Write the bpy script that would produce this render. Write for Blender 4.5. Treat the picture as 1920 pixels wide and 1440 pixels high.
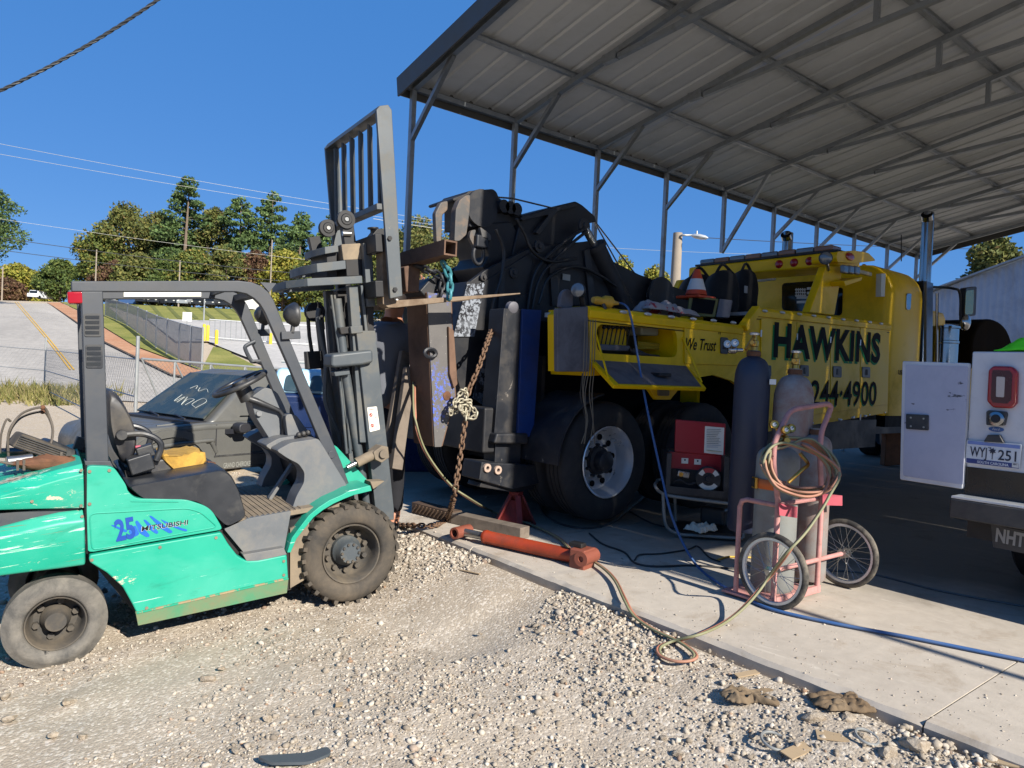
import bpy, bmesh, math, random
import numpy as np
from mathutils import Vector, Matrix, Quaternion

for o in list(bpy.data.objects):
    bpy.data.objects.remove(o)
SC = bpy.context.scene
COL = SC.collection
R = math.radians
PI = math.pi

# ------------------------------------------------------------------ camera
CAM_H, FOC = 1.30, 1331.0
PITCH, ROLL, HEAD = R(-0.95), R(2.6), R(51.6)
_fw = Vector((math.cos(HEAD)*math.cos(PITCH), math.sin(HEAD)*math.cos(PITCH), math.sin(PITCH)))
_r0 = Vector((math.sin(HEAD), -math.cos(HEAD), 0)); _u0 = _r0.cross(_fw)
_rt = _r0*math.cos(ROLL) + _u0*math.sin(ROLL)
_up = -_r0*math.sin(ROLL) + _u0*math.cos(ROLL)
EYE = Vector((0, 0, CAM_H))
cd = bpy.data.cameras.new('camera'); cam = bpy.data.objects.new('camera', cd); COL.objects.link(cam)
cd.sensor_fit = 'HORIZONTAL'; cd.sensor_width = 36.0; cd.lens = FOC/1920*36
cd.clip_start = 0.05; cd.clip_end = 3000
m3 = Matrix((_rt, _up, -_fw)).transposed()
cam.matrix_world = Matrix.Translation(EYE) @ m3.to_4x4()
SC.camera = cam

# ------------------------------------------------------------------ sky, sun, exposure
SUN_EL = R(31)
w = bpy.data.worlds.new('World'); SC.world = w; w.use_nodes = True
nt = w.node_tree; nt.nodes.clear()
sky = nt.nodes.new('ShaderNodeTexSky'); sky.sky_type = 'NISHITA'; sky.sun_disc = False
sky.sun_elevation = SUN_EL; sky.sun_rotation = R(180); sky.altitude = 1500
sky.air_density = 1.0; sky.dust_density = 0.0; sky.ozone_density = 4.0
hs = nt.nodes.new('ShaderNodeMix'); hs.data_type = 'RGBA'; hs.inputs[0].default_value = 0.68
hs.inputs[7].default_value = (0.42, 2.25, 6.5, 1)
bg = nt.nodes.new('ShaderNodeBackground'); bg.inputs['Strength'].default_value = 0.061
wo = nt.nodes.new('ShaderNodeOutputWorld')
nt.links.new(sky.outputs[0], hs.inputs[6]); nt.links.new(hs.outputs[2], bg.inputs[0]); nt.links.new(bg.outputs[0], wo.inputs[0])
sl = bpy.data.lights.new('sun', 'SUN'); sl.energy = 5.0; sl.angle = R(0.5); sl.color = (1.0, 0.94, 0.84)
so = bpy.data.objects.new('sun', sl); COL.objects.link(so)
sd = Vector((-0.02, math.cos(SUN_EL), -math.sin(SUN_EL)))
so.rotation_euler = sd.to_track_quat('-Z', 'Y').to_euler(); so.location = (0, -30, 30)
SC.view_settings.view_transform = 'Standard'; SC.view_settings.look = 'None'
SC.view_settings.gamma = 1; SC.view_settings.exposure = 0.9; SC.view_settings.use_curve_mapping = False

# ------------------------------------------------------------------ sight lines: where a ray of the survey meets a known plane
def ray(px, py):
    return _fw + _rt*((px-960)/FOC) - _up*((py-720)/FOC)
def hit(px, py, n, c):
    d = ray(px, py); n = Vector(n); return EYE + d*((c - n.dot(EYE))/n.dot(d))
def atX(px, py, x): return hit(px, py, (1, 0, 0), x)
def atY(px, py, y): return hit(px, py, (0, 1, 0), y)
def atZ(px, py, z=0.0): return hit(px, py, (0, 0, 1), z)
def atD(px, py, d): return EYE + ray(px, py)*d

# ------------------------------------------------------------------ materials
def lin(c):
    if isinstance(c, str):
        c = c.lstrip('#'); v = [int(c[i:i+2], 16)/255 for i in (0, 2, 4)]
        return tuple(x/12.92 if x <= .04045 else ((x+.055)/1.055)**2.4 for x in v)
    return tuple(c)
MATS = {}
class NB:
    """node builder"""
    def __init__(s, name):
        s.m = bpy.data.materials.new(name); s.m.use_nodes = True
        s.t = s.m.node_tree; s.t.nodes.clear()
        s.out = s.n('ShaderNodeOutputMaterial'); s.b = s.n('ShaderNodeBsdfPrincipled')
        s.l(s.b.outputs[0], s.out.inputs[0])
        s.tc = s.n('ShaderNodeTexCoord')
    def n(s, t, **k):
        x = s.t.nodes.new(t)
        for a, b in k.items(): setattr(x, a, b)
        return x
    def l(s, a, b): s.t.links.new(a, b)
    def coord(s, scale=(1, 1, 1), kind='Object', rot=(0, 0, 0)):
        mp = s.n('ShaderNodeMapping'); mp.inputs['Scale'].default_value = scale; mp.inputs['Rotation'].default_value = rot
        s.l(s.tc.outputs[kind], mp.inputs[0]); return mp.outputs[0]
    def noise(s, scale=5, detail=4, rough=.6, vec=None, dist=0):
        x = s.n('ShaderNodeTexNoise'); x.inputs['Scale'].default_value = scale; x.inputs['Detail'].default_value = detail
        x.inputs['Roughness'].default_value = rough; x.inputs['Distortion'].default_value = dist
        s.l(vec if vec is not None else s.coord(), x.inputs['Vector']); return x.outputs['Fac']
    def voro(s, scale=5, vec=None, feature='F1', out='Distance'):
        x = s.n('ShaderNodeTexVoronoi', feature=feature); x.inputs['Scale'].default_value = scale
        s.l(vec if vec is not None else s.coord(), x.inputs['Vector']); return x.outputs[out]
    def ramp(s, f, stops, interp='LINEAR'):
        x = s.n('ShaderNodeValToRGB'); cr = x.color_ramp; cr.interpolation = interp
        while len(cr.elements) < len(stops): cr.elements.new(.5)
        for e, (p, c) in zip(cr.elements, stops):
            e.position = p; e.color = (*c, 1) if not isinstance(c, (int, float)) else (c, c, c, 1)
        s.l(f, x.inputs[0]); return x.outputs[0]
    def mix(s, f, a, b, mode='MIX'):
        x = s.n('ShaderNodeMix', data_type='RGBA', blend_type=mode)
        for sock, v in ((x.inputs[0], f), (x.inputs[6], a), (x.inputs[7], b)):
            if hasattr(v, 'is_linked') or hasattr(v, 'links'): s.l(v, sock)
            elif isinstance(v, (int, float)): sock.default_value = v
            else: sock.default_value = (*v, 1)
        return x.outputs[2]
    def math(s, op, a, b=None):
        x = s.n('ShaderNodeMath', operation=op)
        for i, v in enumerate((a, b)):
            if v is None: continue
            if isinstance(v, (int, float)): x.inputs[i].default_value = v
            else: s.l(v, x.inputs[i])
        return x.outputs[0]
    def bump(s, h, strength=.3, dist=.01):
        x = s.n('ShaderNodeBump'); x.inputs['Strength'].default_value = strength; x.inputs['Distance'].default_value = dist
        s.l(h, x.inputs['Height']); s.l(x.outputs[0], s.b.inputs['Normal'])
    def set(s, **k):
        for a, v in k.items():
            i = s.b.inputs[a.replace('_', ' ')]
            if hasattr(v, 'links'): s.l(v, i)
            elif isinstance(v, (int, float)): i.default_value = v
            else: i.default_value = (*v, 1) if len(v) == 3 else v
        return s.m

def mat(name, col, rough=.5, metal=0., var=.15, scale=6., dirt=None, damt=.35, dscale=3., bump=.0, bscale=60., chips=None, camt=.3, cscale=9., cstretch=(1, 1, 1), spec=.5, coat=0.):
    """worn surface: base colour with uneven tone, dirt in patches, chipped paint"""
    if name in MATS: return MATS[name]
    b = NB(name); col = lin(col)
    n1 = b.noise(scale, 5, .65)
    c = b.mix(n1, tuple(x*(1-var) for x in col), tuple(min(1, x*(1+var)) for x in col))
    rgh = b.ramp(n1, [(.3, max(.03, rough-.08)), (.7, min(1, rough+.1))])
    if dirt is not None:
        d = b.noise(dscale, 8, .7, dist=.4)
        f = b.ramp(d, [(.62-damt*.5, 0.), (.80-damt*.3, 1.)])
        f = b.math('MULTIPLY', f, min(1, damt*2))
        c = b.mix(f, c, lin(dirt)); rgh = b.mix(f, rgh, (.9, .9, .9))
    if chips is not None:
        d = b.noise(cscale, 9, .72, vec=b.coord(cstretch), dist=.2)
        t = .70-camt*.28
        f = b.ramp(d, [(t, 0.), (t+.02, 1.)])
        c = b.mix(f, c, lin(chips)); rgh = b.mix(f, rgh, (.8, .8, .8))
    if bump: b.bump(b.noise(bscale, 5, .6), bump, .004)
    b.set(Base_Color=c, Roughness=rgh, Metallic=metal, Specular_IOR_Level=spec)
    if coat: b.set(Coat_Weight=coat, Coat_Roughness=.08)
    MATS[name] = b.m; return b.m

# ------------------------------------------------------------------ objects
def tag(o, label=None, cat=None, group=None, kind=None):
    if label: o['label'] = label
    if cat: o['category'] = cat
    if group: o['group'] = group
    if kind: o['kind'] = kind
    return o
def empty(name, loc=(0, 0, 0), rz=0., label=None, cat=None, group=None, mtx=None, kind=None, parent=None):
    o = bpy.data.objects.new(name, None); COL.objects.link(o); o.empty_display_size = .1
    if mtx is not None: o.matrix_world = mtx
    else: o.location = loc; o.rotation_euler = (0, 0, rz)
    if parent is not None: o.parent = parent
    return tag(o, label, cat, group, kind)
def copy_tree(o, parent=None):
    c = o.copy(); COL.objects.link(c)
    if parent is not None: c.parent = parent
    for ch in [x for x in bpy.data.objects if x.parent == o]:
        copy_tree(ch, c)
    return c
def frame_of(a, b):
    z = (Vector(b)-Vector(a)); L = z.length; z = z/L if L > 1e-9 else Vector((0, 0, 1))
    x = Vector((0, 0, 1)).cross(z) if abs(z.z) < .95 else Vector((1, 0, 0)).cross(z)
    x.normalize(); return x, z.cross(x), z, L

class MB:
    def __init__(s): s.v = []; s.f = []; s.mi = []; s.cur = 0
    def add(s, vs, fs):
        k = len(s.v); s.v += [tuple(p) for p in vs]; s.f += [tuple(i+k for i in f) for f in fs]; s.mi += [s.cur]*len(fs)
        return s
    def box(s, c, size, rot=None, taper=1.0):
        hx, hy, hz = (x/2 for x in size); c = Vector(c)
        vs = []
        for z, t in ((-hz, 1), (hz, taper)):
            for x, y in ((-hx, -hy), (hx, -hy), (hx, hy), (-hx, hy)):
                p = Vector((x*t, y*t, z))
                if rot is not None: p = rot @ p
                vs.append(c+p)
        return s.add(vs, [(3, 2, 1, 0), (4, 5, 6, 7), (0, 1, 5, 4), (1, 2, 6, 5), (2, 3, 7, 6), (3, 0, 4, 7)])
    def box2(s, a, b):
        return s.box([(a[i]+b[i])/2 for i in range(3)], [abs(a[i]-b[i]) for i in range(3)])
    def bar(s, a, b, w, h, up=None):
        """box from a to b, w across (horizontal), h in the other direction"""
        a = Vector(a); b = Vector(b); z = (b-a); L = z.length; z.normalize()
        u = Vector(up) if up is not None else Vector((0, 0, 1))
        if abs(u.dot(z)) > .97: u = Vector((1, 0, 0))
        x = u.cross(z).normalized(); y = z.cross(x)
        vs = []
        for p in (a, b):
            for i, j in ((-1, -1), (1, -1), (1, 1), (-1, 1)):
                vs.append(p + x*(i*w/2) + y*(j*h/2))
        return s.add(vs, [(3, 2, 1, 0), (4, 5, 6, 7), (0, 1, 5, 4), (1, 2, 6, 5), (2, 3, 7, 6), (3, 0, 4, 7)])
    def cyl(s, a, b, r0, r1=None, n=16, caps=True):
        if r1 is None: r1 = r0
        a = Vector(a); b = Vector(b); x, y, z, L = frame_of(a, b)
        vs = []
        for p, r in ((a, r0), (b, r1)):
            for i in range(n):
                t = 2*PI*i/n; vs.append(p + x*(r*math.cos(t)) + y*(r*math.sin(t)))
        fs = [(i, (i+1) % n, n+(i+1) % n, n+i) for i in range(n)]
        if caps: fs += [tuple(range(n-1, -1, -1)), tuple(range(n, 2*n))]
        return s.add(vs, fs)
    def lathe(s, a, ax, prof, n=24, close=False, phase=0., cap0=True):
        """prof: list of (distance along ax, radius)"""
        a = Vector(a); x, y, z, L = frame_of(a, a+Vector(ax))
        vs = []
        for d, r in prof:
            for i in range(n):
                t = 2*PI*i/n+phase; vs.append(a + z*d + x*(r*math.cos(t)) + y*(r*math.sin(t)))
        m = len(prof); fs = []
        for k in range(m if close else m-1):
            k2 = (k+1) % m
            for i in range(n): fs.append((k*n+i, k*n+(i+1) % n, k2*n+(i+1) % n, k2*n+i))
        if not close:
            if cap0 and prof[0][1] > 1e-6: fs.append(tuple(range(n-1, -1, -1)))
            if prof[-1][1] > 1e-6: fs.append(tuple((m-1)*n+i for i in range(n)))
        return s.add(vs, fs)
    def tube(s, pts, r, n=8, closed=False, caps=True, smooth=0):
        pts = [Vector(p) for p in pts]
        if smooth: pts = catmull(pts, smooth, closed)
        m = len(pts); vs = []; fs = []; prev = None
        for k, p in enumerate(pts):
            t = (pts[(k+1) % m]-pts[k-1]) if closed else (pts[min(k+1, m-1)]-pts[max(k-1, 0)])
            t.normalize()
            if prev is None:
                x = Vector((0, 0, 1)).cross(t) if abs(t.z) < .9 else Vector((1, 0, 0)).cross(t)
            else: x = prev - t*prev.dot(t)
            x.normalize(); prev = x; y = t.cross(x)
            rr = r[k] if isinstance(r, (list, tuple)) else r
            for i in range(n):
                a = 2*PI*i/n; vs.append(p+x*(rr*math.cos(a))+y*(rr*math.sin(a)))
        for k in range(m if closed else m-1):
            k2 = (k+1) % m
            for i in range(n): fs.append((k*n+i, k*n+(i+1) % n, k2*n+(i+1) % n, k2*n+i))
        if caps and not closed: fs += [tuple(range(n-1, -1, -1)), tuple((m-1)*n+i for i in range(n))]
        return s.add(vs, fs)
    def prism(s, prof, fn, d0, d1):
        """polygon prof [(a,b)] swept from d0 to d1; fn(a,b,d) -> point"""
        n = len(prof); vs = [fn(a, b, d0) for a, b in prof] + [fn(a, b, d1) for a, b in prof]
        return s.add(vs, [tuple(range(n-1, -1, -1)), tuple(range(n, 2*n))] + [(i, (i+1) % n, n+(i+1) % n, n+i) for i in range(n)])
    def loft(s, rings, caps=True, closed=True):
        n = len(rings[0]); vs = [p for r in rings for p in r]; fs = []
        for k in range(len(rings)-1):
            for i in range(n if closed else n-1): fs.append((k*n+i, k*n+(i+1) % n, (k+1)*n+(i+1) % n, (k+1)*n+i))
        if caps and closed: fs += [tuple(range(n-1, -1, -1)), tuple((len(rings)-1)*n+i for i in range(n))]
        return s.add(vs, fs)
    def sphere(s, c, r, n=12, m=8, sc=(1, 1, 1)):
        c = Vector(c)
        prof = [(-math.cos(PI*k/m), math.sin(PI*k/m)) for k in range(m+1)]
        vs = []; fs = []
        for d, q in prof:
            for i in range(n):
                t = 2*PI*i/n; vs.append((c.x+r*sc[0]*q*math.cos(t), c.y+r*sc[1]*q*math.sin(t), c.z+r*sc[2]*d))
        for k in range(m):
            for i in range(n): fs.append((k*n+i, k*n+(i+1) % n, (k+1)*n+(i+1) % n, (k+1)*n+i))
        return s.add(vs, fs)
    def build(s, name, material, parent=None, smooth=35, bevel=0., kind=None, seg=2, mods=None):
        me = bpy.data.meshes.new(name); me.from_pydata(s.v, [], s.f); 
        mm = material if isinstance(material, (list, tuple)) else [material]
        for x in mm: me.materials.append(x)
        if len(mm) > 1: me.polygons.foreach_set('material_index', s.mi)
        bm = bmesh.new(); bm.from_mesh(me); bmesh.ops.remove_doubles(bm, verts=bm.verts, dist=1e-5)
        bmesh.ops.recalc_face_normals(bm, faces=bm.faces); bm.to_mesh(me); bm.free()
        if smooth:
            me.shade_smooth(); me.set_sharp_from_angle(angle=R(smooth))
        me.update()
        o = bpy.data.objects.new(name, me); COL.objects.link(o)
        if parent is not None: o.parent = parent
        if bevel:
            md = o.modifiers.new('bevel', 'BEVEL'); md.width = bevel; md.segments = seg; md.limit_method = 'ANGLE'; md.angle_limit = R(40)
            md.harden_normals = True
        if kind: o['kind'] = kind
        return o

def catmull(pts, sub=6, closed=False):
    n = len(pts); out = []
    for k in range(n if closed else n-1):
        p1, p2 = pts[k], pts[(k+1) % n]
        p0 = pts[k-1] if (closed or k > 0) else p1*2-p2
        p3 = pts[(k+2) % n] if (closed or k+2 < n) else p2*2-p1
        for j in range(sub):
            t = j/sub; t2 = t*t; t3 = t2*t
            out.append(.5*((2*p1)+(p2-p0)*t+(2*p0-5*p1+4*p2-p3)*t2+(3*p1-p0-3*p2+p3)*t3))
    if not closed: out.append(pts[-1])
    return out
def rpoly(pts, r, seg=4):
    """round the corners of a 2-d polygon; r a number or one per corner"""
    n = len(pts); out = []
    for i in range(n):
        rr = r[i] if isinstance(r, (list, tuple)) else r
        p = Vector(pts[i]); a = Vector(pts[i-1])-p; b = Vector(pts[(i+1) % n])-p
        if rr <= 0 or a.length < 1e-9 or b.length < 1e-9: out.append(tuple(p)); continue
        la, lb = min(rr, a.length*.45), min(rr, b.length*.45); A = p+a.normalized()*la; B = p+b.normalized()*lb
        for k in range(seg+1):
            t = k/seg; out.append(tuple(A*(1-t)**2 + p*2*t*(1-t) + B*t*t))
    return out
def text(name, s, height, mtx, material, parent=None, sx=1.0, bold=0., shear=0., spacing=1.0, align='LEFT', depth=0.001, width=None):
    cu = bpy.data.curves.new(name, 'FONT'); cu.body = s; cu.size = 1.0; cu.offset = bold; cu.shear = shear
    cu.space_character = spacing; cu.align_x = align; cu.extrude = 0; cu.resolution_u = 3
    t = bpy.data.objects.new(name, cu); COL.objects.link(t)
    dg = bpy.context.evaluated_depsgraph_get(); dg.update()
    me = bpy.data.meshes.new_from_object(t.evaluated_get(dg)); bpy.data.objects.remove(t); bpy.data.curves.remove(cu)
    xs = [v.co.x for v in me.vertices]
    k = height/0.70
    kx = k*sx if width is None else width/max(1e-6, max(xs)-min(xs))
    if width is not None: me.transform(Matrix.Translation((-min(xs), 0, 0)))
    me.transform(Matrix.Diagonal((kx, k, k, 1)))
    me.name = name; me.materials.clear(); me.materials.append(material)
    o = bpy.data.objects.new(name, me); COL.objects.link(o)
    if parent is not None: o.parent = parent
    o.matrix_local = mtx
    return o
def plate(outer, holes, fn, d0, d1):
    """MB of a flat plate with holes; outlines are (a,b) lists"""
    bm = bmesh.new(); loops = []
    for lp in [outer]+holes:
        vs = [bm.verts.new((a, b, 0)) for a, b in lp]
        for i in range(len(vs)): bm.edges.new((vs[i-1], vs[i]))
        loops.append(len(vs))
    bmesh.ops.triangle_fill(bm, use_beauty=True, use_dissolve=False, edges=bm.edges[:])
    bm.verts.index_update(); vv = [(v.co.x, v.co.y) for v in bm.verts]; tf = [tuple(v.index for v in f.verts) for f in bm.faces]
    bm.free(); n = len(vv); m = MB()
    fs = list(tf)+[tuple(i+n for i in reversed(f)) for f in tf]; k = 0
    for L in loops:
        for i in range(L): fs.append((k+i, k+(i+1) % L, n+k+(i+1) % L, n+k+i))
        k += L
    return m.add([fn(a, b, d0) for a, b in vv]+[fn(a, b, d1) for a, b in vv], fs)
def basis(o, x, y):
    x = Vector(x).normalized(); y = Vector(y); y = (y-x*y.dot(x)).normalized(); z = x.cross(y)
    m = Matrix((x, y, z)).transposed().to_4x4(); m.translation = Vector(o); return m
def fnoise(x, y, s=1.0, seed=0):
    """cheap smooth value noise for numpy arrays"""
    x = np.asarray(x)*s+seed*17.3; y = np.asarray(y)*s+seed*9.7
    xi = np.floor(x); yi = np.floor(y); xf = x-xi; yf = y-yi
    def h(a, b):
        v = np.sin(a*127.1+b*311.7)*43758.5453; return v-np.floor(v)
    u = xf*xf*(3-2*xf); v = yf*yf*(3-2*yf)
    return (h(xi, yi)*(1-u)+h(xi+1, yi)*u)*(1-v)+(h(xi, yi+1)*(1-u)+h(xi+1, yi+1)*u)*v
def mesh_np(name, verts, faces, material, parent=None, smooth=False, kind=None):
    """big meshes: verts (n,3), faces (m,k)"""
    me = bpy.data.meshes.new(name); nv = len(verts); nf, k = faces.shape
    me.vertices.add(nv); me.vertices.foreach_set('co', np.asarray(verts, np.float32).ravel())
    me.loops.add(nf*k); me.loops.foreach_set('vertex_index', faces.astype(np.int32).ravel())
    me.polygons.add(nf); me.polygons.foreach_set('loop_start', np.arange(0, nf*k, k, dtype=np.int32))
    me.update(calc_edges=True); me.validate()
    mm = material if isinstance(material, (list, tuple)) else [material]
    for x in mm: me.materials.append(x)
    if smooth: me.shade_smooth()
    o = bpy.data.objects.new(name, me); COL.objects.link(o)
    if parent is not None: o.parent = parent
    if kind: o['kind'] = kind
    return o
# ================================================================== GROUND
XE = 3.04                                   # front edge of the concrete slab
def sstep(a, b, x):
    t = np.clip((x-a)/(b-a), 0, 1); return t*t*(3-2*t)
CH, SH = math.cos(HEAD), math.sin(HEAD)
HILL0, HILLS, HILLD = 24.0, 0.105, 125.0
def gz(x, y, rough=True):
    x = np.asarray(x, float); y = np.asarray(y, float)
    d = CH*x+SH*y; l = SH*x-CH*y
    u = XE-x
    z = -.045 - .215*sstep(-.02, 1.0, u) - .13*sstep(.9, 3.2, u) - .10*sstep(6, 20, d)
    inslab = (x > XE) & (y < 8.3) & (y > -5.1)
    z = np.where(x > XE, np.where(inslab, -.10, -.10-.385*sstep(8.3, 12, y)), z)
    s_ = sstep(7, 18, d); z = np.where(inslab, z, z*(1-s_) - .49*s_)
    hf = sstep(0.0, -.2, l/np.maximum(d, 1.0))
    hh = np.clip(d-HILL0, 0, HILLD-HILL0)*HILLS - np.clip(d-HILLD-6, 0, 400)*.02
    z = np.where(d > 0, z + hf*hh, z)
    if rough:
        near = 1-sstep(9, 22, np.hypot(x, y))
        z = z + near*((fnoise(x, y, 1.6, 1)-.5)*.05 + (fnoise(x, y, 5, 2)-.5)*.022 + (fnoise(x, y, 15, 3)-.5)*.010)*np.where(inslab, .2, np.clip(u/.25, .25, 1))
        z = z + (1-near)*(fnoise(x, y, .35, 4)-.5)*.06*(d < 23)
    return z
def gz1(x, y): return float(gz(x, y, False))

def ground_mat():
    b = NB('gravel_dirt'); co = b.coord()
    big = b.noise(.55, 5, .6, co, .3); mid = b.noise(3.2, 6, .7, co, .3)
    vor = b.voro(75, co, 'F1', 'Color'); vd = b.voro(75, co, 'F1', 'Distance'); v2 = b.voro(210, co, 'F1', 'Color')
    sep = b.n('ShaderNodeSeparateColor'); b.l(vor, sep.inputs[0])
    sep2 = b.n('ShaderNodeSeparateColor'); b.l(v2, sep2.inputs[0])
    dirt = b.mix(mid, lin('#978c7d'), lin('#b4a898'))
    dirt = b.mix(b.ramp(big, [(.42, 0.), (.62, .5)]), dirt, lin('#9a8870'))
    sx = b.n('ShaderNodeSeparateXYZ'); b.l(co, sx.inputs[0])
    yard = b.ramp(b.math('ADD', b.math('MULTIPLY', sx.outputs[1], .1), b.math('MULTIPLY', mid, .25)), [(.82, 0.), (1.0, 1.)])
    dirt = b.mix(yard, dirt, b.mix(mid, lin('#a8967c'), lin('#bcaa8e')))
    st = b.ramp(sep.outputs[0], [(0, lin('#9c8f7f')), (.5, lin('#b5a998')), (1, lin('#c8beb0'))])
    cover = b.ramp(b.math('ADD', b.math('MULTIPLY', sep.outputs[1], .55), b.math('MULTIPLY', mid, .75)), [(.66, 0.), (.74, 1.)])
    fine = b.ramp(sep2.outputs[0], [(0, .86), (1, 1.10)])
    c = b.mix(cover, dirt, st); c = b.mix(1.0, c, fine, 'MULTIPLY')
    stain = b.ramp(b.noise(1.7, 6, .7, b.coord((1, 1, 1)), .8), [(.63, 0.), (.76, .55)])
    c = b.mix(stain, c, lin('#6e5f50'))
    hsum = b.math('ADD', b.math('MULTIPLY', vd, -.8), b.math('MULTIPLY', b.noise(130, 4, .7, co), .8))
    b.bump(hsum, .45, .010); b.set(Base_Color=c, Roughness=.95, Specular_IOR_Level=.2)
    return b.m
def stretch(lo, hi, a, b, fine, grow=1.17):
    xs = list(np.arange(a, b+1e-6, fine)); s = fine; x = a
    left = []
    while x > lo: s *= grow; x -= s; left.append(x)
    s = fine; x = xs[-1]; right = []
    while x < hi: s *= grow; x += s; right.append(x)
    return np.array(left[::-1]+xs+right)
gx = stretch(-420, 420, -1.2, 3.3, .045); gy = stretch(-60, 520, .2, 7.5, .06)
# slab edge line falls exactly on a column
gx[np.argmin(np.abs(gx-XE))] = XE+.004
GX, GY = np.meshgrid(gx, gy); GZ = gz(GX, GY)
ni, nj = GX.shape
idx = np.arange(ni*nj).reshape(ni, nj)
qf = np.stack([idx[:-1, :-1], idx[:-1, 1:], idx[1:, 1:], idx[1:, :-1]], -1).reshape(-1, 4)
ground = mesh_np('gravel_ground', np.stack([GX, GY, GZ], -1).reshape(-1, 3), qf, ground_mat(), smooth=True, kind='structure')

# ------------------------------------------------------------------ loose gravel: real stones
ICO = [(-.526, 0, .851), (.526, 0, .851), (-.526, 0, -.851), (.526, 0, -.851), (0, .851, .526), (0, .851, -.526), (0, -.851, .526), (0, -.851, -.526), (.851, .526, 0), (-.851, .526, 0), (.851, -.526, 0), (-.851, -.526, 0)]
ICF = [(0, 4, 1), (0, 9, 4), (9, 5, 4), (4, 5, 8), (4, 8, 1), (8, 10, 1), (8, 3, 10), (5, 3, 8), (5, 2, 3), (2, 7, 3), (7, 10, 3), (7, 6, 10), (7, 11, 6), (11, 0, 6), (0, 1, 6), (6, 1, 10), (9, 0, 11), (9, 11, 2), (9, 2, 5), (7, 2, 11)]
ICO = np.array(ICO); ICF = np.array(ICF)
def stone_mat():
    b = NB('limestone'); g = b.n('ShaderNodeNewGeometry')
    r = g.outputs['Random Per Island']
    c = b.ramp(r, [(0, lin('#7d7366')), (.25, lin('#978c7d')), (.6, lin('#aca293')), (.9, lin('#c2b9ab')), (.97, lin('#90755f')), (1, lin('#6d6a66'))])
    n = b.noise(45, 5, .7); c = b.mix(1., c, b.ramp(n, [(.3, .72), (.7, 1.1)]), 'MULTIPLY')
    b.bump(n, .5, .006); b.set(Base_Color=c, Roughness=.92, Specular_IOR_Level=.25); return b.m
STONE = stone_mat()
rng = np.random.default_rng(5)
def stones(n, xs, ys, size, embed=.35):
    """n stones at xs, ys with radius size"""
    base = np.repeat(ICO[None], n, 0)*(1+rng.uniform(-.38, .34, (n, 12, 1)))
    sc = np.stack([rng.uniform(.8, 1.3, n), rng.uniform(.7, 1.1, n), rng.uniform(.5, .85, n)], -1)[:, None, :]
    base = base*sc*size[:, None, None]
    a = rng.uniform(0, 2*PI, n); ca, sa = np.cos(a)[:, None], np.sin(a)[:, None]
    t = rng.normal(0, .35, n); ct, st_ = np.cos(t)[:, None], np.sin(t)[:, None]
    x, y, z = base[..., 0], base[..., 1], base[..., 2]
    x, z = x*ct-z*st_, x*st_+z*ct
    x, y = x*ca-y*sa, x*sa+y*ca
    zz = gz(xs, ys)
    return np.stack([x+xs[:, None], y+ys[:, None], z+(zz+size*(.7-embed*1.2))[:, None]], -1)
allv = []
# a dense scatter along the slab edge, thinner over the yard
n = 8500; ys = rng.uniform(.25, 6.6, n); u = np.abs(rng.normal(0, .28, n)); xs = XE-.015-u
keep = (fnoise(xs, ys, 2.2, 8) > .30+.35*np.clip(u-.1, 0, 1)); xs, ys = xs[keep], ys[keep]
allv.append(stones(len(xs), xs, ys, np.clip(rng.lognormal(-4.82, .42, len(xs)), .004, .026)))
n = 125000; r_ = rng.uniform(.9, 5.2, n); th = rng.uniform(R(-4), R(105), n); xs = r_*np.cos(th); ys = r_*np.sin(th)
keep = (xs < XE-.03) & (fnoise(xs, ys, 1.3, 6)*.6+fnoise(xs, ys, 4.5, 7)*.4 > rng.uniform(.37, .84, n)); xs, ys = xs[keep], ys[keep]
allv.append(stones(len(xs), xs, ys, np.clip(rng.lognormal(-5.4, .55, len(xs)), .0022, .02)))
n = 5000; xs = rng.uniform(-3, 2.9, n); ys = rng.uniform(4.5, 12, n); keep = fnoise(xs, ys, .9, 9) > .4; xs, ys = xs[keep], ys[keep]
allv.append(stones(len(xs), xs, ys, np.clip(rng.lognormal(-4.3, .4, len(xs)), .006, .03)))
V = np.concatenate(allv); nn = len(V)
F_ = (ICF[None]+(np.arange(nn)*12)[:, None, None]).reshape(-1, 3)
mesh_np('gravel_stones', V.reshape(-1, 3), F_, STONE, kind='stuff')
# grit kicked on to the slab
n = 1500; gx_ = XE+.02+np.abs(rng.normal(0, .55, n)); gy_ = rng.uniform(.3, 6.5, n)
gv = stones(n, gx_, gy_, np.clip(rng.lognormal(-5.9, .45, n), .0015, .010)); gv[..., 2] += (-gz(gx_, gy_)-.0005)[:, None]
mesh_np('slab_grit', gv.reshape(-1, 3), (ICF[None]+(np.arange(n)*12)[:, None, None]).reshape(-1, 3), STONE, kind='stuff')
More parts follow.
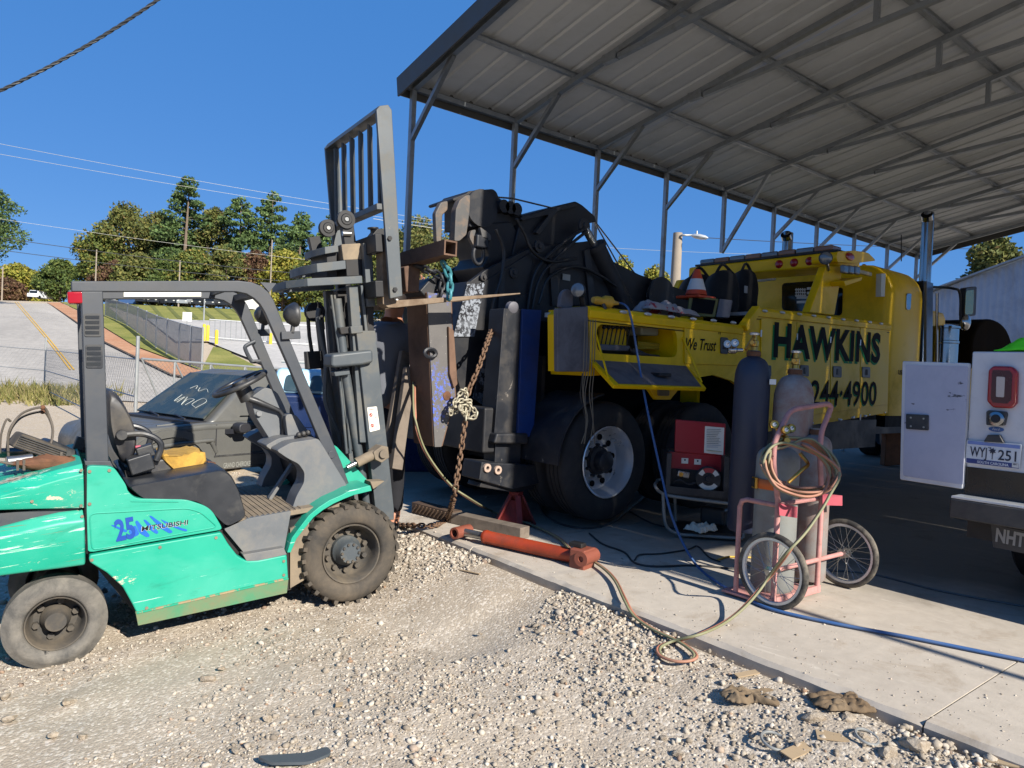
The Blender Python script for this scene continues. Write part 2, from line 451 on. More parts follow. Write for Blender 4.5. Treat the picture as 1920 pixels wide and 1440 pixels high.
# larger rocks: each its own
ROCK_PX = [(1130, 1120, .050), (1230, 1260, .035), (1095, 1265, .03), (1100, 1075, .03), (1060, 1180, .03), (1525, 1356, .055), (1590, 1352, .05), (1840, 1403, .06), (1780, 1392, .05), (1720, 1408, .07), (1270, 1417, .04), (1495, 1400, .035), (1372, 1385, .03), (1244, 1389, .035), (1140, 1262, .035), (1515, 1355, .03),
           (390, 1275, .065), (500, 1352, .045), (415, 1256, .05), (20, 1352, .06), (10, 1310, .05), (130, 1320, .06), (100, 1382, .05), (155, 1386, .045), (505, 1180, .04), (560, 1250, .03), (440, 1410, .035), (960, 1010, .03), (880, 1090, .03), (1620, 1390, .045), (1665, 1420, .05), (1890, 1430, .05), (810, 1075, .025), (900, 1190, .03), (1345, 1250, .03)]
ROCKM = mat('limestone_chunk', '#a89d8d', .95, 0, .28, 3, dirt='#80715e', damt=.5, dscale=2, bump=1., bscale=9)
rockb = []
for k in range(5):
    bm = bmesh.new(); bmesh.ops.create_icosphere(bm, subdivisions=2, radius=1)
    rr = random.Random(k)
    dirs = [Vector((rr.gauss(0, 1), rr.gauss(0, 1), rr.gauss(0, 1))).normalized() for _ in range(9)]
    for v in bm.verts:
        for q in dirs:
            e = v.co.dot(q)-.55
            if e > 0: v.co -= q*e*.97
        v.co += Vector((rr.uniform(-1, 1), rr.uniform(-1, 1), rr.uniform(-1, 1)))*.05
        v.co.z *= .72
    me = bpy.data.meshes.new('rock'); bm.to_mesh(me); bm.free(); me.materials.append(ROCKM); rockb.append(me)
random.seed(3)
for k, (px, py, s) in enumerate(ROCK_PX):
    s *= .62 if px < 1480 else .85
    p = hit(px, py, (-.12, 0, 1), -.12*XE-.0+.0) if False else None
    # march down the sight line to the ground
    d = ray(px, py); t = .5
    while t < 12 and (EYE+d*t).z > gz1((EYE+d*t).x, (EYE+d*t).y): t += .01
    p = EYE+d*t
    o = bpy.data.objects.new('rock', rockb[k % 5]); COL.objects.link(o)
    o.location = (p.x, p.y, gz1(p.x, p.y)+s*.2); o.rotation_euler = (random.uniform(-.3, .3), random.uniform(-.3, .3), random.uniform(0, 6))
    o.scale = (s*random.uniform(.8, 1.2), s*random.uniform(.7, 1.), s*random.uniform(.7, 1.))
    tag(o, 'pale chunk of crushed limestone lying loose on the gravel yard', 'rock', 'larger stones on the gravel yard')

# ================================================================== CONCRETE SLAB (panels with sawn joints)
def conc_mat():
    b = NB('concrete'); co = b.coord(kind='Object')
    n1 = b.noise(.9, 7, .62, co, .4); n2 = b.noise(9, 6, .7, co); n3 = b.noise(60, 4, .7, co); n4 = b.noise(2.4, 8, .72, co, .6)
    c = b.mix(n1, lin('#a0968a'), lin('#bdb4a6'))
    c = b.mix(1., c, b.ramp(n2, [(.25, .86), (.75, 1.08)]), 'MULTIPLY')
    c = b.mix(b.ramp(n4, [(.54, 0.), (.74, .7)]), c, lin('#85745f'))
    c = b.mix(b.ramp(b.noise(3.5, 8, .75, b.coord((1.6, .5, 1)), .3), [(.60, 0.), (.70, .6)]), c, lin('#d0c8ba'))
    c = b.mix(b.ramp(n3, [(.66, 0.), (.74, .5)]), c, lin('#6a6258'))
    oil = b.ramp(b.noise(1.3, 5, .6, b.coord((1, 1.3, 1)), .9), [(.66, 0.), (.8, .6)])
    c = b.mix(oil, c, lin('#4d443b'))
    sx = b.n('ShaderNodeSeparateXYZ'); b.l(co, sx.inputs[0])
    bay_shade = b.ramp(b.math('ADD', b.math('MULTIPLY', sx.outputs[0], .1), b.math('ADD', b.math('MULTIPLY', sx.outputs[1], .03), b.math('MULTIPLY', n1, .25))), [(.62, 0.), (.74, .7)])
    c = b.mix(bay_shade, c, lin('#3f3a34'))  # carport shade painted into the concrete, darker into the bay with a ragged edge
    b.bump(b.math('ADD', b.math('MULTIPLY', n3, .6), b.math('MULTIPLY', n2, .5)), .25, .006)
    b.set(Base_Color=c, Roughness=b.ramp(n2, [(.3, .82), (.8, .95)]), Specular_IOR_Level=.3); return b.m
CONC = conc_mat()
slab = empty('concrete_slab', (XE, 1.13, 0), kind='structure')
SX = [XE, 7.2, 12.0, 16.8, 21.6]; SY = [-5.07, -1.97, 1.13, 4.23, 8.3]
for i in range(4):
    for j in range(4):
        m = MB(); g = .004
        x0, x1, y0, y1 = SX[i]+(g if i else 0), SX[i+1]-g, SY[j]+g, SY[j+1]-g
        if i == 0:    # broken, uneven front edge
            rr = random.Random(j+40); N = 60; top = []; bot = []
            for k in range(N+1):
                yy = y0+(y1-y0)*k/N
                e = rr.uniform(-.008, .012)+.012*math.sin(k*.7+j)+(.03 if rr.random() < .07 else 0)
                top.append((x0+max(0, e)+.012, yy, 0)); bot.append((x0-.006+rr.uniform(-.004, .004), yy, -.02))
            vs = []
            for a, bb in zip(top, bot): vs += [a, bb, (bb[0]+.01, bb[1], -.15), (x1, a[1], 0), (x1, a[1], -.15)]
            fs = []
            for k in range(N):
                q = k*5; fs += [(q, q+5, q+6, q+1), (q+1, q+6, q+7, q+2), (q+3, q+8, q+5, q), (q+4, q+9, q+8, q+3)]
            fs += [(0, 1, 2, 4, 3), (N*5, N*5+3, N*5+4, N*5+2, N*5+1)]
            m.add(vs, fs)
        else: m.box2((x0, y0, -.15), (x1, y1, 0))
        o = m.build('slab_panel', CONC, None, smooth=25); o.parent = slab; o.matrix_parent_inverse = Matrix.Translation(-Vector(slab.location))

# ================================================================== CARPORT
GALV = mat('galvanised_steel', '#8d9296', .42, .75, .18, 9, dirt='#6b6862', damt=.25, dscale=4)
SHEETM = mat('roof_sheet_underside', '#b4b6b6', .55, .0, .08, 1.3, dirt='#9b9b97', damt=.3, dscale=.8)
FASC = mat('carport_trim', '#4a4843', .5, .3, .1, 5)
PX0, PDX, NP = 4.02, 1.47, 10
YF, YN, YR, ZE, SL = 7.10, -3.90, 1.60, 4.52, .187
def roofz(y): return ZE + SL*(5.5-abs(y-YR))
cp = empty('carport', (PX0, YF, 0), label='long open sided metal carport with grey posts and ribbed roof over the trucks', cat='carport')
def cpart(m, name, material, **k):
    o = m.build(name, material, None, **k); o.parent = cp; o.matrix_parent_inverse = Matrix.Translation(-Vector(cp.location)); return o
T = .062
for k in range(NP):
    x = PX0+k*PDX
    for y, s in ((YF, -1), (YN, 1)):
        zlo = 0.0
        if y == YF and k == 4: zlo = 3.42          # this leg has been cut off short
        cpart(MB().box2((x-T/2, y-T/2, zlo), (x+T/2, y+T/2, roofz(y)-.06)), 'post', GALV, bevel=.006, seg=1)
        zb = 3.42 if k == 4 else ZE-.66
        cpart(MB().bar((x, y+s*.0, zb), (x, y+s*.80, roofz(y+s*.8)-.10), .05, .05), 'knee_brace', GALV)
    for ya, yb in ((YF, YR), (YN, YR)):
        cpart(MB().bar((x, ya, roofz(ya)-.075), (x, yb, roofz(yb)-.075), T, T), 'rafter', GALV)
    if 0 < k < NP-1:
        for s in (-1, 1):
            ya = YR+s*3.75; zc = roofz(ya)-.14
            cpart(MB().bar((x, ya, zc), (x, YR, zc+.24), .055, .055), 'truss_chord', GALV)
            cpart(MB().box((x, ya+s*.12, zc+.02), (.07, .2, .09)), 'gusset', GALV)
            yv = YR+s*1.75
            cpart(MB().bar((x, yv, zc+.12), (x, yv, roofz(yv)-.10), .05, .05), 'truss_web', GALV)
        cpart(MB().bar((x, YR, ZE+.65), (x, YR, roofz(YR)-.12), .05, .05), 'truss_web', GALV)
XA, XB = PX0-.16, PX0+PDX*(NP-1)+.2
for y in [YF-1.07-1.38*k for k in range(4)]:
    for yy in (y, 2*YR-y):
        prof = [(-.055, 0), (-.03, 0), (-.025, -.032), (.025, -.032), (.03, 0), (.055, 0), (.055, .004), (-.055, .004)]
        cpart(MB().prism(prof, lambda a, b_, d, yy=yy: (d, yy+a, roofz(yy)-.012+b_), XA+.03, XB-.03), 'purlin', GALV, smooth=0)
# eave rails and fascia
for y, s in ((YF, 1), (YN, -1)):
    cpart(MB().box2((XA, y+s*.06, roofz(y)-.17), (XB, y+s*.075, roofz(y)+.03)), 'eave_trim', FASC)
    cpart(MB().box2((XA+.03, y-.03, roofz(y)-.10), (XB-.03, y+.03, roofz(y)-.045)), 'eave_rail', GALV)
for x in (XA, XB):
    for ya in (YF+.075, YN-.075):
        d = Vector((0, YR-ya, roofz(YR)-roofz(ya)))
        cpart(MB().bar((x, ya, roofz(ya)-.07), (x, YR, roofz(YR)-.07), .02, .22), 'gable_trim', FASC)
# ribbed sheets
SHW = (XB-XA)/16
def sheet(sign):
    prof = []; x = 0
    nr = 3; pitch = SHW/nr
    for r_ in range(nr):
        c = (r_+.5)*pitch
        for dx in (-.28, -.12):
            pass
        prof += [(r_*pitch+.002, 0), (c-.035, 0), (c-.017, .022), (c+.017, .022), (c+.035, 0)]
        for q in (.22,):
            pass
    prof.append((SHW-.002, 0))
    m = MB(); n = len(prof); L = 5.58; vs = []
    rise = SL*5.5
    for t in (0, 1):
        for a, b_ in prof: vs.append((a, sign*L*(1-t), -SL*L*(1-t)+b_))
    for t in (0, 1):
        for a, b_ in prof: vs.append((a, sign*L*(1-t), -SL*L*(1-t)+b_+.003))
    fs = []
    for i in range(n-1): fs += [(i, i+1, n+i+1, n+i), (2*n+i, 2*n+i+1, 3*n+i+1, 3*n+i)]
    m.add(vs, fs); return m
for sgn in (1, -1):
    proto = sheet(sgn).build('roof_sheet', SHEETM, None, smooth=0)
    for k in range(16):
        o = proto if k == 0 else proto.copy()
        if k: COL.objects.link(o)
        o.parent = cp; o.location = Vector((XA+k*SHW, YR, roofz(YR)+.012+.0015*(k % 2))) - Vector(cp.location)
cpart(MB().prism([(-.25, -.045), (0, .03), (.25, -.045), (.25, -.03), (0, .045), (-.25, -.03)], lambda a, b_, d: (d, YR+a, roofz(YR)+.02+b_), XA, XB), 'ridge_cap', FASC)
# ================================================================== HILL: ROAD, VERGES, LOTS (sheets draped on the slope)
HN = Vector((-HILLS*CH, -HILLS*SH, 1)); HC = -.495-HILLS*HILL0
def onhill(px, py, lift=0.0):
    p = hit(px, py, HN, HC+lift); d = (p-EYE).dot(Vector((CH, SH, 0)))
    if d > 124 or (p-EYE).dot(_fw) < 0:
        q = atD(px, py, 124); q.z = -.495+HILLS*(CH*q.x+SH*q.y-HILL0)+lift; return q
    return p
def patch(name, px, material, lift, kind='structure'):
    pts = [onhill(x, y, lift) for x, y in px]
    return MB().add(pts, [tuple(range(len(pts)))]).build(name, material, None, smooth=0, kind=kind)
def flat_mat(name, a, b_, scale, c=None, cf=(.6, .75), cs=2., bump=.3, bs=8, stretch_=(1, 1, 1)):
    b = NB(name); co = b.coord()
    col = b.mix(b.ramp(b.noise(scale, 7, .65, b.coord(stretch_), .3), [(.35, 0.), (.65, 1.)]), lin(a), lin(b_))
    col = b.mix(1., col, b.ramp(b.noise(scale*22, 3, .6, co), [(.25, .8), (.75, 1.15)]), 'MULTIPLY')
    if c: col = b.mix(b.ramp(b.noise(cs, 6, .7, co, .5), [(cf[0], 0.), (cf[1], .8)]), col, lin(c))
    b.bump(b.noise(bs, 5, .7, co), bump, .05); b.set(Base_Color=col, Roughness=.95, Specular_IOR_Level=.2); return b.m
ASPH = flat_mat('old_asphalt', '#99938a', '#b0a99e', .12, '#837e77', cs=.3, stretch_=(1, .25, 1))
GRASS = flat_mat('autumn_grass', '#6f7436', '#8f8a4c', .3, '#a0905a', cs=.25, bump=.8, bs=5)
CLAY = flat_mat('red_clay', '#a9795a', '#b98f70', .3, '#8d6a50', cs=.7)
PAVE = flat_mat('pale_pavement', '#a9a59e', '#b7b2aa', .15, '#96918a', cs=.2)
YLINE = flat_mat('yellow_road_paint', '#c79a2e', '#d2aa4c', .5, '#a59a80', cs=1.5)
DARKK = flat_mat('dark_kerb', '#4a4038', '#5d5146', .8)
patch('uphill_road', [(-520, 800), (-420, 561), (258, 563), (120, 575), (160, 612), (330, 703), (440, 722), (620, 735), (640, 775), (120, 745)], ASPH, .05)
patch('clay_verge', [(88, 567), (113, 567), (153, 586), (197, 616), (253, 650), (367, 692), (440, 712), (620, 722), (620, 735), (433, 722), (320, 702), (197, 642), (153, 611)], CLAY, .09)
for off in (0, 5):
    w_ = [(28+off, 566), (83+off, 630), (132+off*1.4, 693)]
    L_ = []; R_ = []
    for (x, y), hw in zip(w_, (.6, 1.1, 1.7)): L_.append((x-hw, y)); R_.append((x+hw, y))
    patch('yellow_centre_line', L_+R_[::-1], YLINE, .08)
patch('grass_bank', [(113, 566), (610, 566), (640, 600), (280, 599), (200, 572), (276, 640), (378, 694), (470, 640), (412, 652), (400, 660), (500, 700), (425, 713), (367, 690), (253, 648), (197, 614), (153, 584)], GRASS, .06)
patch('grass_verge', [(113, 566), (190, 568), (275, 636), (378, 692), (400, 650), (413, 652), (500, 696), (480, 712), (427, 712), (367, 690), (253, 648), (197, 614), (153, 584)], GRASS, .10)
patch('mown_slope', [(195, 566), (640, 568), (640, 606), (460, 604), (283, 597), (240, 582)], GRASS, .12)
patch('lower_lot', [(275, 597), (460, 603), (660, 604), (660, 690), (540, 700), (413, 650), (390, 640), (330, 640)], PAVE, .14)
MOW = flat_mat('mown_stripe', '#5f6632', '#6f7040', .3, bump=.6, bs=5)
for k in range(7):
    x = 250+k*30
    patch('mown_stripe', [(x, 571), (x+8, 571), (x+28+k*1.5, 597), (x+20+k*1.5, 597)], MOW, .16)
patch('kerb_line', [(88, 566), (153, 609), (197, 640), (320, 700), (433, 720), (433, 723), (320, 703), (197, 643), (153, 612)], DARKK, .13)
patch('upper_lot', [(195, 561), (640, 562), (640, 568), (195, 566.5)], PAVE, .12)

# ================================================================== FENCES
GPOST = mat('fence_galvanised', '#9a9c9a', .5, .5, .15, 4)
SCREEN = mat('fence_fabric', '#a3a49c', .9, 0, .15, 2, dirt='#85857c', damt=.3)
WIRE = mat('fence_wire', '#8f9190', .5, .6, .1, 4)
_t = SCREEN.node_tree; _b = [n for n in _t.nodes if n.type == 'BSDF_PRINCIPLED'][0]; _o = [n for n in _t.nodes if n.type == 'OUTPUT_MATERIAL'][0]
_tr = _t.nodes.new('ShaderNodeBsdfTransparent'); _mx = _t.nodes.new('ShaderNodeMixShader'); _mx.inputs[0].default_value = .58      # open weave
_t.links.new(_tr.outputs[0], _mx.inputs[1]); _t.links.new(_b.outputs[0], _mx.inputs[2]); _t.links.new(_mx.outputs[0], _o.inputs[0])
def gpoint(px, py):
    """march a sight line to the ground"""
    d = ray(px, py); t = 6.0
    while t < 200:
        p = EYE+d*t
        if p.z < gz1(p.x, p.y): break
        t += .05
    return Vector((p.x, p.y, gz1(p.x, p.y)))
def chainlink(a, b, za, zb, h, step, parent, r=.0022):
    """crossing straight wires between two posts"""
    m = MB(); a = Vector(a); b = Vector(b); L = (b-a).length; dr = (b-a)/L; n = int((L+h)/step)
    for k in range(n):
        for s in (0, 1):
            t0 = k*step-(h if s else 0)
            t1 = t0+h if s else t0
            # line from (t0,0) rising to (.,h)
            p, q = (t0, 0.), (t0+h, h)
            if s == 0: p, q = (k*step, 0.), (k*step-h, h)
            pts = []
            (x0, y0), (x1, y1) = p, q
            ta, tb = 0., 1.
            dx = x1-x0
            lo, hi = (0-x0)/dx, (L-x0)/dx
            ta, tb = max(0, min(lo, hi)), min(1, max(lo, hi))
            if tb-ta < .02: continue
            A = a+dr*(x0+dx*ta)+Vector((0, 0, .05+(y1)*ta)); B = a+dr*(x0+dx*tb)+Vector((0, 0, .05+y1*tb))
            m.cyl(A, B, r, n=3, caps=False)
    return m.build('wire_mesh', WIRE, parent, smooth=0, kind='stuff')
# near fence round the yard
fb = [gpoint(x, y) for x, y in ((-210, 716), (-60, 724), (83, 738), (252, 824))]
nf = empty('chain_link_fence', fb[2], label='low chain link yard fence with thin grey posts beside the weeds', cat='fence')
nf_inv = Matrix.Translation(-fb[2])
def fpart(o, root):
    o.parent = root; o.matrix_parent_inverse = Matrix.Translation(-Vector(root.location)); return o
FH = 1.95
for k, p in enumerate(fb):
    fpart(MB().cyl(p-Vector((0, 0, .1)), p+Vector((0, 0, FH+.12)), .035, n=10).build('post', GPOST, None), nf)
for a, b in zip(fb[:-1], fb[1:]):
    for h in (FH-.35, .85, .15):
        fpart(MB().cyl(a+Vector((0, 0, h)), b+Vector((0, 0, h)), .016, n=6).build('rail', GPOST, None), nf)
    o = chainlink(a, b, 0, 0, FH-.3, .20, None, .0022); fpart(o, nf)
# swing gate
g0 = fb[3]; g1 = gpoint(500, 812)
gate = empty('swing_gate', g0, label='wide chain link swing gate with galvanised frame and diagonal braces', cat='gate')
gd = (g1-g0); GL = gd.length; gd.normalize(); GHT = 1.62
def gp(t, h): return g0+gd*t+Vector((0, 0, h))
gpl = []
for h in (GHT, .12): fpart(MB().cyl(gp(.1, h), gp(GL+2, h), .026, n=8).build('rail', GPOST, None), gate)
tt = [.1] + [ (atD(x, 750, 1)-EYE) for x in ()]
for px in (327, 394, 458, 520):
    d = ray(px, 745); nrm = Vector((-gd.y, gd.x, 0)); t = (g0-EYE).dot(nrm)/d.dot(nrm); q = (EYE+d*t-g0).dot(gd); tt.append(q)
for a, b in zip(tt[:-1], tt[1:]):
    fpart(MB().cyl(gp(b, .12), gp(b, GHT), .022, n=8).build('upright', GPOST, None), gate)
    fpart(MB().cyl(gp(a, GHT), gp(b, .12), .018, n=8).build('brace', GPOST, None), gate)
o = chainlink(gp(.1, .1), gp(tt[-1], .1), 0, 0, GHT-.15, .10, None, .0028); fpart(o, gate)
# screened fence climbing the hill
sb_px = [(197, 592), (218, 601), (238, 611), (257, 624), (273, 637), (292, 652), (312, 664), (335, 676), (356, 686), (378, 694)]
sb = [onhill(x, y, .1) for x, y in sb_px]
sf = empty('screened_fence', sb[-1], label='tall chain link fence with grey screen fabric running down the grassy hill', cat='fence')
hs_ = [2.0+.0*k for k in range(len(sb))]
for k, p in enumerate(sb):
    fpart(MB().cyl(p, p+Vector((0, 0, 2.1)), .05, n=8).build('post', GPOST, None), sf)
for k, (a, b) in enumerate(zip(sb[:-1], sb[1:])):
    up = Vector((0, 0, 1)); nrm = (b-a).cross(up).normalized()*.02
    fpart(MB().add([a+up*.08, b+up*.08, b+up*2.0, a+up*2.0, a+up*.08+nrm, b+up*.08+nrm, b+up*2.0+nrm, a+up*2.0+nrm], [(0, 1, 2, 3), (7, 6, 5, 4), (0, 4, 5, 1), (3, 2, 6, 7), (1, 5, 6, 2), (0, 3, 7, 4)]).build('screen_panel', SCREEN, None, smooth=0), sf)
    fpart(MB().cyl(a+up*2.02, b+up*2.02, .03, n=6).build('top_rail', GPOST, None), sf)
# lower lot gate, bollards, sign
YEL = mat('bollard_yellow', '#d9b516', .5, 0, .12, 4)
for k, (px, py, h, lab) in enumerate(((382, 640, 33, 'leftmost yellow bollard, half hidden behind its neighbour at the lot gate'), (389, 640, 31, 'yellow bollard second from left beside the lot gate'), (405.5, 646, 28, 'yellow bollard nearest the road of the lot gate group, standing alone in front'), (507, 646, 22, 'yellow bollard right of the lot gate beside the forklift lamp'))):
    p = onhill(px, py, .1); dep = (p-EYE).dot(_fw); H = h/FOC*dep
    o = MB().lathe(p-Vector((0, 0, .2)), (0, 0, 1), [(0, .11), (H+.1, .11), (H+.17, .08), (H+.2, 0)], 12).build('bollard', YEL); tag(o, lab, 'bollard', 'yellow bollards at the lot gate')
lgp = [onhill(x, y, .1) for x, y in ((392, 636), (452, 641), (502, 645), (590, 650))]
lg = empty('lot_gate', lgp[0], label='pale sliding gate across the pavement between yellow bollards', cat='gate')
WHITEM = mat('white_paint', '#d8d8d4', .55, 0, .08, 4, dirt='#9a958c', damt=.2)
for a, b in zip(lgp[:-1], lgp[1:]):
    for h in (.15, 1.5): fpart(MB().cyl(a+Vector((0, 0, h)), b+Vector((0, 0, h)), .05, n=6).build('rail', WHITEM, None), lg)
    for t in range(6):
        q = a.lerp(b, t/6); fpart(MB().cyl(q, q+Vector((0, 0, 1.5)), .025, n=5).build('upright', GPOST, None), lg)
p = onhill(350, 622, .1); dep = (p-EYE).dot(_fw)
sg = empty('gate_sign', p, label='small square white notice on a post behind the screened fence', cat='sign')
S_ = 17/FOC*dep
fpart(MB().box(p+Vector((0, 0, .9+S_/2)), (S_, .04, S_), rot=Matrix.Rotation(HEAD-PI/2, 3, 'Z')).build('panel', WHITEM, None), sg)
fpart(MB().cyl(p, p+Vector((0, 0, 1.2)), .04, n=6).build('post', GPOST, None), sg)
# lamp pole with no lamp on the bank
p = onhill(382, 603, .1)
tag(MB().cyl(p, p+Vector((0, 0, 4.4)), .09, .06, n=8).build('grey_pole', GPOST), 'thin dark pole standing on the mown bank above the lot gate', 'pole')

# ================================================================== PARKED THINGS FAR UP THE HILL
def far_car(px, py, wpx, colr, label, name='parked_car', cat='car', group=None, yaw=0., hgt=1.5, lift=.15):
    p = onhill(px, py, lift); dep = (p-EYE).dot(_fw); W = wpx/FOC*dep
    root = empty(name, p, HEAD-PI/2+yaw, label=label, cat=cat, group=group)
    body = mat('far_paint_'+colr, '#'+colr, .35, 0, .1, 3)
    gl = mat('far_glass', '#15191d', .08, 0, .05, 3)
    L = 2.2
    m = MB(); m.loft([[Vector((x*W/2, y*L, z)) for x, z in ((-.97, .35), (.97, .35), (1, .75), (.94, hgt*.62), (-.94, hgt*.62), (-1, .75))] for y in (-1, -.97, .97, 1)]); m.build('body', body, root)
    m = MB(); m.loft([[Vector((x*W/2, y, z)) for x, z in ((-.90, hgt*.60), (.90, hgt*.60), (.74, hgt), (-.74, hgt))] for y in (-L*.85, L*.35)]); m.build('cabin', body, root)
    m = MB(); m.box((0, -L*.86, hgt*.80), (W*.72, .06, hgt*.26)); m.build('windscreen', gl, root)
    for s in (-1, 1):
        MB().cyl((s*W*.36, -L*.7, .33), (s*W*.5, -L*.7, .33), .33, n=10).build('wheel', gl, root)
        MB().box((s*W*.36, -L*1.0, .75), (W*.16, .08, .14)).build('headlight', mat('far_lamp', '#d8d8d0', .2), root)
    return root
far_car(76, 562, 19, 'c9cdd2', 'silver car coming over the crest of the uphill road')
FLAB = ['dark machine at the left end of the row above the mown bank', 'dark vehicle beside the blue panel in the row above the mown bank', 'pale vehicle third along the row above the mown bank', 'dark flatbed fourth along the row above the mown bank', 'dark vehicle fifth along the row above the mown bank', 'white machine sixth along the row above the mown bank', 'dark vehicle right of the white machine above the mown bank', 'dark vehicle at the right end of the row above the mown bank']
for k, (px, c) in enumerate(((205, 'b8bcc0'), (275, '23262a'), (297, '2a2d33'), (330, '30343a'), (352, '8a8f94'), (378, '25282c'), (402, '3a3d42'), (428, '22252a'))):
    far_car(px, 567.5, 20, c, FLAB[k], group='machines parked along the upper lot', hgt=1.5, lift=.2, name='parked_vehicle', cat='vehicle')
# blue container panel
p = onhill(245, 567.5, .2); dep = (p-EYE).dot(_fw)
tag(MB().box(p+Vector((0, 0, .7)), (32/FOC*dep, 2.4, 1.5), rot=Matrix.Rotation(HEAD-PI/2, 3, 'Z')).build('blue_container', mat('container_blue', '#33507c', .5, 0, .15, 2)), 'blue metal container at the left of the upper lot', 'container')
p = onhill(470, 568, .2); dep = (p-EYE).dot(_fw)
tag(MB().box(p+Vector((0, 0, .8)), (20/FOC*dep, 3, 1.7), rot=Matrix.Rotation(HEAD-PI/2, 3, 'Z')).build('white_shed', WHITEM), 'small white shed beyond the upper lot near the forklift roof', 'shed')

# ================================================================== TREES
def leaf_mat(name, stops):
    b = NB(name); g = b.n('ShaderNodeNewGeometry')
    c = b.ramp(g.outputs['Random Per Island'], [(p, lin(q)) for p, q in stops])
    n = b.noise(.35, 3, .6); c = b.mix(1., c, b.ramp(n, [(.3, .65), (.7, 1.2)]), 'MULTIPLY')
    b.set(Base_Color=c, Roughness=.7, Specular_IOR_Level=.25)
    tr = b.n('ShaderNodeBsdfTranslucent'); b.l(c, tr.inputs[0]); mx = b.n('ShaderNodeMixShader'); mx.inputs[0].default_value = .22
    b.l(b.b.outputs[0], mx.inputs[1]); b.l(tr.outputs[0], mx.inputs[2]); b.l(mx.outputs[0], b.out.inputs[0]); return b.m
LEAF = dict(
    pine=leaf_mat('pine_needles', [(0, '#3d5030'), (.5, '#52683c'), (1, '#70834c')]),
    green=leaf_mat('oak_leaves', [(0, '#43512a'), (.5, '#5d6a33'), (.85, '#7c7d3c'), (1, '#8f7a3c')]),
    olive=leaf_mat('turning_leaves', [(0, '#4d5830'), (.5, '#676d3a'), (.9, '#7c7740'), (1, '#7a6240')]),
    red=leaf_mat('red_leaves', [(0, '#4a3a2c'), (.5, '#66493a'), (1, '#7d6a48')]),
    yellow=leaf_mat('yellow_leaves', [(0, '#68702f'), (.5, '#8c8c3a'), (1, '#a59443')]),
    dark=leaf_mat('dark_leaves', [(0, '#3a4a26'), (.6, '#536432'), (1, '#727a3e')]))
BARK = mat('bark', '#6a5c4e', .9, 0, .3, 2, bump=.5, bscale=8)
def tree(base, H, Wd, kind, label, seed, leaf=.42, name='broadleaf_tree', cat='tree', dens=1., trunk_show=None, group='trees along the crest beyond the lots'):
    rg = np.random.default_rng(seed); base = Vector(base)
    root = empty(name, base, label=label, cat=cat, group=group)
    pine = kind == 'pine'
    # trunk + limbs
    m = MB(); tr = H*.016+.06
    lean = Vector((rg.normal(0, .02), rg.normal(0, .02), 0))*H
    tp = [Vector((0, 0, -.6)), Vector((0, 0, H*.3))+lean*.3, Vector((0, 0, H*.62))+lean*.6, Vector((0, 0, H*.96))+lean]
    m.tube(tp, [tr*1.2, tr*.85, tr*.5, tr*.12], 7, smooth=0)
    cl = []
    if pine:
        nb = int(30*dens); z0 = H*(trunk_show or .38)
        for k in range(nb):
            t = (k+rg.uniform(0, 1))/nb; z = z0+(H*.985-z0)*t
            prof = .22+.70*math.sin(PI*min(1, .22+.78*t))**.8*(1-.25*t)
            rad = Wd/2*prof*rg.uniform(.45, 1.1)+.25; a = rg.uniform(0, 2*PI)
            e = Vector((math.cos(a)*rad, math.sin(a)*rad, z+rad*.12))+lean*(z/H)
            m.cyl(Vector((0, 0, z-.2))+lean*(z/H), e, .06, .02, n=4, caps=False)
            s = .22*Wd*rg.uniform(.55, 1.)*(1-.5*t)+.4
            cl.append((e*.92+Vector((0, 0, 0)), s, .45)); 
            if rad > 1.6: cl.append((Vector((e.x*.55, e.y*.55, e.z-.1)), s*.8, .4))
        cl.append((Vector((0, 0, H*.95))+lean, Wd*.13+.3, .8))
    else:
        nb = int(80*dens)
        z0 = H*(trunk_show or .12)
        for k in range(nb):
            t = rg.uniform(0, 1)**.9; z = z0+(H*.93-z0)*t
            prof = math.sin(PI*min(1, .25+.72*t))**.75
            rad = Wd/2*prof*math.sqrt(rg.uniform(.12, 1)); a = rg.uniform(0, 2*PI)
            e = Vector((math.cos(a)*rad, math.sin(a)*rad, z))+lean*(z/H)
            if k % 3 == 0: m.cyl(Vector((0, 0, z*.55))+lean*(z/H), e, .07, .02, n=4, caps=False)
            cl.append((e, Wd*.125*rg.uniform(.5, 1.35)+.3, .8))
        cl.append((Vector((0, 0, H*.95))+lean, Wd*.13, .8))
    m.build('trunk', BARK, root)
    P = []; S = []
    for c, s, sq in cl:
        nl = int(np.clip(s*s*16/(leaf*leaf)*.36*dens, 20, 240))
        u = rg.normal(0, 1, (nl, 3)); u /= np.linalg.norm(u, axis=1)[:, None]; rr = rg.uniform(.35, 1.05, nl)**.6
        q = np.array(c)+u*rr[:, None]*np.array((s, s, s*sq)); P.append(q); S.append(np.full(nl, leaf)*rg.uniform(.6, 1.25, nl))
    P = np.concatenate(P); S = np.concatenate(S); n = len(P)
    a = rg.normal(0, 1, (n, 3)); a /= np.linalg.norm(a, axis=1)[:, None]
    b = np.cross(a, rg.normal(0, 1, (n, 3))); b /= np.linalg.norm(b, axis=1)[:, None]
    a = a*S[:, None]; b = b*S[:, None]*.62
    V = np.stack([P-a, P-b*.9, P+a, P+b], 1).reshape(-1, 3); F = np.arange(n*4).reshape(-1, 4)
    mesh_np('crown', V, F, LEAF[kind], root); return root
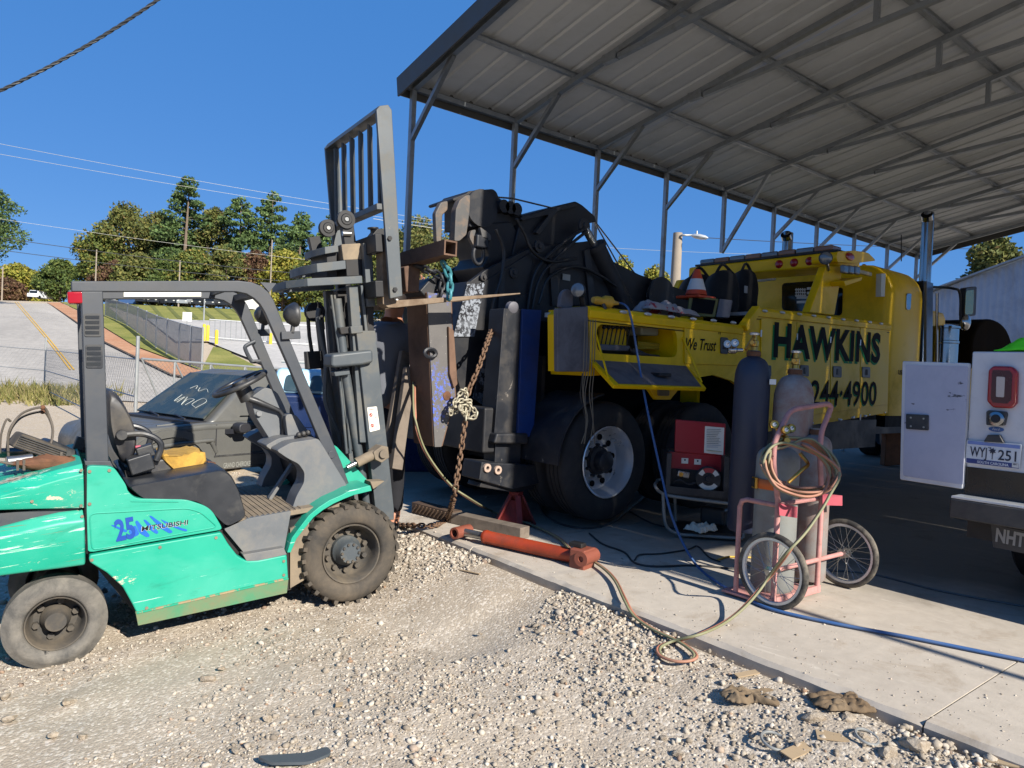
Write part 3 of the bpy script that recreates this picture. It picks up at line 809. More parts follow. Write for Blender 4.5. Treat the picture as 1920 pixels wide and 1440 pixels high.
TREES = [  # px centre, px top, px base, px width, kind, depth, label
    (190, 436, 560, 80, 'green', 138, 'mid green broadleaf at the left end of the wood beyond the lots'),
    (240, 388, 560, 120, 'olive', 142, 'broad olive brown tree left of the tallest pine'),
    (292, 398, 560, 90, 'olive', 146, 'olive tree close against the left side of the tallest pine'),
    (340, 330, 560, 84, 'pine', 140, 'tallest pine with tiered crown rising over the wood'),
    (398, 388, 560, 80, 'olive', 144, 'olive brown tree just right of the tallest pine'),
    (447, 369, 560, 76, 'pine', 141, 'pine with flat spreading crown, left of a matching pair'),
    (501, 356, 560, 66, 'pine', 143, 'slender tall pine right of the flat crowned pine'),
    (556, 400, 560, 78, 'pine', 139, 'shorter full pine beside the forklift mast'),
    (606, 398, 560, 60, 'pine', 146, 'pine mostly hidden behind the forklift mast'),
    (478, 470, 560, 62, 'red', 132, 'maroon leaved small tree in front of the slender pine'),
    (530, 470, 560, 74, 'yellow', 131, 'yellow green bushy tree left of the mast guard rails'),
    (215, 490, 560, 56, 'red', 130, 'rust tinged small tree at the left of the wood front'),
    (262, 478, 560, 76, 'olive', 128, 'low olive tree in front of the broad brown tree'),
    (318, 484, 560, 70, 'dark', 129, 'low dark green tree under the tallest pine'),
    (365, 470, 560, 70, 'green', 129, 'low green tree right of the tallest pine trunk'),
    (420, 468, 560, 66, 'olive', 130, 'low olive tree under the flat crowned pine'),
    (590, 480, 560, 70, 'green', 129, 'low green tree directly behind the mast top'),
    (640, 470, 560, 60, 'dark', 134, 'dark tree showing between mast and backrest'),
    (690, 455, 560, 80, 'dark', 136, 'dark tree behind the fork carriage'),
    (112, 489, 563, 58, 'dark', 126, 'compact dark tree standing alone at the road crest'),
    (30, 498, 566, 70, 'yellow', 136, 'yellow green roadside tree at the far left of the crest'),
    (70, 512, 566, 54, 'yellow', 148, 'low yellow tree behind the silver car on the crest'),
    (14, 522, 566, 46, 'red', 131, 'reddish shrub tree left of the road crest'),
    (-52, 300, 566, 150, 'pine', 95, 'tall pine cut by the left edge of the view'),
    (785, 414, 570, 130, 'olive', 90, 'olive brown tree behind the first carport post'),
    (860, 440, 580, 110, 'green', 96, 'green tree behind the hanging hooks'),
    (730, 430, 570, 90, 'green', 100, 'green tree right behind the backrest plate'),
    (1160, 474, 620, 60, 'yellow', 88, 'pale rounded treetop above the black boom'),
    (1218, 492, 620, 62, 'yellow', 90, 'pale treetop between the carport post and the lamp pole'),
    (1300, 502, 620, 48, 'yellow', 94, 'pale treetop right of the lamp pole'),
]
for k, (px, top, bs, wd, kd, dep, lab) in enumerate(TREES):
    pb = atD(px, bs, dep); ground_z = gz1(pb.x, pb.y); pb.z = ground_z
    pt = atD(px, top, dep); H = pt.z-ground_z; Wd = wd/FOC*dep
    tree(pb, H, Wd*(1.3 if kd != 'pine' else 1.2), kd, lab, 100+k, leaf=.30*dep/135, name='pine_tree' if kd == 'pine' else 'broadleaf_tree')
pb = atD(1845, 700, 34); pt = atD(1850, 432, 34); pb.z = -.3
tree((pb.x, pb.y, -.3), pt.z+.3, 3.0, 'olive', 'sparse tree with reddish and green leaves behind the blue metal building', 77, leaf=.13, trunk_show=.3, group=None, dens=1.2)
pb2 = atD(1822, 700, 33.5)
tree((pb2.x, pb2.y, -.3), 6.0, 2.2, 'dark', 'small green tree left of the reddish tree behind the metal building', 78, leaf=.13, trunk_show=.3, group=None)

# ================================================================== POLES, WIRES, STREET LAMP
WOODP = mat('weathered_pole', '#8b8072', .9, 0, .2, 3, bump=.4, bscale=20)
def upole(px, ptop, pbase, dep, label, r=.14):
    a = atD(px, pbase, dep); b = atD(px, ptop, dep); b.x, b.y = a.x, a.y
    a.z = min(a.z, gz1(a.x, a.y))-.3
    root = empty('utility_pole', a, label=label, cat='pole', group='wooden utility poles')
    MB().cyl((0, 0, 0), b-a, r, r*.7, n=8).build('shaft', WOODP, root)
    return root, b
for px, pt, pb_, dp, lab in ((335, 488, 560, 122, 'utility pole with pale shaft in front of the tallest pine'), (178, 468, 560, 124, 'thin dark utility pole at the left of the wood'), (506, 450, 560, 124, 'utility pole in front of the slender pine'), (3, 500, 575, 124, 'pale pole at the left edge beside the road')):
    upole(px, pt, pb_, dp, lab)
WIREB = mat('cable_black', '#26282a', .6, 0, .1, 8)
WIREG = mat('cable_grey', '#9a9a92', .5, .3, .1, 8)
def wire(px, label, r, m_=None, sag=.0, name='overhead_wire'):
    pts = [atD(x, y, d) for x, y, d in px]
    if len(pts) == 2:
        a, b = pts; pts = [a.lerp(b, t/14)-Vector((0, 0, sag*4*(t/14)*(1-t/14))) for t in range(15)]
    o = MB().tube(pts, r, 5).build(name, m_ or WIREB); return tag(o, label, 'wire')
wire(((-200, 415, 60), (600, 516, 75)), 'upper of the two dark wires sagging across the left trees', .030, sag=.4)
wire(((-200, 440, 60), (600, 532, 75)), 'lower of the two dark wires sagging across the left trees', .028, sag=.4)
wire(((-200, 230, 60), (1000, 440, 85)), 'upper pale power line across the sky behind the mast', .016, WIREG, .5)
wire(((-200, 252, 60), (1000, 446, 85)), 'lower pale power line across the sky behind the mast', .016, WIREG, .5)
wire(((-100, 395, 60), (700, 500, 80)), 'thin pale wire crossing the tops of the trees', .014, WIREG, .3)
wire(((700, 410, 60), (1000, 452, 66)), 'bright wire crossing behind the first carport post', .022, WIREG, .1)
wire(((1100, 462, 45), (1500, 478, 60)), 'thin wire over the pale treetops', .011, WIREG, .1)
wire(((1328, 446, 22), (1990, 466, 40)), 'dark wire running right from the street lamp', .012, None, .15)
# thick twisted cable at top left
a, b = atD(-60, 196, 6.0), atD(330, -25, 6.6)
m = MB(); x, y, z, L = frame_of(a, b)
for ph in (0, 2*PI/3, 4*PI/3):
    pts = []
    for k in range(121):
        t = k/120; c = a.lerp(b, t)-Vector((0, 0, .22*4*t*(1-t)*.35)); an = ph+t*58
        pts.append(c+x*(.0085*math.cos(an))+y*(.0085*math.sin(an)))
    m.tube(pts, .0078, 6)
tag(m.build('twisted_cable', WIREB), 'thick twisted black cable crossing the sky at top left', 'cable')
# street lamp
la = atD(1264, 560, 20); lb = atD(1271, 437, 20)
sl_ = empty('street_lamp', (la.x, la.y, -.4), label='wooden pole with a cobra head street lamp beyond the black boom', cat='street lamp')
o = Vector((la.x, la.y, -.4))
MB().cyl((0, 0, 0), lb-o, .19, .13, n=12).build('pole', WOODP, sl_)
arm = [lb-o+Vector((0, 0, -.12))]+[atD(px, py, 19.8)-o for px, py in ((1280, 441), (1290, 441), (1300, 441))]
MB().tube(arm, .03, 7, smooth=3).build('arm', GPOST, sl_)
h0 = atD(1297, 442, 19.7)-o; h1 = atD(1328, 446, 19.5)-o; dd = h1-h0
MB().loft([[h0+dd*t+Vector((dd.y, -dd.x, 0)).normalized()*(r*math.cos(a))+Vector((0, 0, r*.8*math.sin(a))) for a in [2*PI*i/10 for i in range(10)]] for t, r in ((0, .03), (.15, .075), (.5, .095), (.85, .07), (1, .015))]).build('lamp_head', mat('lamp_grey', '#b9bcbc', .4, .3, .1, 4), sl_)
MB().cyl(h0+dd*.3+Vector((0, 0, .05)), h0+dd*.3+Vector((0, 0, .15)), .03, .02, n=8).build('photocell', GPOST, sl_)

# ================================================================== BLUE METAL BUILDING
XB_ = 27.0
bl = empty('metal_building', atX(1755, 700, XB_), label='blue grey corrugated metal building with sloping roof at the right', cat='building')
bo = Vector(bl.location)
wp = [atX(px, py, XB_) for px, py in ((1748, 548), (1985, 462))]
y0, y1 = wp[0].y, wp[1].y; z0, z1 = wp[0].z, wp[1].z
CORR = mat('corrugated_blue_grey', '#8b97a8', .5, .3, .12, 1.2, dirt='#6d7480', damt=.3, dscale=.8)
npan = 9; pit = .15
for k in range(npan):
    ya, yb = y0+(y1-y0)*k/npan, y0+(y1-y0)*(k+1)/npan
    n = int(abs(yb-ya)/pit)*4; m = MB(); vs = []; fs = []
    for i in range(n+1):
        t = i/n; yy = ya+(yb-ya)*t; zt = z0+(z1-z0)*(k+t)/npan
        dx = (.0, .02, .02, 0.)[i % 4]
        vs += [(XB_-dx, yy, -.4), (XB_-dx, yy, zt)]
    for i in range(n): fs.append((2*i, 2*i+2, 2*i+3, 2*i+1))
    fpart(m.add(vs, fs).build('wall_panel', CORR, None, smooth=0), bl)
up2 = Vector((0, (y1-y0), (z1-z0)))
m = MB(); th = Vector((0, 0, .06))
A = Vector((XB_-.25, y0-(y1-y0)*.03, z0-(z1-z0)*.03+.02)); Bp = Vector((XB_-.25, y1, z1+.02)); q = Vector((14, 0, 0))
m.add([A, Bp, Bp+q, A+q, A+th, Bp+th, Bp+q+th, A+q+th], [(0, 1, 2, 3), (7, 6, 5, 4), (0, 4, 5, 1), (3, 2, 6, 7), (1, 5, 6, 2), (0, 3, 7, 4)])
fpart(m.build('roof', GALV, None, smooth=0), bl)
m = MB(); m.box2((XB_+.05, y0+.1, -.4), (XB_+14, y1, min(z0, z1)-.05)); fpart(m.build('side_wall', CORR, None, smooth=0), bl)

# ================================================================== WEEDS BY THE FENCE
rg = np.random.default_rng(9); P = []; 
fb_a, fb_b = gpoint(-60, 742), gpoint(150, 752)
n = 3200; t = rg.uniform(0, 1.15, n); off = rg.normal(0, 1.0, n)
bx = fb_a.x+(fb_b.x-fb_a.x)*t + off*.6; by = fb_a.y+(fb_b.y-fb_a.y)*t+off*.5
hgt = rg.uniform(.15, .55, n)*(.5+.9*fnoise(bx, by, .8, 3)); an = rg.uniform(0, 2*PI, n); wv = .035
ux, uy = np.cos(an)*wv, np.sin(an)*wv; lx, ly = rg.normal(0, .16, n), rg.normal(0, .16, n); bz = gz(bx, by)-.02
V = np.stack([np.stack([bx-ux, by-uy, bz], -1), np.stack([bx+ux, by+uy, bz], -1), np.stack([bx+lx, by+ly, bz+hgt], -1)], 1).reshape(-1, 3)
mesh_np('weeds', V, np.arange(n*3).reshape(-1, 3), leaf_mat('weed_blades', [(0, '#5d6232'), (.6, '#86804a'), (1, '#a3936a')]), kind='stuff')
# ================================================================== FORKLIFT
_fd = ray(3010, 525).normalized(); _fl = Vector((0, 0, 1)).cross(_fd).normalized(); _fu = _fd.cross(_fl)
_fo = atD(662, 1040, 4.6)
FM = Matrix((_fd, _fl, _fu)).transposed().to_4x4(); FM.translation = _fo
FMI = FM.inverted()
def FL(px, py, y=0.0):
    p = hit(px, py, _fl, _fl.dot(_fo)+y); q = FMI @ p; return (q.x, q.z)
def FP(pts, y=0.0): return [FL(px, py, y) for px, py in pts]
def F3(px, py, y): a = FL(px, py, y); return Vector((a[0], y, a[1]))
flt = empty('forklift', mtx=FM, label='scuffed green forklift with grey overhead guard and raised fork backrest on gravel', cat='forklift')
def worn_green(name, amt):
    b = NB(name); co = b.coord()
    n1 = b.noise(3, 6, .65, co); fade = b.noise(1.1, 5, .6, b.coord((1, 1, 2.2)), .5)
    c = b.mix(n1, lin('#138a70'), lin('#1b9a80')); c = b.mix(b.ramp(fade, [(.45, 0.), (.7, .55)]), c, lin('#52a591'))
    c = b.mix(b.ramp(b.noise(5, 6, .7, b.coord((.5, 1, 1.4)), .6), [(.58, 0.), (.74, .6)]), c, lin('#0d6f58'))
    def lay(f, c, col): return b.mix(f, c, lin(col))
    scr = b.noise(4.2, 7, .7, b.coord((.55, 1, 13), rot=(0, R(9), 0)), .25)
    c = lay(b.ramp(scr, [(.655-amt*.05, 0.), (.675-amt*.05, .8)]), c, '#bcd3c4')
    scr2 = b.noise(7, 8, .72, b.coord((.4, 1, 22), rot=(0, R(-4), 0)), .2)
    c = lay(b.ramp(scr2, [(.68-amt*.04, 0.), (.70-amt*.04, .9)]), c, '#6f5a40')
    blot = b.noise(2.6, 9, .74, b.coord((.8, 1, 1.6)), .2)
    f = b.ramp(blot, [(.665-amt*.05, 0.), (.68-amt*.05, 1.)]); c = lay(f, c, '#b9b19c')
    f2 = b.ramp(blot, [(.70-amt*.05, 0.), (.72-amt*.05, 1.)]); c = lay(f2, c, '#5f3f28')
    b.bump(b.noise(2.2, 3, .5, co), .12, .05)
    b.set(Base_Color=c, Roughness=b.ramp(n1, [(.3, .38), (.7, .55)]), Specular_IOR_Level=.45); return b.m
GRN = worn_green('forklift_green', .35)
GRNW = worn_green('counterweight_green', 1.4)
CHAR = mat('charcoal_paint', '#34383e', .5, .0, .15, 6, dirt='#504d49', damt=.25, dscale=4)
MAST = mat('mast_grey_paint', '#454b4f', .5, .05, .12, 5, dirt='#6b6558', damt=.3, dscale=5, chips='#7e7468', camt=.06, cscale=12)
BLKP = mat('black_plastic', '#24262a', .38, 0, .2, 5, dirt='#5a564e', damt=.3, dscale=3, spec=.5)
GRYP = mat('grey_plastic', '#5a5d60', .55, 0, .12, 7, dirt='#77726a', damt=.35, dscale=4)
DUST = mat('dusty_steel', '#6b6154', .85, .1, .2, 7, dirt='#8a7b66', damt=.5, dscale=4)
BLKM = mat('dark_oily_steel', '#1d1d1f', .5, .3, .2, 8, dirt='#3a342d', damt=.3)
RUBB = mat('rubber_dusty', '#35322e', .9, 0, .15, 9, dirt='#5d5346', damt=.45, dscale=3, bump=.3, bscale=70)
RUBG = mat('rubber_grey_worn', '#42413f', .94, 0, .28, 14, dirt='#6f6a62', damt=.55, dscale=6, bump=1., bscale=26, chips='#2a2928', camt=.2, cscale=6)
RIMM = mat('rim_dusty', '#423f3b', .85, .1, .15, 9, dirt='#6b6050', damt=.4, dscale=5)
STEELB = mat('bright_steel', '#9a9a98', .3, .9, .1, 9)
RUST = mat('rust_brown', '#6a4630', .85, .1, .3, 9, dirt='#3f2d22', damt=.4, dscale=6)
VINYL = mat('seat_vinyl', '#26262a', .48, 0, .18, 6, dirt='#5c564c', damt=.35, dscale=4)
FOAM = mat('torn_yellow_foam', '#b08a3c', .95, 0, .2, 9, dirt='#6f5426', damt=.4, dscale=6, bump=.8, bscale=30)
REDL = mat('red_lens', '#8f0d18', .15, 0, .1, 5, spec=.6)
def fsw(m, prof, y0, y1): return m.prism(prof, lambda a, b, d: (a, d, b), y0, y1)
def fpan(name, px, y0, y1, material, yref=None, r=.02, bevel=.008, parent=None, seg=3):
    pr = rpoly(FP(px, y0 if yref is None else yref), r, seg)
    return fsw(MB(), pr, y0, y1).build(name, material, parent or flt, bevel=bevel)
W_ = 1.15
# counterweight in two sculpted bands with a recess between
cw_top = FP([(0, 912), (155, 871), (159, 954), (0, 957)], .02)
xl = cw_top[0][0]
def band(zs_near, zs_far, y0, y1, inset):
    pass
def cw_band(px_t, px_b, name, material, y0, y1, tail=.42):
    t = FP(px_t, .02); b = FP(px_b, .02)      # ordered from front (right) to back (left)
    t.append((t[-1][0]-tail, t[-1][1]-.05)); b.append((b[-1][0]-tail, b[-1][1]-.0))
    m = MB(); rings = []
    # plan outline with rounded rear corners
    for (tx, tz), (bx, bz), ins in zip(t, b, [0]*(len(t)-1)+[.20]):
        ya, yb = y0+ins, y1-ins
        rings.append([Vector((bx, ya+.01, bz)), Vector((bx, ya, bz+.02)), Vector((tx, ya, tz-.05)), Vector((tx, ya+.05, tz)), Vector((tx, yb-.05, tz)), Vector((tx, yb, tz-.05)), Vector((bx, yb, bz+.02)), Vector((bx, yb-.01, bz))])
    m.loft(rings); return m.build(name, material, flt, bevel=.012, smooth=40)
cwt = cw_band([(155, 871), (110, 882), (60, 896), (0, 912)], [(159, 953), (110, 954), (60, 955), (0, 957)], 'counterweight', GRNW, .015, W_-.015)
cwb = cw_band([(158, 957), (110, 963), (60, 974), (0, 990)], [(160, 1059), (110, 1066), (60, 1072), (0, 1080)], 'counterweight_base', GRNW, .0, W_)
m = MB(); q = FP([(150, 950), (0, 952), (0, 998), (150, 962)], .06); q = [q[0], (q[1][0]-.4, q[1][1]), (q[2][0]-.4, q[2][1]), q[3]]
fsw(m, q, .06, W_-.06).build('recess_band', CHAR, flt)
# tray on top of the counterweight edge, rear grille shadow box
# side body
fpan('side_panel', [(161, 873), (213, 875), (237, 910), (239, 921), (254, 935), (350, 937), (384, 948), (398, 958), (417, 990), (413, 994), (163, 1037), (160, 957)], .0, .05, GRN, r=.03, bevel=.012)
fpan('side_panel', [(161, 873), (213, 875), (237, 910), (239, 921), (254, 935), (350, 937), (384, 948), (398, 958), (417, 990), (413, 994), (163, 1037), (160, 957)], W_-.05, W_, GRN, yref=0, r=.03, bevel=.012)
# raised decal border on the panel
bd = rpoly(FP([(168, 963), (350, 953), (376, 960), (408, 988), (180, 1030), (172, 1028)], 0), .03, 4)
MB().tube([(a, -.001, b) for a, b in bd], .004, 5, closed=True).build('panel_bead', GRN, flt)
skirt = [(167, 1041), (415, 998), (428, 1020), (446, 1043), (463, 1052), (484, 1051), (538, 1040), (541, 1086), (256, 1150), (249, 1135), (230, 1101), (200, 1074), (167, 1054)]
fpan('side_skirt', skirt, -.012, .06, GRN, r=.012, bevel=.010)
fpan('side_skirt', skirt, W_-.06, W_+.012, GRN, yref=-.012, r=.012, bevel=.010)
lo_t = FP([(254, 1149), (541, 1084)], -.02); lo_b = FP([(260, 1176), (541, 1114)], -.02)
for ys_, s_ in ((-.014, 1), (W_+.014, -1)):
    m = MB(); rings = []
    for (tx, tz_), (bx, bz) in zip(lo_t, lo_b): rings.append([Vector((tx, ys_-s_*.008, tz_)), Vector((tx, ys_+s_*.01, tz_+.004)), Vector((bx, ys_+s_*.045, bz)), Vector((bx, ys_+s_*.028, bz-.004))])
    m.loft(rings).build('skirt_lower', mat('skirt_lower_green', '#3f8f6a', .6, 0, .15, 4, dirt='#7d7a5c', damt=.55, dscale=3), flt, bevel=.003)
lowl = FP([(256, 1148), (540, 1083), (541, 1086), (257, 1151)], -.022)
fsw(MB(), lowl, -.024, -.012).build('skirt_fold', mat('scraped_edge', '#8f7d5f', .8, 0, .25, 12, chips='#138a6c', camt=.8, cscale=14), flt)
# inner frame
fsw(MB(), FP([(170, 925), (400, 945), (425, 992), (470, 984), (552, 973), (590, 955), (625, 930), (600, 960), (560, 1000), (545, 1105), (262, 1160), (170, 1050)], .1), .09, W_-.09).build('frame', BLKM, flt)
fsw(MB(), FP([(545, 992), (580, 975), (585, 1080), (545, 1104)], .06), .07, .10).build('frame_plate', DUST, flt)
# bonnet under the seat
hood = [(237, 911), (300, 900), (418, 879), (436, 892), (450, 920), (464, 970), (428, 989), (408, 970), (388, 950), (366, 938), (267, 936), (247, 920)]
m = MB(); pr = rpoly(FP(hood, .02), .03, 3)
rings = []
for y, k in ((.012, .955), (.03, .985), (.06, 1), (W_-.06, 1), (W_-.03, .985), (W_-.012, .955)):
    cx = sum(a for a, b in pr)/len(pr); cz = sum(b for a, b in pr)/len(pr)-.03
    rings.append([Vector((cx+(a-cx)*k, y, cz+(b-cz)*k)) for a, b in pr])
m.loft(rings); m.build('bonnet', BLKP, flt, smooth=50)
# floor, riser, step
fl_z = FL(505, 965, .06)[1]
fx0, fx1 = FL(462, 972, .06)[0], FL(552, 955, .06)[0]
MB().box2((fx0-.05, .06, fl_z-.03), (fx1+.30, W_-.06, fl_z)).build('floor_plate', DUST, flt, bevel=.004)
m = MB()
for k in range(12):
    m.box2((fx0-.02+k*.032, .07, fl_z), (fx0-.008+k*.032, W_-.08, fl_z+.004))
m.build('floor_tread', DUST, flt)
fpan('step_riser', [(420, 992), (466, 972), (546, 958), (533, 1032), (465, 1046)], .05, .09, GRYP, r=.01)
st = FP([(455, 1040), (532, 1027), (538, 1040), (484, 1052), (462, 1052)], -.005)
fsw(MB(), st, -.008, .10).build('step', GRYP, flt, bevel=.004)
m = MB(); a0 = FL(462, 1044, .03); a1 = FL(530, 1031, .03)
for k in range(9):
    t = k/9; m.box2((a0[0]+(a1[0]-a0[0])*t, .0, a0[1]+(a1[1]-a0[1])*t), (a0[0]+(a1[0]-a0[0])*t+.012, .08, a0[1]+(a1[1]-a0[1])*t+.012))
m.build('step_tread', DUST, flt)
# front cowl
cowl = [(518, 845), (545, 830), (597, 822), (652, 912), (640, 920), (612, 936), (580, 962), (557, 1000), (540, 1032), (522, 1018), (545, 962), (556, 930), (570, 905), (571, 886), (560, 870), (540, 860)]
fpan('front_cowl', cowl, .15, .32, GRYP, r=.02, bevel=.015)
fpan('front_cowl', cowl, W_-.20, W_-.04, GRYP, yref=.15, r=.02, bevel=.015)
cz = FP([(518, 845), (545, 830), (597, 822), (606, 840), (575, 862), (540, 860)], .04)
fsw(MB(), rpoly(cz, .02, 3), .31, .56).build('dash_top', GRYP, flt, bevel=.012)
dk = FP([(590, 850), (615, 845), (640, 900), (640, 930), (612, 940), (600, 900)], .04)
fsw(MB(), dk, .19, W_-.19).build('dash_front', BLKM, flt)
# pedals and legs under the dash
for px0, py0, px1, py1, y in ((548, 870, 505, 935, .5), (585, 890, 545, 940, .75)):
    MB().bar(F3(px0, py0, y), F3(px1, py1, y), .05, .02).build('pedal', GRYP, flt)
# fender arch and green tower
arch_o = FP([(538, 1036), (547, 1008), (562, 988), (579, 966), (597, 951), (617, 938), (640, 928), (656, 919), (694, 910)], -.0)
arch_i = FP([(545, 1036), (556, 1010), (571, 991), (588, 970), (606, 956), (626, 944), (646, 935), (664, 928), (697, 920)], -.0)
for ya, yb in ((-.004, .24), (W_-.24, W_+.004)):
    m = MB(); rings = []
    for o_, i_ in zip(arch_o, arch_i): rings.append([Vector((o_[0], ya, o_[1])), Vector((o_[0], yb, o_[1])), Vector((i_[0], yb, i_[1])), Vector((i_[0], ya, i_[1]))])
    m.loft(rings).build('fender', GRN, flt, bevel=.004)
fpan('tower_panel', [(622, 832), (632, 838), (696, 908), (697, 914), (650, 922)], .262, .31, GRN, r=.008, bevel=.004)
fpan('tower_panel', [(622, 832), (632, 838), (696, 908), (697, 914), (650, 922)], W_-.10, W_-.05, GRN, yref=.262, r=.008, bevel=.004)
# ------------------------------------------------------------------ wheels
def industrial_wheel(c, sgn, Rw, Wt, lugs, tyre_m, name='wheel'):
    """c: centre of the outer face, sgn +1: axle runs to +y from the outer face"""
    root = empty(name, parent=flt); root.location = c
    m = MB(); k = Rw
    prof = [(.035, .58*k), (.012, .60*k), (.0, .64*k), (-.004, .78*k), (.004, .84*k), (.018, .90*k), (.03, .935*k if lugs else .98*k), (Wt-.03, .935*k if lugs else .98*k), (Wt-.018, .90*k), (Wt, .8*k), (Wt, .62*k), (Wt-.05, .55*k)]
    m.lathe((0, 0, 0), (0, sgn, 0), prof, 48, close=True)
    m.build('tyre', tyre_m, root, smooth=50)
    if lugs:
        m = MB()
        for i in range(lugs):
            for side in (0, 1):
                a = 2*PI*(i+.5*side)/lugs; ca, sa = math.cos(a), math.sin(a)
                tg = Vector((-sa, 0, ca)); rd = Vector((ca, 0, sa)); ax = Vector((0, sgn, 0))
                w2 = PI*Rw/lugs*.70
                y0, y1 = (.004, Wt*.50) if side == 0 else (Wt*.50, Wt-.004)
                sk = .02 if side == 0 else -.02
                vs = []
                for (yy, r0, r1, s_) in ((y0, .90*k, .975*k, -sk), (y0+(.05 if side == 0 else 0), .95*k, k, -sk*.2), (y1-(0 if side == 0 else .05), .95*k, k, sk*.2), (y1, .90*k if side else .95*k, .975*k if side else k, sk)):
                    for rr in (r0, r1):
                        for t in (-w2/2, w2/2): vs.append(rd*rr + tg*(t*(1.0 if rr == r0 else .82)+s_) + ax*yy)
                fs = []
                for q in range(3):
                    b = q*4; fs += [(b, b+1, b+5, b+4), (b+2, b+6, b+7, b+3), (b, b+4, b+6, b+2), (b+1, b+3, b+7, b+5)]
                fs += [(0, 2, 3, 1), (12, 13, 15, 14)]
                m.add(vs, fs)
        m.build('tread_lugs', tyre_m, root, smooth=20)
    m = MB()
    m.lathe((0, 0, 0), (0, sgn, 0), [(.03, .585*k), (.018, .575*k), (.02, .55*k), (.035, .53*k), (.06, .51*k), (.10, .50*k), (.13, .47*k), (.145, .42*k), (.145, .0)], 40, cap0=False)
    m.build('rim', RIMM, root, smooth=40)
    m = MB()
    m.lathe((0, sgn*.145, 0), (0, -sgn, 0), [(0, .30*k), (.03, .29*k), (.05, .24*k), (.085, .22*k), (.10, .20*k), (.10, 0)], 24)
    m.build('hub', MAST if lugs else RIMM, root, smooth=30)
    for i in range(10 if lugs else 6):
        a = 2*PI*i/(10 if lugs else 6)+.2; r_ = .385*k
        p = Vector((math.cos(a)*r_, sgn*.145, math.sin(a)*r_)); MB().cyl(p, p+Vector((0, -sgn*.035, 0)), .018, n=6).build('wheel_nut', RIMM, root, smooth=0)
        p = Vector((math.cos(a+.3)*.17*k, sgn*.045, math.sin(a+.3)*.17*k))
        if lugs: MB().cyl(p, p+Vector((0, -sgn*.012, 0)), .009, n=6).build('hub_bolt', RIMM, root, smooth=0)
    return root
industrial_wheel((0, 0, 0), 1, .336, .21, 26, RUBB, 'front_wheel')
industrial_wheel((0, W_, 0), -1, .336, .21, 26, RUBB, 'front_wheel')
rx, rz_ = FL(105, 1172, .06)
industrial_wheel((rx, .06, rz_), 1, .248, .17, 0, RUBG, 'rear_wheel')
industrial_wheel((rx, W_-.06, rz_), -1, .248, .17, 0, RUBG, 'rear_wheel')
MB().cyl((rx, .2, rz_), (rx, W_-.2, rz_), .07).build('rear_axle', BLKM, flt)
MB().cyl((0, .15, 0), (0, W_-.15, 0), .11).build('front_axle', BLKM, flt)
# ------------------------------------------------------------------ overhead guard
yg0, yg1 = .20, .93
g_out = [(133, 527), (300, 526.5), (447, 526), (472, 529), (490, 536), (503, 547), (513, 562), (560, 677), (640, 866), (657, 914)]
g_in = [(134, 547), (300, 547), (443, 547), (462, 551), (477, 560), (488, 571), (497, 586), (543, 690), (621, 878), (636, 922)]
for ya, yb in ((yg0, yg0+.05), (yg1-.05, yg1)):
    o_ = FP(g_out, yg0); i_ = FP(g_in, yg0); m = MB(); rings = []
    for a, b in zip(o_, i_): rings.append([Vector((a[0], ya, a[1])), Vector((a[0], yb, a[1])), Vector((b[0], yb, b[1])), Vector((b[0], ya, b[1]))])
    m.loft(rings).build('guard_rail', CHAR, flt, bevel=.006)
    pil = FP([(152, 546), (193, 546), (204, 868), (162, 868)], yg0)
    pl = fsw(MB(), pil, ya, yb+.06 if ya == yg0 else yb).build('guard_pillar', CHAR, flt, bevel=.006)
    base = FP([(158, 864), (207, 864), (213, 876), (160, 876)], yg0)
    fsw(MB(), base, ya-.015, yb+.06).build('pillar_foot', CHAR, flt, bevel=.004)
    if ya == yg0:
        for (cx0, cy0, cx1, cy1) in ((157, 588, 189, 631), (160, 646, 192, 690)):
            fr = rpoly(FP([(cx0, cy0), (cx1, cy0), (cx1+1, cy1), (cx0+1.5, cy1)], ya), .01, 3)
            fsw(MB(), fr, ya-.006, ya-.001).build('vent_frame', BLKP, flt)
            for k in range(4):
                yy = cy0+4+k*(cy1-cy0-5)/4
                a = FP([(cx0+3, yy), (cx1-3, yy), (cx1-3, yy+7.5), (cx0+3, yy+7.5)], ya)
                m = MB(); v = [(a[0][0], ya-.018, a[0][1]), (a[1][0], ya-.018, a[1][1]), (a[2][0], ya-.005, a[2][1]), (a[3][0], ya-.005, a[3][1]), (a[0][0], ya-.004, a[0][1]), (a[1][0], ya-.004, a[1][1])]
                m.add(v, [(0, 1, 2, 3), (0, 4, 5, 1), (0, 3, 4), (1, 5, 2)]).build('vent_slat', CHAR, flt, smooth=0)
# roof cross bars
t0, t1 = FL(170, 537, yg0), FL(440, 537, yg0)
for k in (0, 8):
    t = k/8; x = t0[0]+(t1[0]-t0[0])*t; z = t0[1]+(t1[1]-t0[1])*t
    MB().box2((x-.015, yg0+.05, z-.01), (x+.015, yg1-.05, z+.02)).build('roof_bar', CHAR, flt)
fh = FL(492, 540, yg0); MB().box2((fh[0]-.03, yg0+.05, fh[1]-.04), (fh[0]+.05, yg1-.05, fh[1]+.0)).build('roof_bar', CHAR, flt)
tipf = FP([(488, 529), (518, 531), (505, 548)], yg0); fsw(MB(), tipf, yg0+.0, yg0+.02).build('guard_tip', CHAR, flt)
lb_ = FP([(232, 546), (377, 545.5), (377, 556), (232, 556.5)], yg1-.055)
fsw(MB(), lb_, yg1-.058, yg1-.053).build('sticker_strip', mat('faded_white_sticker', '#d7d5c8', .6, 0, .1, 9, chips='#b49a5c', camt=.06, cscale=10), flt)
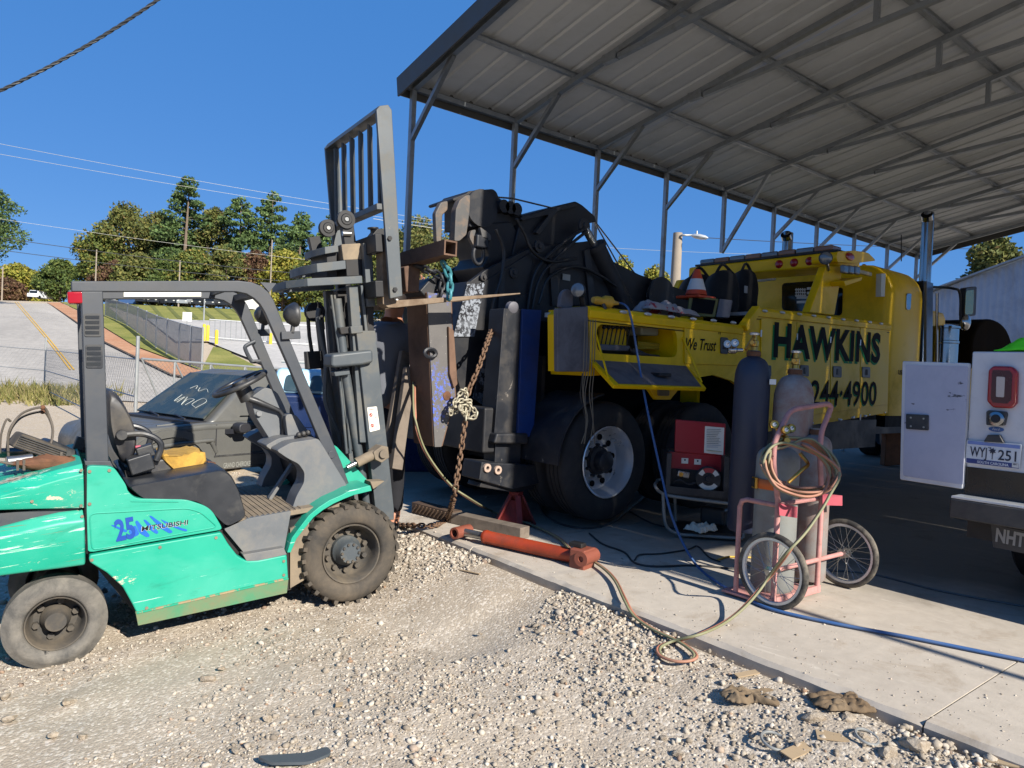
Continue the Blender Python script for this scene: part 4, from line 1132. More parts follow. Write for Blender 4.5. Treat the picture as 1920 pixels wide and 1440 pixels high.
MB().box((FL(141, 558, yg0+.06)[0], yg0+.05, FL(141, 558, yg0)[1]), (.075, .10, .065)).build('tail_light', REDL, flt, bevel=.008)
# bolts on the front leg
for px, py in ((622, 852), (645, 907)):
    p = F3(px, py, yg0); MB().cyl(p, p-Vector((0, .008, 0)), .026, n=16).build('leg_bolt', CHAR, flt, bevel=.003)
# lamps on brackets
def work_lamp(px, py, y):
    c = F3(px, py, y); lr = empty('work_lamp', parent=flt); lr.location = c
    MB().lathe((.03, 0, 0), (-1, 0, 0), [(0, .0), (0, .075), (.012, .08), (.03, .074), (.065, .052), (.085, .02), (.087, 0)], 20).build('lamp_shell', BLKP, lr, smooth=50)
    MB().lathe((.032, 0, 0), (1, 0, 0), [(0, .07), (.006, .06), (.010, 0)], 20).build('lamp_lens', mat('lens_glass', '#b9bdbd', .1, 0, .05, 4), lr, smooth=50)
    MB().bar((0, 0, -.07), (-.01, 0, -.12), .03, .02).build('lamp_stem', BLKP, lr)
    MB().box((-.02, 0, -.13), (.12, .03, .05)).build('lamp_bracket', CHAR, lr, bevel=.004)
work_lamp(548, 590, yg0-.01); work_lamp(492, 590, yg1+.01)
# grab handle on the far leg
hp = [F3(478, 640, yg1-.06), F3(462, 648, yg1-.06), F3(460, 655, yg1-.06), F3(470, 675, yg1-.06), F3(475, 678, yg1-.06), F3(488, 677, yg1-.06)]
MB().tube(hp, .014, 8, smooth=3).build('grab_handle', CHAR, flt)
# ------------------------------------------------------------------ seat
ys0, ys1 = .34, .80
bk = FP([(201, 735), (209, 733), (221, 739), (235, 760), (250, 790), (258, 815), (257, 850), (246, 868), (233, 873), (222, 860), (212, 830), (204, 795)], ys0)
m = MB(); rings = []
pr = rpoly(bk, .05, 3); cx = sum(a for a, b in pr)/len(pr); cz = sum(b for a, b in pr)/len(pr)
for y, k in ((ys0, .82), (ys0+.02, .94), (ys0+.06, 1), (ys1-.06, 1), (ys1-.02, .94), (ys1, .82)):
    rings.append([Vector((cx+(a-cx)*k, y, cz+(b-cz)*k)) for a, b in pr])
m.loft(rings).build('seat_backrest', VINYL, flt, smooth=60)
cu = FP([(232, 872), (310, 858), (388, 862), (392, 876), (380, 888), (240, 900)], ys0)
fsw(MB(), rpoly(cu, .03, 3), ys0, ys1).build('seat_cushion', VINYL, flt, bevel=.02)
# torn foam: a lumpy slab with ragged rim
rr = random.Random(4); fo = FP([(305, 862), (300, 848), (318, 856), (345, 852), (372, 845), (385, 850), (389, 868), (378, 880), (350, 884), (325, 884)], ys0-.01)
m = MB(); rings = []
N = 30
for y, k in ((ys0-.015, .88), (ys0+.01, 1.), (ys0+.12, 1.02), (ys0+.28, .95), (ys0+.36, .8)):
    pr = rpoly(fo, .02, 2); cx = sum(a for a, b in pr)/len(pr); cz = sum(b for a, b in pr)/len(pr)
    rings.append([Vector((cx+(a-cx)*k+rr.uniform(-.006, .006), y+rr.uniform(-.006, .006), cz+(b-cz)*k+rr.uniform(-.007, .007))) for a, b in pr])
m.loft(rings).build('torn_foam', FOAM, flt, smooth=60)
fsw(MB(), FP([(390, 866), (405, 868), (398, 884), (388, 880)], ys0), ys0, ys0+.05).build('torn_cover', RUST, flt)
for y in (ys0-.035, ys1+.03):
    ap = [F3(227, 814, ys0), F3(262, 812, ys0), F3(285, 818, ys0), F3(298, 828, ys0), F3(300, 840, ys0), F3(292, 862, ys0)]
    for p in ap: p.y = y
    MB().tube(ap, .019, 10, smooth=4).build('armrest', BLKP, flt)
    c = ap[0]; MB().cyl(c+Vector((0, -.03, 0)), c+Vector((0, .03, 0)), .028, n=14).build('armrest_pivot', BLKP, flt)
bx = F3(263, 868, ys0-.05); MB().box(bx, (.13, .12, .10), rot=Matrix.Rotation(-.2, 3, 'Y')).build('seat_side_box', BLKP, flt, bevel=.01)
bx = F3(272, 846, ys0-.02); MB().box(bx, (.09, .08, .07), rot=Matrix.Rotation(-.2, 3, 'Y')).build('buckle_box', BLKP, flt, bevel=.008)
b2 = F3(259, 840, ys0+.0); MB().box(b2, (.03, .02, .03)).build('belt_button', mat('belt_red', '#b0485a', .5), flt, bevel=.004)
sp_ = FP([(233, 880), (300, 896), (420, 880), (330, 905), (240, 918)], ys0); fsw(MB(), sp_, ys0-.03, ys1+.03).build('seat_base', BLKM, flt)
lbp = F3(277, 895, .32); MB().box(lbp, (.06, .004, .02)).build('seat_label', WHITEM, flt)
# ------------------------------------------------------------------ steering column, wheel, levers
yc = .575
col = FP([(470, 745), (498, 725), (520, 735), (535, 765), (545, 800), (555, 835), (545, 870), (520, 845), (500, 815), (478, 780)], yc-.10)
fsw(MB(), rpoly(col, .03, 3), yc-.10, yc+.10).build('steering_column', GRYP, flt, bevel=.018)
c2 = FP([(528, 775), (548, 775), (566, 800), (590, 826), (560, 835), (535, 830)], yc-.12)
fsw(MB(), rpoly(c2, .03, 3), yc-.2, yc+.25).build('instrument_hood', GRYP, flt, bevel=.015)
cw = F3(450, 719, yc); ax = (F3(487, 765, yc)-cw).normalized(); ux = Vector((0, 1, 0)); vx = ax.cross(ux)
tiltv = (F3(489, 700, yc)-F3(411, 738, yc)).normalized(); ax = Vector((0, 1, 0)).cross(tiltv)
pts = [cw+tiltv*(.175*math.cos(a))+Vector((0, 1, 0))*(.175*math.sin(a)) for a in [2*PI*i/40 for i in range(40)]]
MB().tube(pts, .017, 10, closed=True).build('steering_wheel', BLKP, flt, smooth=60)
m = MB()
for a in (.3, 2.6, 4.6): m.bar(cw+ax*.0, cw+tiltv*(.17*math.cos(a))+Vector((0, 1, 0))*(.17*math.sin(a)), .035, .012, up=ax)
m.build('wheel_spokes', BLKP, flt)
sgn_ = -1 if ax.z > 0 else 1
MB().cyl(cw-ax*sgn_*.02, cw+ax*sgn_*.12, .05, .055, n=16).build('wheel_hub', BLKP, flt)
lv = [F3(468, 748, yc-.13), F3(480, 752, yc-.14), F3(505, 762, yc-.14), F3(524, 770, yc-.13), F3(530, 778, yc-.13), F3(533, 800, yc-.13), F3(530, 822, yc-.12)]
MB().tube(lv, [.022, .022, .017, .014, .014, .017, .012], 8).build('column_handle', BLKP, flt, smooth=60)
for k in range(3):
    a = F3(545+k*9, 835, .30+.0*k); b = F3(560+k*9, 815-k*2, .28)
    MB().tube([a, b], .008, 6).build('lever', BLKM, flt); MB().sphere(b, .018, 10, 6).build('lever_knob', BLKP, flt)
kp = F3(485, 775, yc-.105); MB().cyl(kp, kp-Vector((0, .02, 0)), .018, n=12).build('ignition_key', STEELB, flt)
# ------------------------------------------------------------------ mast
ym = .575
def mrail(name, px, y0, y1, material, yref=None, bevel=.005):
    pr = FP(px, y0 if yref is None else yref); return fsw(MB(), pr, y0, y1).build(name, material, flt, bevel=bevel)
outer = [(668, 620), (704, 620), (739, 955), (739, 975), (706, 975)]
mrail('mast_outer_rail', outer, .27, .33, MAST)
mrail('mast_outer_rail', outer, W_-.33, W_-.27, MAST, yref=.27)
mrail('mast_outer_rail', [(654, 535), (671, 535), (695, 830), (675, 830)], .30, .36, MAST)
mrail('mast_outer_rail', [(654, 535), (671, 535), (695, 830), (675, 830)], W_-.36, W_-.30, MAST, yref=.30)
inn = [(676, 535), (681, 535), (716, 860), (708, 860)]
mrail('mast_inner_rail', inn, .29, .35, MAST); mrail('mast_inner_rail', inn, W_-.35, W_-.29, MAST, yref=.29)
inn2 = [(683, 490), (700, 490), (702, 640), (690, 640)]
mrail('mast_inner_rail', inn2, .33, .38, BLKM); mrail('mast_inner_rail', inn2, W_-.38, W_-.33, BLKM, yref=.33)
core = [(632, 545), (654, 545), (705, 950), (680, 950)]
mrail('mast_core', core, .52, .60, BLKM); 
# lift cylinders
for y in (.36, W_-.36):
    MB().cyl(F3(648, 700, .36)*1+Vector((0, y-.36, 0)), F3(690, 960, .36)+Vector((0, y-.36, 0)), .032, n=14).build('lift_cylinder', MAST, flt, smooth=50)
    MB().cyl(F3(632, 560, .36)+Vector((0, y-.36, 0)), F3(648, 700, .36)+Vector((0, y-.36, 0)), .030, n=14).build('lift_cylinder', MAST, flt, smooth=50)
    MB().cyl(F3(640, 585, .38)+Vector((0, y-.36, 0)), F3(643, 615, .38)+Vector((0, y-.36, 0)), .018, n=12).build('cylinder_rod', STEELB, flt, smooth=50)
# stepped crossheads at the top: angled plates
def crosshead(name, front_px, tipx, y0, material):
    a = FP(front_px, y0)                       # right end top/bottom, left end top/bottom of the near plate
    (xr, zt), (xr2, zb), (xl2, zt2), (xl3, zb2) = a
    m = MB()
    pl = [(xr, y0), (xl2, y0), (xl2-tipx, y0+.14), (xl2-tipx, W_-y0-.14), (xl2, W_-y0), (xr, W_-y0), (xr, W_-y0-.06), (xl2+.02, W_-y0-.06), (xl2-tipx+.05, W_-y0-.17), (xl2-tipx+.05, y0+.17), (xl2+.02, y0+.06), (xr, y0+.06)]
    n = len(pl); slope = (zt2-zt)/(xl2-xr)
    vs = [(x, y, zb+(x-xr)*slope) for x, y in pl]+[(x, y, zt+(x-xr)*slope) for x, y in pl]
    m.add(vs, [(i, (i+1) % n, n+(i+1) % n, n+i) for i in range(n)])
    for q in ((0, 1, 10, 11), (1, 2, 9, 10), (2, 3, 8, 9), (3, 4, 7, 8), (4, 5, 6, 7)):
        m.add([vs[i] for i in q], [(0, 1, 2, 3)]); m.add([vs[n+i] for i in q], [(0, 1, 2, 3)])
    return m.build(name, material, flt, bevel=.003)
crosshead('mast_crosshead', [(679, 517), (679, 531), (576, 522), (574, 540)], .10, .26, MAST)
crosshead('mast_crosshead', [(648, 488), (646, 504), (594, 494), (592, 510)], .07, .31, MAST)
crosshead('mast_crosshead', [(634, 459), (634, 472), (609, 463), (608, 476)], .05, .36, MAST)
mrail('mast_top_block', [(640, 458), (676, 456), (680, 486), (644, 488)], .33, W_-.33, DUST)
mrail('mast_top_block', [(648, 486), (684, 486), (688, 518), (650, 518)], .33, W_-.33, BLKM)
mrail('mast_top_block', [(612, 472), (632, 472), (632, 520), (614, 520)], .40, W_-.40, BLKM)
# pulleys
for px, py, y, r_ in ((648, 412, .38, .062), (614, 428, .70, .062)):
    c = F3(px, py, y); MB().lathe(c-Vector((0, .02, 0)), (0, 1, 0), [(0, 0), (0, .018), (-.006, .02), (-.006, .035), (.0, .04), (.0, r_), (.012, r_), (.02, r_-.012), (.028, r_), (.04, r_), (.04, 0)], 28).build('chain_pulley', BLKM, flt, smooth=30)
    MB().cyl(c-Vector((0, .03, 0)), c+Vector((0, .05, 0)), .014, n=12).build('pulley_pin', STEELB, flt)
    mrail('pulley_arm', [(px-8, py+5), (px+14, py+2), (px+20, 458), (px-2, 460)], y-.005, y+.05, BLKM, yref=.38)
c = F3(650, 438, .37); MB().cyl(c-Vector((.03, 0, 0)), c+Vector((.03, 0, 0)), .018, n=12).build('pulley_bolt', STEELB, flt)
# chain to the far pulley, hose reels, hoses
c0 = F3(590, 585, .78); MB().lathe(c0-Vector((0, .03, 0)), (0, 1, 0), [(0, 0), (0, .07), (.015, .07), (.03, .055), (.045, .07), (.06, .07), (.06, 0)], 24).build('hose_sheave', BLKM, flt, smooth=40)
MB().tube([F3(577, 590, .78), F3(580, 630, .78), F3(585, 662, .78)], .014, 6).build('lift_chain', BLKM, flt)
MB().box(F3(589, 675, .78), (.13, .06, .13)).build('chain_anchor', BLKM, flt, bevel=.005)
HOSE = mat('rubber_hose', '#2b2b2c', .55, 0, .15, 20)
HOSG = mat('braided_hose', '#55585a', .5, .2, .25, 60)
MB().tube([F3(598, 578, .62), F3(596, 600, .62), F3(603, 640, .62), F3(611, 676, .62), F3(609, 735, .62), F3(612, 760, .62), F3(625, 790, .62), F3(636, 815, .62), F3(638, 838, .62)], .017, 8, smooth=5).build('hydraulic_hose', HOSG, flt, smooth=60)
MB().tube([F3(620, 560, .5), F3(628, 640, .5), F3(634, 700, .5), F3(645, 790, .5), F3(655, 840, .5)], .015, 8, smooth=4).build('hydraulic_hose', HOSE, flt, smooth=60)
for k in range(2):
    MB().tube([F3(621+k*6, 553, .36), F3(637+k*6, 670, .36)], .009, 7).build('hydraulic_pipe', MAST, flt, smooth=60)
    MB().tube([F3(636+k*8, 700, .38), F3(642+k*8, 760, .38), F3(650+k*7, 850, .38)], .011, 7).build('hydraulic_pipe', MAST, flt, smooth=60)
# clamps and the plastic shroud
mrail('mast_clamp', [(657, 612), (680, 610), (681, 624), (659, 626)], .265, .34, MAST)
mrail('mast_clamp', [(636, 614), (658, 612), (659, 625), (640, 627)], .30, .36, BLKM)
mrail('mast_shroud', [(622, 664), (690, 656), (700, 656), (701, 680), (680, 685), (625, 690), (621, 684)], .22, .40, MAST, bevel=.02)
mrail('mast_clamp', [(626, 697), (655, 690), (657, 702), (629, 706)], .29, .36, MAST)
# warning label
WL = mat('label_white', '#d9d3c6', .55, 0, .05, 9); REDI = mat('label_red', '#a02a26', .6); 
lab = FP([(688, 764), (706, 762), (712, 805), (693, 810)], .27)
lo = fsw(MB(), rpoly(lab, .006, 2), .2655, .2685).build('warning_label', WL, flt)
m = MB()
for cx_, cy_ in ((695.5, 778), (698, 798)):
    c = F3(cx_, cy_, .264)
    pts = [c+Vector((.011*math.cos(a), 0, .011*math.sin(a))) for a in [2*PI*i/14 for i in range(14)]]
    m.tube(pts, .0022, 4, closed=True); m.bar(c+Vector((-.008, 0, .008)), c+Vector((.008, 0, -.008)), .002, .003)
    m.box(c+Vector((0, 0, -.002)), (.006, .002, .012)); m.sphere(c+Vector((0, 0, .007)), .003, 6, 4)
m.build('label_pictogram', REDI, lo)
m = MB()
for cx_, cy_ in ((705, 782), (706, 800)):
    c = F3(cx_, cy_, .264); m.tube([c+Vector((.005*math.cos(a), 0, .005*math.sin(a))) for a in [2*PI*i/10 for i in range(10)]], .0012, 4, closed=True)
m.build('label_mark', BLKM, lo)
text('label_heading', 'WARNING', .007, basis(F3(691, 769, .2645), F3(704, 767.6, .2645)-F3(691, 769, .2645), (0, 0, 1)), REDI, lo, bold=.02)
# tilt cylinder
a, b = F3(668, 868, .20), F3(724, 840, .20)
MB().cyl(a, a.lerp(b, .6), .034, n=14).build('tilt_cylinder', DUST, flt, smooth=50)
MB().cyl(a.lerp(b, .6), b, .02, n=12).build('tilt_rod', STEELB, flt, smooth=50)
MB().cyl(a-(b-a)*.3, a, .018, n=12).build('tilt_rod', STEELB, flt, smooth=50)
mrail('tilt_clevis', [(700, 848), (716, 836), (728, 838), (730, 858), (716, 868), (704, 862)], .16, .27, DUST)
c = F3(718, 851, .155); MB().cyl(c, c-Vector((0, .015, 0)), .028, n=14).build('clevis_pin', DUST, flt)
mrail('tower_hook', [(694, 903), (722, 902), (700, 918)], .16, .26, DUST)
# ------------------------------------------------------------------ carriage, backrest, forks
def carr(name, px, y0, y1, material, **k): return mrail(name, px, y0, y1, material, **k)
yb0, yb1 = .05, W_-.05
uprt = [(706, 206), (712, 198), (728, 196), (735, 206), (755, 555), (732, 560)]
carr('backrest_upright', uprt, yb0, yb0+.03, MAST); carr('backrest_upright', uprt, yb1-.03, yb1, MAST, yref=yb0)
top = [(705, 210), (712, 197), (730, 197), (736, 210)]
carr('backrest_top_bar', top, yb0+.02, yb1-.02, MAST, yref=yb0)
bp = FP([(714, 386), (726, 384)], yb0)
zl = bp[0][1]; MB().box2((bp[0][0]-.02, yb0+.02, zl-.02), (bp[0][0]+.06, yb1-.02, zl+.02)).build('backrest_lower_bar', MAST, flt, bevel=.004)
pa = FL(709, 212, yb0); pb_ = FL(722, 386, yb0)
for k in range(6):
    y = yb0+.10+k*(yb1-yb0-.20)/5
    m = MB(); w2 = .030; ang = .9
    # flat slat turned a little about its own length
    m.bar((pa[0]+.05, y, pa[1]-.005), (pb_[0]+.01, y, zl+.0), .075, .012, up=(1, -.9, 0))
    m.build('backrest_slat', MAST, flt)
for py, h in ((462, .12), (548, .11)):
    a = FL(722, py-7, yb0+.03); MB().box2((a[0]-.06, .10, a[1]-h/2), (a[0]+.0, W_-.10, a[1]+h/2)).build('carriage_bar', BLKM, flt, bevel=.006)
for y in (.27, W_-.33):
    p1_, p2_ = FL(700, 470, .2), FL(712, 560, .2)
    MB().box2((p1_[0]-.04, y, p2_[1]-.05), (p1_[0]+.02, y+.05, p1_[1]+.06)).build('carriage_upright', MAST, flt, bevel=.005)
for px, py in ((730, 447), (740, 543)):
    p = F3(px, py, yb0); MB().cyl(p+Vector((0, -.014, 0)), p, .016, n=6).build('backrest_bolt', BLKM, flt)
FORKM = mat('fork_steel', '#7a6a58', .6, .4, .2, 12, dirt='#5a4534', damt=.4, dscale=6)
for y in (.13, W_-.13-.11):
    sh = [(716, 440), (725, 440), (737, 556), (742, 563), (976, 549), (976, 551.5), (860, 564), (742, 577), (728, 577), (718, 570)]
    carr('fork', sh, y, y+.11, FORKM, yref=.13, bevel=.004)
a = F3(700, 440, .5); MB().lathe(a+Vector((0, 0, -.03)), (0, 0, 1), [(0, .02), (.07, .02), (.07, .04), (.08, .04), (.08, 0)], 12).build('carriage_latch', BLKM, flt)
carr('latch_bracket', [(690, 450), (708, 428), (722, 430), (724, 450)], .40, .50, BLKM)
# ------------------------------------------------------------------ lettering and stripes on the side panel
DBL = mat('decal_blue', '#1456a8', .4, 0, .1, 9); DBL2 = mat('decal_deep_blue', '#123f8f', .4); INK = mat('decal_black', '#14161c', .4)
yd = -.0035
def dpt(px, py, y=yd): return F3(px, py, y)
strokes = [[(207, 985), (212, 984), (240, 995), (236, 999)], [(253, 978), (257, 975), (282, 1005), (276, 1008), (262, 1000)], [(268, 974), (274, 975), (298, 998), (294, 1002), (282, 994)], [(279, 967), (284, 967), (325, 997), (319, 1001), (300, 990)], [(300, 973), (340, 990), (352, 993), (350, 997), (338, 994), (310, 982)], [(240, 996), (254, 984), (262, 1002), (250, 1008)]]
for st_ in strokes:
    m = MB(); pr = [tuple(Vector((a, b))) for a, b in rpoly(FP(st_, yd), .012, 3)]
    m.add([(a, yd+.0015, b) for a, b in pr], [tuple(range(len(pr)))]).build('blue_stripe', DBL, flt, smooth=0)
def on_panel(s, px0, px1, h, m_, name, y=yd, **k):
    o = dpt(*px0, y); x = dpt(*px1, y)-o
    return text(name, s, h, basis(o, x, (0, 0, 1)), m_, flt, **k)
on_panel('25', (218, 1014), (252, 1007), .112, DBL2, 'number_lettering', bold=.035, sx=.62, y=yd-.001)
on_panel('MITSUBISHI', (264, 996.5), (352, 983.5), .026, mat('decal_white', '#d5dbe0', .5), 'brand_outline', bold=.03, sx=1.28, shear=.12, y=yd-.001)
on_panel('MITSUBISHI', (264.3, 996.2), (352, 983.2), .026, INK, 'brand_lettering', bold=.018, sx=1.28, shear=.12, y=yd-.002)

# fasteners and small hardware on the panels
for px, py in ((172, 1050), (300, 1026), (405, 1008), (532, 1052), (532, 1078), (275, 1140), (168, 884), (168, 945), (205, 882)):
    p = F3(px, py, -.012 if py > 1000 else -.002); MB().cyl(p, p-Vector((0, .005, 0)), .009, n=8).build('panel_bolt', DUST, flt, smooth=0)
for px, py in ((152, 882), (152, 948), (154, 968), (156, 1050), (20, 1010), (60, 940)):
    p = F3(px, py, .012); MB().cyl(p, p-Vector((0, .006, 0)), .008, n=8).build('panel_bolt', DUST, flt, smooth=0)
MB().tube([F3(161, 872, -.001), F3(160.5, 956, -.001), F3(163, 1038, -.001)], .006, 6).build('panel_gap', BLKM, flt)
MB().tube([F3(245, 940, -.002), F3(300, 941, -.002), F3(335, 941, -.002)], .003, 5).build('panel_crease', GRN, flt)
# ================================================================== WRECKER TRUCK
YS = 4.20; YF_ = 6.65; YM = (YS+YF_)/2
trk = empty('tow_truck', (7.0, YM, 0), label='big yellow heavy wrecker with black boom parked under the carport', cat='tow truck')
TI = Matrix.Translation(-Vector((7.0, YM, 0)))
def tp(o):
    o.parent = trk; o.matrix_parent_inverse = TI; return o
def AY(px, py, y=YS): p = atY(px, py, y); return (p.x, p.z)
def AP(pts, y=YS): return [AY(a, b, y) for a, b in pts]
def A3(px, py, y=YS): return atY(px, py, y)
def ysw(m, prof, y0, y1): return m.prism(prof, lambda a, b, d: (a, d, b), y0, y1)
YELO = mat('wrecker_yellow', '#dfb300', .38, 0, .06, 2, dirt='#8f7010', damt=.25, dscale=1.5, spec=.28)
BLK = mat('boom_black', '#0e1119', .5, 0, .3, 3, dirt='#2c2823', damt=.35, dscale=2, chips='#3d3a38', camt=.12, cscale=7, bump=.15, bscale=12)
BLK2 = mat('boom_edge_black', '#171a21', .5, .0, .3, 5, dirt='#443e37', damt=.3, dscale=5, chips='#6b655e', camt=.22, cscale=14, cstretch=(1, 1, .4))
CHR = mat('chrome', '#96989b', .16, 1., .06, 6)
ALU = mat('polished_aluminium', '#c4c8cc', .32, .6, .1, 5, dirt='#6f6a62', damt=.2)
TYRE = mat('truck_tyre', '#1b1b1d', .82, 0, .2, 6, dirt='#3b3833', damt=.3, dscale=3)
GLASS = mat('tinted_glass', '#0b0e10', .06, 0, .05, 3, spec=.6)
LENS = mat('clear_lens', '#6d7276', .1, .3, .2, 12, spec=.7)
PAINTG = mat('letter_green', '#157a40', .6, spec=.2); INKB = mat('letter_black', '#08090c', .7, spec=.15)
GREYS = mat('grey_panel', '#5d5c62', .6, .1, .15, 3, dirt='#3f3d40', damt=.35, dscale=4)
BLUE = mat('leg_blue', '#14326c', .4, .1, .15, 5, dirt='#1c2433', damt=.3, dscale=5)
def checker():
    b = NB('worn_white_grip'); co = b.coord()
    f = b.ramp(b.noise(26, 4, .75, co), [(.47, 0.), (.51, 1.)]); g = b.ramp(b.noise(3.5, 4, .6, co, .5), [(.22, .1), (.5, 1.)])
    k = b.math('MULTIPLY', f, g)
    c = b.mix(b.math('SUBTRACT', 1.0, k), lin('#15171d'), lin('#7f848c')); b.set(Base_Color=c, Roughness=.8); return b.m
GRIP = checker()
# ---- body side with open compartment
hole = rpoly(AP([(1118, 607), (1269, 618), (1270, 671), (1119, 662)]), .09, 5)
outer = AP([(1104, 577), (1390, 612), (1412, 579), (1426, 579), (1560, 596), (1668, 609), (1664, 774), (1560, 791), (1421, 812), (1421, 760), (1402, 735), (1372, 714), (1338, 703), (1308, 708), (1292, 720), (1270, 727), (1218, 727), (1204, 719), (1172, 707), (1130, 703), (1108, 705)])
body = tp(plate(outer, [hole], lambda a, b, d: (a, d, b), YS, YS+.04).build('body_side', YELO, smooth=0))
tp(ysw(MB(), outer[:1]+outer[1:9]+outer[-1:], YF_-.04, YF_).build('body_side', YELO, smooth=0))
# top deck sheets
x0, z0_ = AY(1104, 577); x1, z1_ = AY(1390, 612); x2, z2_ = AY(1418, 579); x3, z3_ = AY(1666, 609)
tp(MB().box2((x0, YS+.04, z0_-.06), (x1, YS+.55, z0_-.02)).build('side_deck', ALU)); tp(MB().box2((x0, YF_-.55, z0_-.06), (x1, YF_-.04, z0_-.02)).build('side_deck', ALU))
tp(MB().box2((x2, YS+.04, z2_-.06), (x3, YF_-.04, z2_-.025)).build('front_deck', ALU))
tp(MB().box2((x0, YS+.55, .75), (x0+.04, YF_-.55, z0_-.4)).build('rear_bulkhead', BLK)); 
tp(MB().box2((x1, YS+.5, .75), (x1+.05, YF_-.05, z2_-.05)).build('front_bulkhead', YELO))
tp(ysw(MB(), AP([(1104, 577), (1110, 577), (1114, 705), (1108, 705)]), YS+.04, YS+.5).build('rear_post', YELO))
# rolled lip with a dark seam under it
for px0, px1 in (((1103, 575), (1391, 611)), ((1418, 577), (1668, 607))):
    a, b = A3(*px0), A3(*px1)
    prof = [(-.02, -.06), (.05, -.06), (.06, .0), (.03, .035), (-.02, .04)]
    tp(MB().prism(prof, lambda u, v, d, a=a, b=b: (a.x+(b.x-a.x)*d, YS+.03-u, a.z+(b.z-a.z)*d+v-.03), 0, 1).build('body_lip', YELO, bevel=.008))
    tp(MB().bar((a.x, YS-.003, a.z-.115), (b.x, YS-.003, b.z-.115), .006, .008).build('trim_line', INKB))
dl0, dl1 = A3(1391, 612), A3(1418, 579)
tp(MB().bar((dl0.x, YS-.01, dl0.z-.02), (dl1.x, YS-.01, dl1.z), .09, .08).build('body_lip', YELO, bevel=.01))
lights = [(1169, 585), (1215, 589), (1259, 594), (1300, 598), (1338, 601), (1375, 605), (1434, 583), (1467, 586), (1499, 589), (1526, 592), (1554, 595), (1581, 599), (1606, 601), (1631, 604), (1652, 607), (1521, 793), (1575, 787), (1599, 783), (1622, 780)]
for k, (px, py) in enumerate(lights):
    y = YS-.03 if k < 15 else YS-.002; c = A3(px, py, y)
    m = MB(); m.sphere(c, .05, 10, 6, (1., .35, .32)); tp(m.build('marker_light', ALU, smooth=60))
# compartment interior
xa, za = AY(1112, 672); xb, zb = AY(1276, 604)
za -= .02; zb += .02
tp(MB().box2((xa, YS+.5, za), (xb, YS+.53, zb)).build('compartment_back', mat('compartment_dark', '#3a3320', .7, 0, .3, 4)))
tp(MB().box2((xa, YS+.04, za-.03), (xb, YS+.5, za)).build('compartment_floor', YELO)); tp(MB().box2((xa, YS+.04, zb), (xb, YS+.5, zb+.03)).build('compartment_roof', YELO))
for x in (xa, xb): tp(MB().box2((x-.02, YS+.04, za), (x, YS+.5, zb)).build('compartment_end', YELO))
pnl = AP([(1124, 610), (1174, 612), (1174, 648), (1124, 645)], YS+.3); tp(ysw(MB(), pnl, YS+.3, YS+.32).build('valve_panel', YELO))
vb = AP([(1126, 645), (1182, 648), (1182, 659), (1126, 657)], YS+.12); tp(ysw(MB(), vb, YS+.12, YS+.28).build('valve_bank', GREYS, bevel=.01))
for k in range(7):
    a = A3(1127+k*8, 646, YS+.15); b = a+Vector((.0, -.03, .15))
    o = MB().cyl(a, b, .006, n=6).build('control_lever', BLK); tp(o)
    tp(MB().sphere(b, .02, 8, 6).build('lever_knob', BLK))
tk = AP([(1203, 612), (1236, 614), (1236, 630), (1203, 628)], YS+.2); tp(ysw(MB(), tk, YS+.2, YS+.4).build('fluid_tank', mat('tank_white', '#8c8a78', .5), bevel=.02))
for k in range(3):
    tp(MB().tube([A3(1195, 642+k*5, YS+.25), A3(1225, 645+k*4, YS+.22), A3(1255, 648+k*4, YS+.25)], .012, 6, smooth=4).build('hydraulic_hose', mat('hose_yellow', '#9d8320', .6)))
    tp(MB().tube([A3(1180+k*6, 655, YS+.1), A3(1200+k*6, 665, YS+.07), A3(1235, 668, YS+.1)], .014, 6, smooth=4).build('hydraulic_hose', HOSE))
# fold-down door
YD = 3.86
h0, h1 = A3(1108, 676), A3(1290, 684); o0, o1 = A3(1152, 726, YD), A3(1325, 724, YD)
h0.z = h1.z = (h0.z+h1.z)/2; o0.z = o1.z = (o0.z+o1.z)/2
nn_ = (h1-h0).cross(o0-h0).normalized()
if nn_.z < 0: nn_ = -nn_
def quad_slab(m, a, b, c, d, t): return m.add([a, b, c, d, a-nn_*t, b-nn_*t, c-nn_*t, d-nn_*t], [(0, 1, 2, 3), (7, 6, 5, 4), (0, 4, 5, 1), (1, 5, 6, 2), (2, 6, 7, 3), (3, 7, 4, 0)])
door = tp(quad_slab(MB(), h0, h1, o1, o0, .035).build('drop_door', YELO, bevel=.006))
i0, i1, i2, i3 = [h0.lerp(o1, .5).lerp(q, .90)+nn_*.004 for q in (h0, h1, o1, o0)]
dr_in = quad_slab(MB(), i0+(h0-i0)*.4, i1+(h1-i1)*.4, i2, i3, .003).build('door_lining', GREYS); tp(dr_in)
c = h0.lerp(o1, .58)+nn_*.02; tp(MB().box(c, (.16, .10, .03)).build('door_latch', BLK, bevel=.006))
tp(MB().cyl(A3(1117, 625), o0.lerp(h0, .25), .009, n=6).build('door_stay', YELO)); tp(MB().cyl(A3(1280, 632), o1.lerp(h1, .25), .009, n=6).build('door_stay', YELO))
